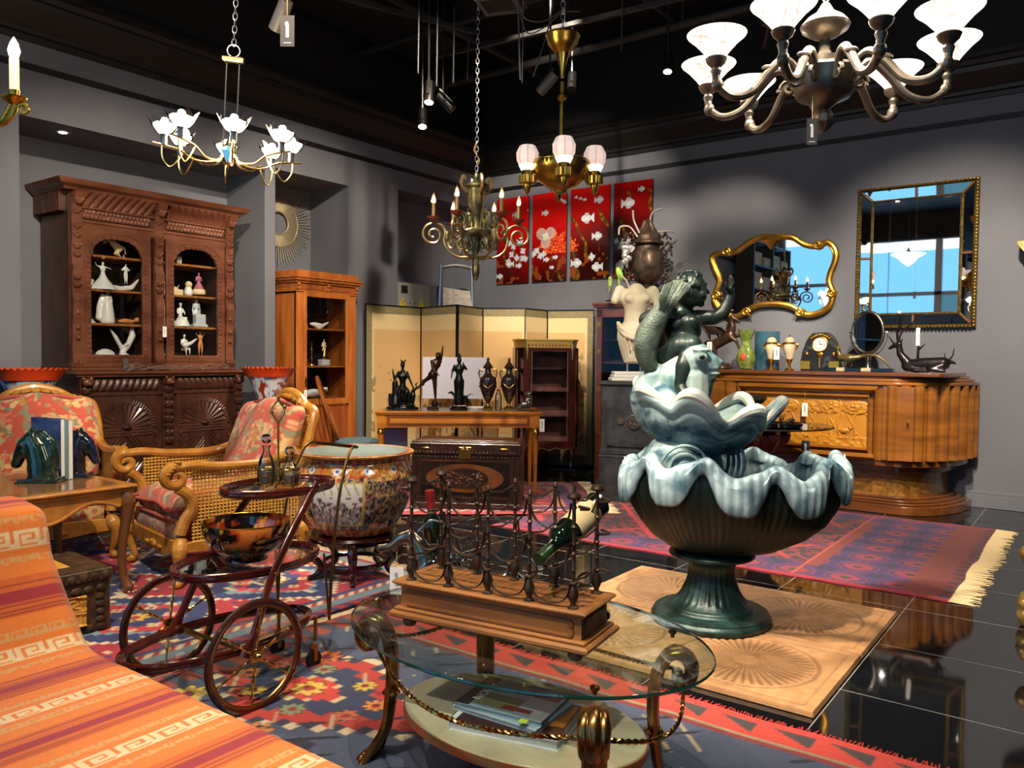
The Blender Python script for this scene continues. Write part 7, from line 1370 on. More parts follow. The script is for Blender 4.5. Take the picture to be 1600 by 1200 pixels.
# ------------------------------------------------------------------ long art deco sideboard
mat('walnut_gold', '6E4216', .25, col2='925C20', scale=1.6, stretch=(1, 1, 7), detail=6, coat=.5); mat('walnut_rim', '5A3216', .25, col2='74441E', scale=2, stretch=(1, 6, 6), coat=.5); mat('burl', '6E4A1C', .3, col2='9A6E2C', scale=12, detail=8, dist=2, coat=.4); mat('relief_wood', 'A8701E', .35, col2='BE8428', scale=5, coat=.35)
def stad(hw, y0, y1, rx, n=24, fl_=0, nf=8):
    """plan with rounded front corners, optionally fluted"""
    p = []
    for k in range(n+1):
        f = k/n; a = PI/2*f; s = (1+fl_*abs(math.sin(f*nf*PI))) if fl_ else 1; p.append((hw-rx+rx*math.sin(a)*s, y1-(y1-y0)*math.cos(a)*s))
    left = [(-x, y) for x, y in p[::-1]]; return [(x, y) for x, y in p]+left
def sideboard():
    t = thing('sideboard', 'long honey walnut sideboard with fluted rounded ends and a carved forest relief panel', 'sideboard', (-2.13, 7.28, 0), 0); D = .86
    def slabz(b, hw, y0, rx, z0, z1): b.prism(stad(hw, y0, D, rx), z0, z1, 'xy')
    bld('base', 'walnut_rim', t, lambda b: (slabz(b, 1.22, .02, .45, 0, .075), slabz(b, 1.18, .05, .43, .075, .095), slabz(b, 1.15, .08, .42, .095, .115), slabz(b, 1.10, .13, .4, .115, .135)), bev=.005)
    bld('waist', 'burl', t, lambda b: slabz(b, 1.04, .18, .4, .13, .34)); bld('waist_moulding', 'walnut_rim', t, lambda b: (slabz(b, 1.10, .12, .42, .34, .40), slabz(b, 1.2, .04, .5, .40, .445)), bev=.006)
    bld('carcass', 'walnut_gold', t, lambda b: b.prism(stad(1.22, .03, D, .56, 40), .445, 1.115, 'xy'), bev=.004)
    for s in (-1, 1): bld('fluted_end', 'walnut_gold', t, lambda b: [b.tube([(s*(1.22-.56+.56*math.sin(an)), D-(D-.03)*math.cos(an), z) for z in (.46, 1.09)], .047, 10) for an in [PI/2*(k+.5)/9 for k in range(9)]])
    bld('top', 'walnut_gold', t, lambda b: (slabz(b, 1.26, .0, .6, 1.09, 1.118), slabz(b, 1.22, .04, .58, 1.118, 1.145), slabz(b, 1.18, .05, .56, 1.145, 1.165)), bev=.006); bld('top_slab', 'walnut_rim', t, lambda b: slabz(b, 1.15, .03, .1, 1.165, 1.198), bev=.005)
    x0, x1, z0, z1 = -.60, .59, .475, 1.05
    bld('panel_frame', 'walnut_gold', t, lambda b: (b.tube([(x, -.012, z) for x, z in ((x0, z0), (x1, z0), (x1, z1), (x0, z1))], .035, 4, closed=True, up=(0, 1, 0)), b.tube([(x, .0, z) for x, z in ((x0+.06, z0+.06), (x1-.06, z0+.06), (x1-.06, z1-.06), (x0+.06, z1-.06))], .02, 4, closed=True, up=(0, 1, 0))), sm=20)
    def forest(u, v):
        X, Z = u*1.05, v*.46; h = .004+.003*vn(u, v, 14, 2); h += .006*(np.abs(((X*2.2+Z*1.1) % .35)-.17) < .01)
        for i, cx in enumerate((.06, .22, .36, .62, .74, .82, .95)):
            h = np.where((np.abs(X-cx-.01*np.sin(Z*20)) < .010+.004*(i % 2)) & (Z > .09) & (Z < .36), .014, h)
            if i in (1, 2, 3, 4, 6): d = np.hypot((X-cx)/.115, (Z-.365)/.062); h = np.where((d < 1), .012+.014*vn(X, Z, 60, 5)*(1.2-d), h)
        h = np.where(Z < .085+.02*vn(X, X*0, 12, 3), .009+.012*vn(X, Z, 40, 6), h)
        for cx, s in ((.34, 1), (.42, 1), (.52, .9), (.86, 1.1)):
            dd = np.hypot((X-cx)/(.045*s), (Z-.15)/(.022*s)); h = np.where(dd < 1, .012+.014*np.sqrt(np.clip(1-dd, 0, 1)), h); h = np.where((np.hypot(X-cx-.05*s, Z-.18) < .014*s), .02, h); h = np.where((np.abs(np.abs(X-cx)-.028*s) < .005) & (Z < .15) & (Z > .09), .012, h)
        return h
    bld('relief_panel', 'relief_wood', t, lambda b: relief(b, x0+.07, x1-.07, z0+.07, z1-.07, .026, forest, 260, 120), sm=60, label='golden carved forest relief with deer and trees')
    d = bld('door', 'walnut_gold', t, lambda b: (b.box(.64, .80, .01, .05, .46, 1.08, ch=.002), b.box(.80, .88, .0, .05, .46, 1.08, ch=.003))); bld('key_escutcheon', 'brass_dull', d, lambda b: (b.ell((.84, -.006, .78), (.009, .004, .02), 10), b.tube([(.84+.01*math.sin(k*.6), -.012, .745+.014*math.cos(k*.6)) for k in range(11)], .002, 5)))
    d = bld('door', 'walnut_gold', t, lambda b: (b.box(-.80, -.64, .01, .05, .46, 1.08, ch=.002), b.box(-.88, -.80, .0, .05, .46, 1.08, ch=.003)))
sideboard()
def on_sb(px, Y=7.75): p = pl(px, 575, (0, Y, 0), 0); return Vector((p.x, Y, 1.1985))
price_tag(pl(1258, 612, (0, 7.25, 0), 0), 0, 'white tag hanging on the carved relief panel of the sideboard', .05, .12, 'paper', .10); price_tag(pl(1259, 685, (0, 7.25, 0), 0), 0, 'dark navy tag hanging below the relief panel of the sideboard', .07, .13, 'navy_card', .02, dark=True)
# pegasus
mat('bronze_warm', '3A2A20', .35, .55, col2='4E3A2C', scale=10)
t = thing('pegasus_statue', 'rearing winged bronze horse on a round base at the left end of the sideboard', 'statue', on_sb(1126), -.1); s = 1.85
b = MB(); b.chain([(-.10, 0, .20), (0, 0, .25), (.08, 0, .29)], [.055, .052, .058], 16); b.chain([(.08, 0, .30), (.10, 0, .38), (.085, 0, .44), (.10, 0, .475)], [.045, .036, .03, .03], 14); b.chain([(.09, 0, .47), (.14, 0, .455), (.17, 0, .425)], [.028, .02, .014], 12)
for y in (-.03, .03): b.chain([(-.11, y, .19), (-.07, y, .11), (-.09, y, .06), (-.03, y, .03)] if y < 0 else [(-.12, y, .18), (-.1, y, .10), (-.05, y, .07), (.0, y, .02)], [.04, .022, .014, .012], 10); b.chain([(.09, y, .28), (.16, y, .27+y), (.19, y, .22+y*2)] if y < 0 else [(.10, y, .29), (.17, y, .30), (.20, y, .25)], [.026, .016, .011], 10); b.ell((.10, y*.6, .505), (.008, .005, .016), 6)
b.chain(cr([(-.14, 0, .24), (-.20, 0, .22), (-.21, 0, .12), (-.20, 0, .04)], 3), [.016]*4+[.02]*4+[.014, .008], 10); organic(b, 'horse', 'bronze_warm', t, .008, 3)
def wing(q):
    for sg in (-1, 1):
        for k in range(9): f = k/8; q.tube([(.02, sg*.04, .31), (-.06-.02*k*.3, sg*(.07), .37-.05*f*(1 if sg > 0 else 1)), (-.20+.11*f, sg*.1, .40-.16*f if sg < 0 else .40-.13*f)], [.012, .014, .005], 6)
bld('wing', 'bronze_brown', t, wing); bld('mane', 'bronze_brown', t, lambda q: [q.ell((.07-.006*k, 0, .47-.022*k), (.014, .014, .018), 8) for k in range(7)])
bld('base', 'bronze_warm', t, lambda q: q.lathe([(.10, 0), (.11, .01), (.105, .03), (.09, .035), (.09, .05), (.075, .06)], 28, (-.02, 0, -.04))); t.location.z += .04; t.location += Vector((0.02, 0, 0))
price_tag(on_sb(1108, 7.60)+Vector((0, 0, .28)), 0, 'white tag hanging from the tail of the winged horse', .05, .09, 'paper', .01)
mat('green_art_glass', '5E7A2C', .08, col2='9AA85A', scale=8, coat=1, trans=.35, dist=2); mat('orange_spot', 'B5442A', .2, coat=.8); mat('blue_vase', '24485A', .3, col2='3C6678', scale=7, coat=.5); mat('ivory_marble', 'D2C6A6', .3, col2='B8A88A', scale=12)
t = thing('art_glass_vase', 'green murano style glass vase with orange spot and pinched rim on the sideboard', 'vase', on_sb(1165, 7.62), 0)
bld('body', 'green_art_glass', t, lambda b: b.lathe([(.04, 0), (.06, .01), (.09, .07), (.095, .12), (.07, .19), (.045, .25), (.05, .30), (.075, .35), (.08, .37)], 40, mod=lambda r, a, z, k: (r*(1+.12*math.cos(a*5)*max(0, z-.25)/.12), z+.03*math.cos(a*5)*max(0, (z-.3)/.07)), sy=.7)); bld('spot', 'orange_spot', t, lambda b: b.ell((-.005, -.062, .12), (.03, .012, .04), 14))
t = thing('cylinder_vase', 'tall plain dark blue cylinder vase behind the ivory urns', 'vase', on_sb(1198, 7.85), 0); bld('body', 'blue_vase', t, lambda b: b.lathe([(.118, 0), (.12, .01), (.12, .375), (.114, .375), (.11, .02), (0, .02)], 40))
for px, lb in ((1205, 'left ivory marble urn with gilt mounts in front of the blue cylinder vase'), (1233, 'right ivory marble urn with gilt mounts beside the black clock')):
    t = thing('ivory_urn', lb, 'urn', on_sb(px, 7.60), 0)
    bld('body', 'ivory_marble', t, lambda b: b.lathe([(.016, .07), (.035, .11), (.052, .18), (.056, .23), (.05, .25)], 28)); bld('lid', 'ivory_marble', t, lambda b: b.lathe([(.046, .262), (.042, .29), (.02, .31), (0, .315)], 24)); bld('mount', 'gilt', t, lambda b: (b.lathe([(.04, 0), (.042, .012), (.016, .025), (.012, .055), (.022, .075), (.034, .105), (.03, .11)], 24), b.lathe([(.053, .245), (.06, .25), (.06, .262), (.05, .266)], 28), b.lathe([(.008, .31), (.012, .322), (0, .34)], 12)))
    for s in (-1, 1): bld('handle', 'gilt', t, lambda b: b.chain([(s*.055, 0, .25), (s*.072, 0, .24), (s*.07, 0, .215), (s*.058, 0, .2)], [.01, .012, .009, .006], 8))
price_tag(on_sb(1213, 7.52)+Vector((0, 0, .23)), 0, 'white tag hanging from the right handle of the left ivory urn', .055, .12, 'paper', .01)
mat('marble_grey_black', '17181C', .35, col2='55585C', scale=9, detail=8, mix=(.5, .68), dist=1.5); mat('enamel', 'E8E6E0', .3)
t = thing('mantel_clock', 'black and grey marble mantel clock with gilt mounts and white dial on the sideboard', 'clock', on_sb(1283, 7.72), 0)
bld('case', 'marble_grey_black', t, lambda b: (b.prism([(-.175, .0), (.175, .0), (.175, .1), (.16, .18), (.13, .27), (.095, .33), (.06, .355), (-.06, .355), (-.095, .33), (-.13, .27), (-.16, .18), (-.175, .1)], -.05, .06), b.box(-.14, .14, -.065, .07, 0, .02)), bev=.004)
bld('dial', 'enamel', t, lambda b: b.tube([(0, -.058, .245), (0, -.05, .245)], .062, 36)); bld('bezel', 'gilt', t, lambda b: b.tube([(.068*math.cos(2*PI*k/40), -.056, .245+.068*math.sin(2*PI*k/40)) for k in range(40)], .008, 8, closed=True, up=(0, 1, 0))); bld('hand', 'black_ink', t, lambda b: (b.box(-.002, .002, -.062, -.059, .245, .28), b.box(.0, .03, -.062, -.059, .243, .247), [b.ell((.045*math.sin(k*PI/6), -.06, .245+.045*math.cos(k*PI/6)), (.003, .001, .005), 6) for k in range(12)]))
bld('gilt_mount', 'gilt', t, lambda b: ([b.box(sx*.13-.045, sx*.13+.045, -.068, -.05, .01, .095, ch=.006) for sx in (-1, 1)], [b.ell((sx*.12, -.056, .155), (.02, .01, .02), 12) for sx in (-1, 1)], b.ell((0, -.056, .15), (.035, .01, .03), 12), b.box(-.006, .006, -.06, -.05, .03, .14), [b.ell((.02*k, -.056, .335-.004*k*k*.5), (.016, .012, .012), 8) for k in range(-4, 5)]))
mat('pheasant_body', '2E4038', .3, .5, col2='8A7030', scale=14)
t = thing('pheasant_statue', 'bronze pheasant with long tail on a low dark and cream marble base', 'statue', on_sb(1318, 7.60), 0)
b = MB(); b.chain([(-.02, 0, .12), (.05, 0, .115), (.13, 0, .13)], [.035, .042, .02], 12); b.chain([(-.03, 0, .13), (-.05, 0, .18), (-.05, 0, .215)], [.026, .018, .018], 10); b.chain([(-.055, 0, .22), (-.075, 0, .212)], [.012, .005]); b.chain(cr([(.12, 0, .13), (.22, 0, .15), (.30, 0, .13), (.37, 0, .06), (.40, 0, .03)], 4), [.018, .016, .015, .014, .013, .013, .012, .012, .011, .011, .01, .009, .008, .007, .006, .005, .004], 8); b.chain([(.02, -.01, .09), (.02, -.01, .05), (.0, -.01, .035)], [.01, .006, .005]); b.chain([(.06, .01, .09), (.07, .01, .05), (.05, .01, .035)], [.01, .006, .005])
organic(b, 'bird', 'pheasant_body', t, .006, 2); bld('base', 'marble_black', t, lambda q: q.box(-.17, .42, -.05, .05, 0, .032, ch=.004)); bld('cream_inlay', 'ivory_marble', t, lambda q: (q.box(-.05, .02, -.053, .053, .004, .034), q.box(.16, .24, -.053, .053, .004, .034)))
t = thing('table_mirror', 'oval swivelling table mirror in a pewter frame on the sideboard', 'mirror', on_sb(1356, 7.78), -.12)
mm = [(.135*math.cos(2*PI*k/48), -.02, .355+.185*math.sin(2*PI*k/48)) for k in range(48)]
bld('frame', 'silver_old', t, lambda b: b.tube(mm, .014, 10, closed=True, up=(0, 1, 0))); bld('glass', 'mirror', t, lambda b: b.prism([(p[0], p[2]) for p in mm], -.022, -.014), sm=None)
bld('yoke', 'silver_old', t, lambda b: b.tube([(.165*math.sin(a), .0, .355-.22*math.cos(a)) for a in np.linspace(-1.5, 1.5, 24)], .005, 6)); bld('stand', 'silver_old', t, lambda b: b.lathe([(.075, 0), (.07, .01), (.03, .03), (.018, .06), (.02, .1), (.03, .13)], 28)); bld('pivot', 'silver_old', t, lambda b: [b.tube([(s*.14, -.01, .355), (s*.17, 0, .355)], .007, 8) for s in (-1, 1)])
mat('pewter_dark', '1E1C1E', .3, .6, col2='2E2A2C', scale=12)
t = thing('antelope_statue', 'reclining dark bronze antelope with tall curved horns at the right end of the sideboard', 'statue', on_sb(1432, 7.50), 0)
b = MB(); b.chain([(-.07, 0, .06), (.06, 0, .075), (.20, 0, .08)], [.05, .055, .055], 14); b.chain([(-.07, 0, .08), (-.13, 0, .16), (-.14, 0, .23)], [.045, .03, .024], 12); b.chain([(-.14, 0, .24), (-.18, 0, .23), (-.215, 0, .205)], [.028, .02, .012], 12); b.chain([(-.13, 0, .26), (-.115, .02, .29)], [.012, .005]); b.chain([(-.08, -.03, .04), (.0, -.06, .02), (.1, -.06, .018)], [.024, .018, .014]); b.chain([(.2, -.03, .06), (.12, -.07, .03), (.22, -.07, .018)], [.04, .022, .014]); b.chain([(.24, 0, .1), (.29, 0, .085)], [.02, .01])
organic(b, 'body', 'pewter_dark', t, .007, 3)
for s in (-1, 1): bld('horn', 'pewter_dark', t, lambda q: q.tube(cr([(-.145, s*.015, .26), (-.14+s*.01, s*.03, .34), (-.09+s*.03, s*.05, .42), (-.03+s*.05, s*.05, .50)], 6), [float(v_) for v_ in np.linspace(.011, .003, 19)], 8))
bld('ear', 'pewter_dark', t, lambda q: [q.tube([(-.16+s*.02, s*.02, .25), (-.185+s*.03, s*.04, .31)], [.009, .003], 8) for s in (-1, 1)])
bld('tail_branch', 'pewter_dark', t, lambda q: (q.tube([(.24, 0, .1), (.27, 0, .15), (.28, 0, .21)], [.008, .006, .003], 6), q.tube([(.22, .0, .1), (.21, 0, .14), (.215, 0, .17)], [.006, .004, .002], 6)))
tw_ = bld('thorn_branch', 'pewter_dark', None, lambda q: (q.tube([(0, 0, 0), (.005, 0, .2), (.012, 0, .34)], [.014, .01, .006], 8), q.tube([(.01, 0, .2), (.06, 0, .25)], [.009, .003], 8), q.tube([(.01, 0, .22), (-.01, 0, .28)], [.007, .003], 8))); tag(tw_, 'dark forked branch standing upright behind the antelope', 'branch', None, on_sb(1433, 7.72))
price_tag(on_sb(1433, 7.46)+Vector((0, 0, .40)), 0, 'white tag hanging from the horns of the antelope', .03, .15, 'paper', .02)

# ------------------------------------------------------------------ pedestal table in front of the sideboard
PT = at(1190, 660, 6.62); t = thing('pedestal_table', 'round dark glass topped table on a carved red brown fluted pedestal', 'table', (PT.x, PT.y, .009), 0)
mat('red_wood', '3E140C', .25, col2='54200F', scale=5, coat=.5); thin_glass('smoked_glass', '3A3A3C', 1, 0, .12)
bld('glass_top', 'smoked_glass', t, lambda b: b.lathe([(0, .742), (.55, .742), (.555, .748), (.55, .754), (0, .754)], 72, cap=False)); bld('top_edge', 'black_ink', t, lambda b: b.tube([(.555*math.cos(2*PI*k/72), .555*math.sin(2*PI*k/72), .748) for k in range(72)], .006, 6, closed=True, up=(0, 0, 1)))
bld('capital', 'red_wood', t, lambda b: b.lathe([(.09, .5), (.15, .56), (.21, .63), (.22, .68), (.17, .735), (0, .74)], 48, mod=lambda r, a, z, k: (r*(1+.10*math.cos(a*10)), z))); bld('capital_leaf', 'gilt_pale', t, lambda b: [b.ell((.22*math.cos(a), .22*math.sin(a), .70), (.02, .02, .03), 8) for a in [2*PI*k/10 for k in range(10)]])
bld('stem', 'red_wood', t, lambda b: b.lathe([(.12, .12), (.09, .18), (.075, .3), (.08, .45), (.10, .5)], 48, mod=lambda r, a, z, k: (r*(1+.06*math.cos(a*14)), z))); bld('foot', 'red_wood', t, lambda b: b.lathe([(.26, 0), (.27, .03), (.24, .05), (.18, .07), (.16, .11), (.12, .13)], 48))
t2 = thing('bronze_tazza', 'shallow bronze footed bowl behind the rim of the upper shell', 'bowl', at(1172, 657, 6.7), 0); t2.location.z = .764; bld('bowl_body', 'bronze_urn', t2, lambda b: b.lathe([(.06, 0), (.05, .02), (.02, .05), (.03, .13), (.1, .17), (.13, .2), (.135, .235), (.125, .235), (.09, .19), (0, .17)], 36))
BZ = at(1226, 655, 6.35); t3 = thing('bronze_dish', 'round black lacquer tray with small bronze bird and sprig on the pedestal table', 'dish', (BZ.x, BZ.y, .764), YAW); bld('tray', 'marble_black', t3, lambda b: b.lathe([(.10, 0), (.135, .004), (.14, .035), (.132, .035), (.128, .012), (0, .01)], 40)); organic(MB().chain([(.0, 0, .03), (.03, 0, .045), (.08, 0, .055)], [.012, .02, .008]).chain([(.03, 0, .05), (.06, 0, .07)], [.012, .008]), 'bird', 'bronze_warm', t3, .005, 2); bld('sprig', 'bronze_warm', t3, lambda b: [b.tube([(-.04, 0, .02), (-.04+.01*k, .0, .07), (-.06+.02*k, 0, .1)], .004, 6) for k in range(4)])
# gilt carved stand cut by the right edge
t = thing('gilt_stand', 'carved gilt rococo stand leg just entering at the right edge of the room', 'stand', (-.165, 4.72, 0), YAW)
mat('gilt_carved', '8A6A38', .4, .5, col2='C0A060', scale=16, bump=.3, bscale=60)
bld('leg', 'gilt_carved', t, lambda b: b.chain(cr([(-.10, 0, .03), (-.14, 0, .09), (-.08, 0, .17), (-.07, 0, .27), (-.13, 0, .36), (-.06, 0, .44), (.06, 0, .47)], 4), [float(.045-.0009*k+.012*math.sin(k*1.3)) for k in range(25)], 12)); bld('scroll_foot', 'gilt_carved', t, lambda b: [b.ell((-.10+.03*k, -.02*(k % 2), .03+.012*(k % 3)), (.04, .035, .03), 10) for k in range(5)]); bld('platform', 'gilt_carved', t, lambda b: b.box(.0, .3, -.15, .15, .44, .47))
t = thing('wall_bracket', 'small gilt wall shelf cut by the right edge of the frame', 'shelf', pl(1601, 388, (0, YB-.02, 0), 0), 0); bld('shelf_board', 'gilt_carved', t, lambda b: b.prism([(-.07, .04), (-.07, .02), (-.02, -.05), (.12, -.1), (.3, -.1), (.3, .04)], -.2, 0)); t.location.x += .03

# ------------------------------------------------------------------ wall mirrors and lacquer panels
def contour():
    # outline measured on the wall plane, as photo pixels
    px = [(1117, 418), (1113, 405), (1118, 398), (1132, 395), (1150, 393), (1162, 385), (1175, 376), (1190, 371), (1205, 370), (1222, 370), (1240, 372), (1255, 381), (1268, 385), (1282, 384), (1292, 379), (1302, 385), (1307, 397), (1305, 410), (1299, 425), (1296, 440), (1300, 452), (1302, 462), (1297, 478), (1283, 488), (1265, 492), (1252, 488), (1240, 480), (1225, 476), (1205, 475), (1185, 477), (1172, 483), (1160, 491), (1145, 495), (1130, 487), (1119, 474), (1116, 462), (1122, 448), (1124, 435)]
    return [(p.x, p.z) for p in (pl(x, y, (0, YB-.03, 0), 0) for x, y in px)]
def rococo():
    P = contour(); cx = sum(p[0] for p in P)/len(P); cz = sum(p[1] for p in P)/len(P); t = thing('wall_mirror', 'scrolled gold framed wall mirror with shell crest', 'mirror', (cx, YB-.005, cz), 0)
    Q = cr([(x-cx, 0, z-cz) for x, z in P], 5, closed=True); mat('gold_frame', 'B8862C', .3, .9, col2='D8AA48', scale=9)
    bld('mirror_glass', 'mirror', t, lambda b: b.prism([(q.x, q.z) for q in Q], -.03, -.012), sm=None)
    bld('frame', 'gold_frame', t, lambda b: (b.tube([(q.x, -.035, q.z) for q in Q], .030, 10, closed=True, up=(0, 1, 0), flat=1.0), b.tube([(q.x*.965, -.045, q.z*.965) for q in Q], .012, 8, closed=True, up=(0, 1, 0))))
    ct = lambda x, y: (lambda p: (p.x-cx, p.z-cz))(pl(x, y, (0, YB-.05, 0), 0))
    x, z = ct(1205, 378); bld('shell_crest', 'gold_frame', t, lambda b: [b.tube([(x, -.05, z-.07), (x+.05*math.sin(a), -.075, z+.02), (x+.10*math.sin(a), -.05, z+.065*math.cos(a)+.01)], [.012, .02, .014], 8) for a in np.linspace(-1.4, 1.4, 9)])
    for X, Y_, s in ((1135, 394, 1), (1278, 382, -1), (1300, 457, -1), (1166, 488, 1), (1250, 487, -1), (1119, 462, 1)):
        x, z = ct(X, Y_); bld('leaf_scroll', 'gold_frame', t, lambda b: (b.tube([(x+p[0], -.06, z+p[1]) for p in spiral(0, 0, .045, .01, 0, s*PI*2.6, 20)], .013, 8), b.ell((x+s*.03, -.06, z-.02), (.035, .016, .014), 8, rot=(0, .6*s, 0)), b.ell((x-s*.03, -.06, z+.015), (.03, .016, .014), 8, rot=(0, -.6*s, 0))))
rococo()
def large_mirror():
    x0, x1, z0, z1 = -1.93, -.92, 1.60, 2.93; t = thing('wall_mirror', 'large rectangular gold wall mirror with mirrored border above the right of the sideboard', 'mirror', ((x0+x1)/2, YB-.005, z0), 0, rot=(-.012, 0, 0)); W, H = x1-x0, z1-z0; w = W/2
    mat('antique_gold', '6E5A2E', .4, .8, col2='A08848', scale=30); mat('bead_wood', '6E4A2E', .4, .4)
    bld('backing', 'bead_wood', t, lambda b: b.box(-w+.02, w-.02, -.025, 0, .02, H-.02))
    bld('frame', 'antique_gold', t, lambda b: (b.tube([(-w+.02, -.03, .02), (w-.02, -.03, .02), (w-.02, -.03, H-.02), (-w+.02, -.03, H-.02)], .030, 4, closed=True, up=(0, 1, 0)), [b.ell((-w+.01+.03*k, -.055, z), (.012, .008, .008), 6) for k in range(int(W/.03)) for z in (.012, H-.012)], [b.ell((x, -.055, .02+.03*k), (.008, .008, .012), 6) for k in range(int(H/.03)) for x in (-w+.012, w-.012)]), sm=30)
    m_ = .125; bld('centre_glass', 'mirror', t, lambda b: b.box(-w+m_+.02, w-m_-.02, -.034, -.028, m_+.02, H-m_-.02), sm=None)
    o = [(-w+.04, .04), (w-.04, .04), (w-.04, H-.04), (-w+.04, H-.04)]; i_ = [(-w+m_, m_), (w-m_, m_), (w-m_, H-m_), (-w+m_, H-m_)]
    for k in range(4):
        a, b_, c, d = o[k], o[(k+1) % 4], i_[(k+1) % 4], i_[k]; bld('border_glass', 'mirror', t, lambda q: q.add([(a[0], -.045, a[1]), (b_[0], -.045, b_[1]), (c[0], -.030, c[1]), (d[0], -.030, d[1])], [(0, 1, 2, 3)]), sm=None)
        bld('corner_bar', 'bead_wood', t, lambda q: q.tube([(a[0], -.048, a[1]), (d[0], -.036, d[1])], .012, 6)); mx = ((a[0]+b_[0])/2, (a[1]+b_[1])/2); mi = ((c[0]+d[0])/2, (c[1]+d[1])/2); bld('cross_bar', 'bead_wood', t, lambda q: q.tube([(mx[0], -.046, mx[1]), (mi[0], -.036, mi[1])], .012, 6))
    bld('inner_frame', 'antique_gold', t, lambda b: b.tube([(x, -.036, z) for x, z in ((-w+m_+.008, m_+.008), (w-m_-.008, m_+.008), (w-m_-.008, H-m_-.008), (-w+m_+.008, H-m_-.008))], .016, 4, closed=True, up=(0, 1, 0)))
large_mirror()
mat('lacquer_art', vc=True, rough=.12, coat=.9)
def panel(i, x0, x1):
    W, H = x1-x0, 1.078; t = thing('lacquer_panel', ('leftmost red lacquer panel with a white coral spray, partly behind the candle chandelier', 'second red lacquer panel from the left with a winged lionfish and orange coral', 'third red lacquer panel from the left with several white fish and green weed', 'rightmost red lacquer panel, darkest, with white flowers near the bronze urn')[i], 'wall art', (x0, YB-.002, 2.225), 0, 'set of four red lacquer sea life panels')
    nx, nz = int(W/.004), int(H/.004); u, z = np.meshgrid(np.linspace(0, W, nx), np.linspace(0, H, nz), indexing='ij'); X = u+i*.56; C = np.zeros(u.shape+(3,))
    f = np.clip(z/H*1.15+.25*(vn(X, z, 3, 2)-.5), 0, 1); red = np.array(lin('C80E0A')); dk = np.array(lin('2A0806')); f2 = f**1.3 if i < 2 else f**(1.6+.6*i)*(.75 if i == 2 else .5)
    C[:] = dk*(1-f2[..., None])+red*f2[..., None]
    weed = (np.abs(((X*5+z*1.8+.6*vn(X, z, 6, 4)) % 1)-.5) < .10) & (vn(X, z, 5, 3) > (.5 if i < 2 else .38)) & (z < (.42 if i < 2 else .98)); paint(C, weed, '4A3A10'); paint(C, weed & (vn(X, z, 30, 6) > .6), '8A5A1C'); paint(C, (vn(X, z, 18, 9) > .72) & (z < .3), '7A3A14')
    def coral(cx, cz, r, col, c2):
        a = np.arctan2(z-cz, u-cx); d = np.hypot(u-cx, z-cz); m_ = (d < r*(.8+.2*np.sin(a*9))) & (z > cz-.06); paint(C, m_ & (np.sin(a*34+d*30) > -.2) & (vn(u, z, 70, 3) > .3), col); paint(C, m_ & (vn(u, z, 80, 5) > .72), c2)
    def fish(cx, cz, s, fl_=1, col='C4CCD0'):
        x = (u-cx)*fl_/s; y = (z-cz)/s; paint(C, (x/.05)**2+(y/.032)**2 < 1, col); paint(C, (x < -.04) & (x > -.075) & (np.abs(y) < (-.03-x)*.9), col); paint(C, (np.abs(x+.005) < .02) & (np.abs(y) > .02) & (np.abs(y) < .045), 'AEB8C0'); paint(C, (x/.05)**2+(y/.032)**2 < .12, 'E0DCD0')
    def blob_(cx, cz, r, col): a = np.arctan2(z-cz, u-cx); d = np.hypot(u-cx, z-cz); paint(C, d < r*(.7+.3*np.sin(a*7+cx*40)*np.sin(a*3)), col)
    if i == 0: fish(.30, .86, .8, 1, '9AA8B4'); [blob_(.30+.16*math.cos(k*1.1)*.7, .40+.13*math.sin(k*1.7), .05, 'BCC8D0') for k in range(9)]; fish(.2, .25, 1, -1); fish(.06, .1, .8); fish(.36, .22, .7); blob_(.45, .3, .05, 'BCC8D0')
    if i == 1:
        coral(.33, .40, .24, 'E2501C', 'F08040'); fish(.2, .84, .8, 1, 'B8BEC8')
        a = np.arctan2(z-.55, u-.2); d = np.hypot(u-.2, z-.55); m_ = (d < .15*(.5+.5*np.abs(np.sin(a*1.5+.8)))) ; paint(C, m_ & (np.sin(a*40) > -.3), 'B4B8B0'); blob_(.2, .55, .06, 'C4D0D4'); blob_(.2, .54, .03, 'C8C070')
        [blob_(.02+.05*k, .35+.04*math.sin(k*2), .05, 'BCC8D0') for k in range(4)]; fish(.22, .27, .7); fish(.35, .29, .6); fish(.3, .17, .5); [fish(.42+.03*k, .98-.02*k, .4) for k in range(3)]
    if i == 2: coral(.0, .40, .12, 'E2501C', 'F08040'); fish(.22, .72, 1.4, -1, 'C8D0D8'); fish(.40, .92, 1.0, 1, 'C8CCD0'); fish(.38, .50, 1.1, 1); blob_(.3, .26, .055, 'C0CCD0'); fish(.1, .2, 1.2, 1, 'B8C4C8'); fish(.36, .14, 1.2, -1); [fish(.08+.06*k, .98-.02*k, .4) for k in range(3)]
    if i == 3: fish(.2, .84, 1.4, 1, 'C8CCD0'); [blob_(.12+.05*k, .36+.06*math.sin(k*1.9), .07, 'C4CED0') for k in range(5)]; fish(.1, .14, 1.3, -1, 'B8C4C8'); blob_(.04, .42, .04, 'C4CED0'); fish(.36, .98, .7)
    if i == 0: fish(.5, .9, .3)
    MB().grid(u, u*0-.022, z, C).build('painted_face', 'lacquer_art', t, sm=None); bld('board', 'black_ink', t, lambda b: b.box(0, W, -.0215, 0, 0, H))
for i, (a, b_) in enumerate(((-6.29, -5.795), (-5.735, -5.236), (-5.178, -4.643), (-4.592, -4.10))): panel(i, a, b_)
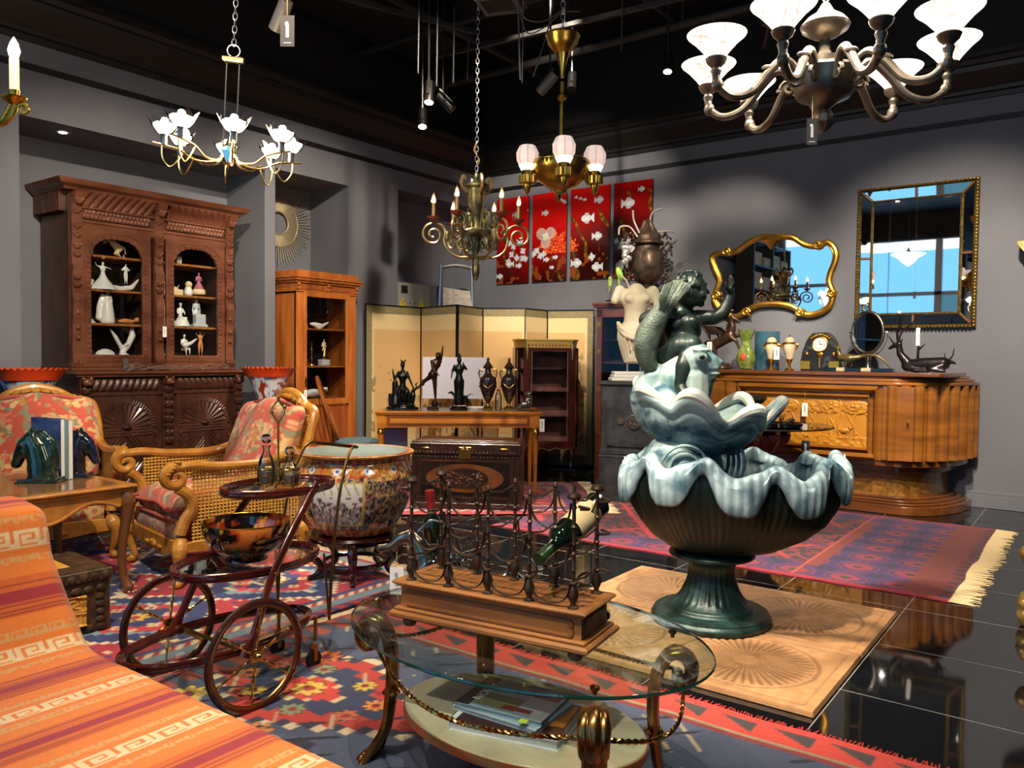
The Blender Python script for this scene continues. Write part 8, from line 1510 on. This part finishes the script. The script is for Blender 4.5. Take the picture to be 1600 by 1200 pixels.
# ------------------------------------------------------------------ hanging lamps
mat('bulb_warm', 'FFFFFF', .3, emit='FFE6BE', es=60); mat('flame_bulb', 'FFFFFF', .3, emit='FFB070', es=9); mat('opal_lit', 'F6E8DA', .4, emit='FFE0D8', es=.38)
mat('glass_lit', 'FFFFFF', .1, emit='FFF0DC', es=5.5); mat('brass_lamp', 'C2A04A', .28, 1, col2='94772E', scale=9); mat('brass_pale', 'D8BE78', .22, 1); mat('bronze_gilt', '7A6846', .32, .85, col2='A08C62', scale=12); mat('green_bronze', '3E4232', .32, .8, col2='8A8258', scale=16); mat('wax_red', '7E3A26', .5); mat('wax_cream', 'E8D8B0', .5, emit='FFD890', es=.5)
def chain(name_parent, x, y, z0, z1, r=.011, m_='steel', link=.04):
    b = MB(); n = max(1, int((z1-z0)/(link*.78)))
    for k in range(n):
        zc = z0+(k+.5)*(z1-z0)/n; a = (k % 2)*PI/2; b.tube([(x+r*math.cos(q)*math.cos(a), y+r*math.cos(q)*math.sin(a), zc+link*.5*math.sin(q)) for q in [2*PI*i/10 for i in range(10)]], .0028, 5, closed=True)
    return b.build('chain', m_, name_parent)
def marble_mat():
    M = bpy.data.materials.new('alabaster_lit'); M.use_nodes = True; N = M.node_tree.nodes; L = M.node_tree.links; P = N['Principled BSDF']; MATS['alabaster_lit'] = M
    tc = N.new('ShaderNodeTexCoord'); w_ = N.new('ShaderNodeTexNoise'); w_.inputs['Scale'].default_value = 7; w_.inputs['Distortion'].default_value = 2.2; L.new(tc.outputs['Object'], w_.inputs['Vector'])
    r = N.new('ShaderNodeValToRGB'); e = r.color_ramp.elements; e[0].position = .47; e[0].color = (1, .86, .74, 1); e[1].position = .53; e[1].color = (1, .86, .74, 1); n_ = e.new(.5); n_.color = (.5, .34, .26, 1); L.new(w_.outputs['Fac'], r.inputs[0])
    L.new(r.outputs[0], P.inputs['Base Color']); L.new(r.outputs[0], P.inputs['Emission Color']); P.inputs['Emission Strength'].default_value = 1.25; P.inputs['Roughness'].default_value = .3
marble_mat()
# --- glass flower chandelier, left
def lamp_a():
    t = thing('chandelier', 'brass chandelier with eight lit clear glass flower shades near the carved buffet', 'chandelier', (-3.547, 2.399, 2.30), rot=(0.04, .05, YAW+.2))
    bld('hub', 'brass_pale', t, lambda b: b.lathe([(.01, .08), (.02, .05), (.035, .03), (.03, .0), (.045, -.02), (.02, -.05), (.0, -.06)], 16)); bld('blue_drop', mat('blue_reflection', '5AA8D8', .1, coat=1, emit='3A90C8', es=.25), t, lambda b: b.lathe([(0, .04), (.028, .03), (.03, .015), (0, -.045)], 4, (.0, -.06, -.01)), sm=None)  # blue reflection in the drop is put into its colour and faint glow
    for k in range(8):
        a = 2*PI*k/8+.2; d = Vector((math.cos(a), math.sin(a), 0)); R = .30+.02*(k % 2); u = lambda r, z: d*r+Vector((0, 0, z))
        ar = bld('arm', 'brass_pale', t, lambda b: (b.tube(cr([u(.02, .0), u(.07, -.045), u(.16, -.05), u(.24, -.01), u(R+.05, .005)], 5), .0055, 8), b.tube(cr([u(R-.09, -.015), u(R-.07, -.055), u(R-.03, -.10), u(R+.005, -.06), u(R+.01, .0)], 5), .004, 6)))
        bld('socket', 'steel', ar, lambda b: b.lathe([(.012, .0), (.016, .01), (.014, .04), (.02, .05)], 14, tuple(u(R, 0))))
        bld('shade', 'crystal', ar, lambda b: b.lathe([(.012, .045), (.04, .06), (.058, .085), (.072, .115)], 48, tuple(u(R, 0)), mod=lambda r, an, z, kk: (r*(1+.10*math.cos(an*6)*(z-.045)/.07), z+.012*math.cos(an*6)*(z-.045)/.07), cap=False))
        bld('glowing_glass', 'glass_lit', ar, lambda b: b.lathe([(.010, .05), (.034, .066), (.048, .088), (.05, .10), (.0, .105)], 32, tuple(u(R, 0)), mod=lambda r, an, z, kk: (r*(1+.08*math.cos(an*6)), z)))
        bld('bulb', 'bulb_warm', ar, lambda b: b.ell(tuple(u(R, .115)), (.018, .018, .016), 10))
    bld('rod', 'dark_steel', t, lambda b: [b.tube([(x, 0, .02), (x, 0, .45)], .004, 6) for x in (-.03, .03)]); bld('top_plate', 'brass_pale', t, lambda b: b.box(-.05, .05, -.02, .02, .45, .475, ch=.006)); bld('ring', 'steel', t, lambda b: b.tube([(.03*math.cos(q), 0, .505+.03*math.sin(q)) for q in [2*PI*i/20 for i in range(20)]], .0035, 6, closed=True)); chain(t, 0, 0, .53, 2.62)
    l = L_point((0, 0, .02), 38, 'FFE0B4', .25); l.parent = t
lamp_a()
# --- candle chandelier
def lamp_b():
    t = thing('chandelier', 'greenish gilt iron chandelier with scrolled arms and amber candle bulbs', 'chandelier', (-3.75, 4.61, 0), YAW)
    bld('stem', 'green_bronze', t, lambda b: b.lathe([(.0, 1.86), (.012, 1.865), (.024, 1.89), (.028, 1.93), (.022, 1.98), (.028, 2.0), (.024, 2.06), (.04, 2.10), (.035, 2.13), (.05, 2.18), (.13, 2.195), (.135, 2.215), (.10, 2.235), (.035, 2.25), (.025, 2.30), (.03, 2.34), (.045, 2.37), (.05, 2.40), (.06, 2.43), (.075, 2.53), (.095, 2.545), (.095, 2.56), (.05, 2.575), (.02, 2.60), (.022, 2.63), (.008, 2.66), (.0, 2.665)], 28))
    bld('pine_finial', 'bronze_gilt', t, lambda b: b.lathe([(.0, 1.855), (.02, 1.88), (.03, 1.92), (.03, 1.96), (.022, 1.99)], 16, mod=lambda r, a, z, k: (r*(1+.12*math.cos(a*8+k*2)), z)))
    for k in range(4): a = k*PI/2+.4; d = Vector((math.cos(a), math.sin(a), 0)); bld('crown_leaf', 'bronze_gilt', t, lambda b: b.tube(cr([d*.075+Vector((0, 0, 2.50)), d*.12+Vector((0, 0, 2.56)), d*.10+Vector((0, 0, 2.62)), d*.085+Vector((0, 0, 2.59))], 4), [.012]*5+[.014]*5+[.01]*3, 6))
    for k in range(6):
        a = 2*PI*k/6+.12; d = Vector((math.cos(a), math.sin(a), 0)); u = lambda r, z: d*r+Vector((0, 0, z))
        P = [u(.03, 2.04), u(.12, 2.03), u(.20, 2.07), u(.235, 2.15), u(.225, 2.21), u(.25, 2.255), u(.30, 2.275)]; sp = spiral(.315, 2.19, .085, .015, PI/2, PI/2-2*PI*1.55, 34)
        ar = bld('arm', 'bronze_gilt', t, lambda b: b.tube(cr(P, 5)[:-1]+[u(r, z) for r, z in sp], .0095, 8))
        bld('scroll_wing', 'green_bronze', ar, lambda b: (b.tube([u(.12+p[0], 2.30+p[1]*1.2) for p in spiral(0, 0, .055, .012, -PI/2, PI*2.6, 30)], .0075, 6), b.tube([u(.10+p[0], 2.12+p[1]) for p in spiral(0, 0, .045, .01, PI/2, -PI*2.4, 26)], .0065, 6), b.tube(cr([u(.05, 2.22), u(.07, 2.32), u(.10, 2.365), u(.14, 2.36)], 4), .007, 6), b.ell(u(.215, 2.18), (.016, .016, .04), 10)))
        bld('drip_pan', 'wax_red', ar, lambda b: b.lathe([(.008, 2.285), (.045, 2.31), (.05, 2.32), (.02, 2.322)], 20, tuple(d*.315)))
        bld('candle', 'bronze_gilt', ar, lambda b: b.lathe([(.014, 2.32), (.014, 2.42)], 12, tuple(d*.315))); bld('flame_bulb', 'flame_bulb', ar, lambda b: b.lathe([(.010, 2.42), (.015, 2.435), (.010, 2.455), (0, 2.475)], 10, tuple(d*.315))); bld('bulb_tip', 'crystal', ar, lambda b: b.lathe([(.016, 2.425), (.019, 2.44), (.012, 2.47), (.003, 2.49), (0, 2.515)], 10, tuple(d*.315)))
    chain(t, 0, 0, 2.665, ZC, .012, 'steel', .045); bld('hook', 'brass_dull', t, lambda b: b.tube(cr([(0, 0, 2.70), (.02, 0, 2.74), (0, 0, 2.78), (-.02, 0, 2.82), (0, 0, 2.88)], 4), .006, 6))
lamp_b()
# --- brass dome lamp
def lamp_c():
    t = thing('chandelier', 'yellow brass dome chandelier on a long rod with pinkish faceted glass globes', 'chandelier', (-2.82, 4.32, 0), YAW)
    bld('canopy', 'brass_lamp', t, lambda b: b.lathe([(.013, 3.08), (.018, 3.14), (.036, 3.20), (.042, 3.23), (.065, 3.25), (.095, 3.29), (.105, 3.33), (.112, 3.338), (.10, 3.352), (.03, 3.36), (0, 3.365)], 36))
    bld('rod', 'brass_lamp', t, lambda b: b.lathe([(.016, 2.62), (.013, 2.70), (.013, 2.93), (.03, 2.945), (.03, 2.965), (.013, 2.98), (.013, 3.05)], 20))
    bld('dome', 'brass_lamp', t, lambda b: b.lathe([(.0, 2.345), (.04, 2.35), (.045, 2.365), (.09, 2.385), (.145, 2.43), (.18, 2.49), (.183, 2.545), (.175, 2.555), (.12, 2.565), (.07, 2.61), (.04, 2.66), (.02, 2.68)], 48)); bld('chased_band', 'brass_lamp', t, lambda b: b.lathe([(.165, 2.465), (.183, 2.49), (.187, 2.53), (.18, 2.54)], 120, cap=False, mod=lambda r, a, z, k: (r+.003*math.cos(a*40+k*3), z)))
    for k in range(4):
        a = -PI/2+k*PI/2+.02; c = (.215*math.cos(a), .215*math.sin(a), 0); lm = bld('lamp_holder', 'brass_lamp', t, lambda b: (b.lathe([(.0, 2.33), (.02, 2.36), (.025, 2.40), (.048, 2.405), (.052, 2.41), (.052, 2.455), (.04, 2.46), (.034, 2.50)], 36, c, mod=lambda r, an, z, kk: (r*(1+(.05*math.cos(an*18) if .405 < z-2 < .456 else 0)), z)), b.tube([(c[0]*.7, c[1]*.7, 2.44), c[:2]+(2.44,)], .02, 8)))
        bld('globe', 'opal_lit', lm, lambda b: b.lathe([(.036, 2.49), (.068, 2.55), (.072, 2.60), (.05, 2.645), (0, 2.655)], 8, c), sm=None); bld('globe_leading', 'brass_dull', lm, lambda b: [b.tube([(c[0]+r*1.01*math.cos(q), c[1]+r*1.01*math.sin(q), z) for r, z in ((.036, 2.49), (.068, 2.55), (.072, 2.60), (.05, 2.645))], .0012, 4) for q in [2*PI*i/8 for i in range(8)]]); bld('glowing_base', 'glass_lit', lm, lambda b: b.lathe([(.038, 2.488), (.055, 2.522)], 8, c, cap=False))
    chain(t, 0, 0, 3.36, ZC, .014, 'steel', .05)
lamp_c()
# --- large bronze chandelier with marble cups
mat('bronze_grey', '5E564A', .38, .8, col2='8A8272', scale=12)
def lamp_d():
    t = thing('chandelier', 'large bronze chandelier with nine glowing veined marble cups at the upper right', 'chandelier', (-.80, 2.87, 0), YAW)
    bld('body', 'bronze_grey', t, lambda b: b.lathe([(.0, 2.13), (.012, 2.135), (.018, 2.16), (.05, 2.185), (.085, 2.20), (.095, 2.215), (.105, 2.26), (.115, 2.285), (.11, 2.295), (.06, 2.30), (.055, 2.335), (.03, 2.34), (.02, 2.36), (.018, 2.40), (.045, 2.41), (.075, 2.43), (.082, 2.445), (.06, 2.47), (.03, 2.49), (.012, 2.52), (.0, 2.53)], 48, mod=lambda r, a, z, k: (r*(1+(.03*math.cos(a*12) if 6 < k < 9 else 0)), z))); bld('pine_finial', 'bronze_grey', t, lambda b: b.lathe([(0, 2.08), (.018, 2.09), (.034, 2.115), (.034, 2.14), (.02, 2.16)], 24, mod=lambda r, a, z, k: (r*(1+.1*math.cos(a*9+k)), z)))
    for k in range(9):
        a = -PI/2+2*PI*k/9+.03; d = Vector((math.cos(a), math.sin(a), 0)); u = lambda r, z: d*r+Vector((0, 0, z)); R = .40
        ar = bld('arm', 'bronze_grey', t, lambda b: (b.tube(cr([u(.09, 2.24), u(.12, 2.30), u(.16, 2.315), u(.21, 2.27), u(.27, 2.20), u(.34, 2.18), u(.39, 2.21), u(.40, 2.25)], 5), [float(x) for x in np.linspace(.016, .013, 36)], 10), b.ell(u(.395, 2.215), (.02, .02, .024), 10), b.ell(u(.21, 2.285), (.024, .012, .012), 8), b.tube([u(.115+p[0], 2.25+p[1]) for p in spiral(0, 0, .03, .008, 0, PI*2.4, 16)], .007, 6)))
        bld('cup_holder', 'bronze_grey', ar, lambda b: b.lathe([(.012, 2.24), (.018, 2.26), (.014, 2.27), (.03, 2.285), (.036, 2.30), (.03, 2.305)], 20, tuple(d*R)))
        bld('marble_cup', 'alabaster_lit', ar, lambda b: b.lathe([(.026, 2.30), (.045, 2.325), (.072, 2.355), (.095, 2.375), (.098, 2.38), (.092, 2.378), (.07, 2.362), (.04, 2.332), (0, 2.32)], 36, tuple(d*R), cap=False))
        bld('bulb', 'bulb_white' if k else 'bulb_dim', ar, lambda b: b.ell(tuple(u(R, 2.355)), (.022, .022, .022), 10))
    chain(t, 0, 0, 2.53, ZC, .014, 'steel', .05)
    l = L_point((0, 0, 2.62), 50, 'FFEBD8', .3); l.parent = t
mat('bulb_white', 'FFFFFF', .3, emit='FFF6EC', es=45); mat('bulb_dim', 'FFFFFF', .3, emit='FFC890', es=10)
lamp_d()
# --- pendant behind the photographer, seen in the large wall mirror
t = thing('pendant_lamp', 'flower shaped lit glass pendant, seen only in the large gold wall mirror', 'lamp', (-3.2, -1.3, 3.55), 0); t.scale = (.72, .72, .8)
bld('shade', 'glass_lit', t, lambda b: b.lathe([(0, -.16), (.04, -.14), (.15, -.06), (.22, .02), (.30, .08), (.42, .13)], 48, mod=lambda r, a, z, k: (r*(1+.06*math.cos(a*8)*(k > 2)), z), cap=False)); bld('gallery', 'gilt', t, lambda b: b.lathe([(.12, .12), (.16, .16), (.05, .22), (.01, .3)], 24)); chain(t, 0, 0, .3, (ZC-3.55)/.8, .012, 'dark_steel')
# --- candle sconce arm cut by the left edge
t = thing('candle_lamp', 'gilt leafy candle arm with one lit bulb, cut by the upper left edge', 'lamp', at(23, 185, 2.6), YAW)
bld('candle', 'wax_cream', t, lambda b: b.lathe([(.0145, .085), (.0145, .19), (.012, .195)], 16)); bld('bulb', 'bulb_warm', t, lambda b: b.lathe([(.012, .195), (.018, .215), (.012, .24), (0, .262)], 12)); bld('candle_cup', 'gilt', t, lambda b: b.lathe([(.008, .04), (.034, .06), (.037, .068), (.014, .07), (.016, .09)], 20))
bld('arm', 'gilt', t, lambda b: (b.tube(cr([(0, 0, .055), (-.0, 0, .035), (-.02, 0, .0), (-.06, 0, -.02), (-.14, 0, .0), (-.25, 0, .04)], 5), .011, 8), b.tube([(.03+p[0], 0, .028+p[1]) for p in spiral(0, 0, .02, .006, PI*.9, -PI*1.4, 16)], .006, 6), [b.ell((-.012-.008*k, 0, .04-.014*k), (.018, .010, .010), 8, rot=(0, -.9, 0)) for k in range(4)])); bld('lamp_body', 'gilt', t, lambda b: b.lathe([(0, -.15), (.05, -.1), (.06, 0), (.03, .08), (.02, .2), (0, .22)], 20, (-.28, 0, 0))); chain(t, -.28, 0, .2, ZC-t.location.z, .012, 'brass_dull')
# --- tags hanging from lamps
q = at(449, 24, 3.0); price_tag(q+Vector((0, 0, .05)), YAW, 'grey tag with pale symbol on a string beside the unlit grey spotlight', .053, .115, 'grey_card', .05, dark=True, sc='C9A870'); tag(bld('string', 'string_C9A870', None, lambda b: b.tube([q+Vector((0, 0, .045)), Vector((q.x, q.y, ZC))], .0015, 5)), 'thin tan string running from the ceiling to the grey tag', 'string')
q = at(1270, 150, 2.70); price_tag(q+Vector((0, 0, .0)), YAW, 'small dark tag hanging below the marble cup chandelier', .036, .088, 'dark_card', .075, dark=True, sc='C9A870')
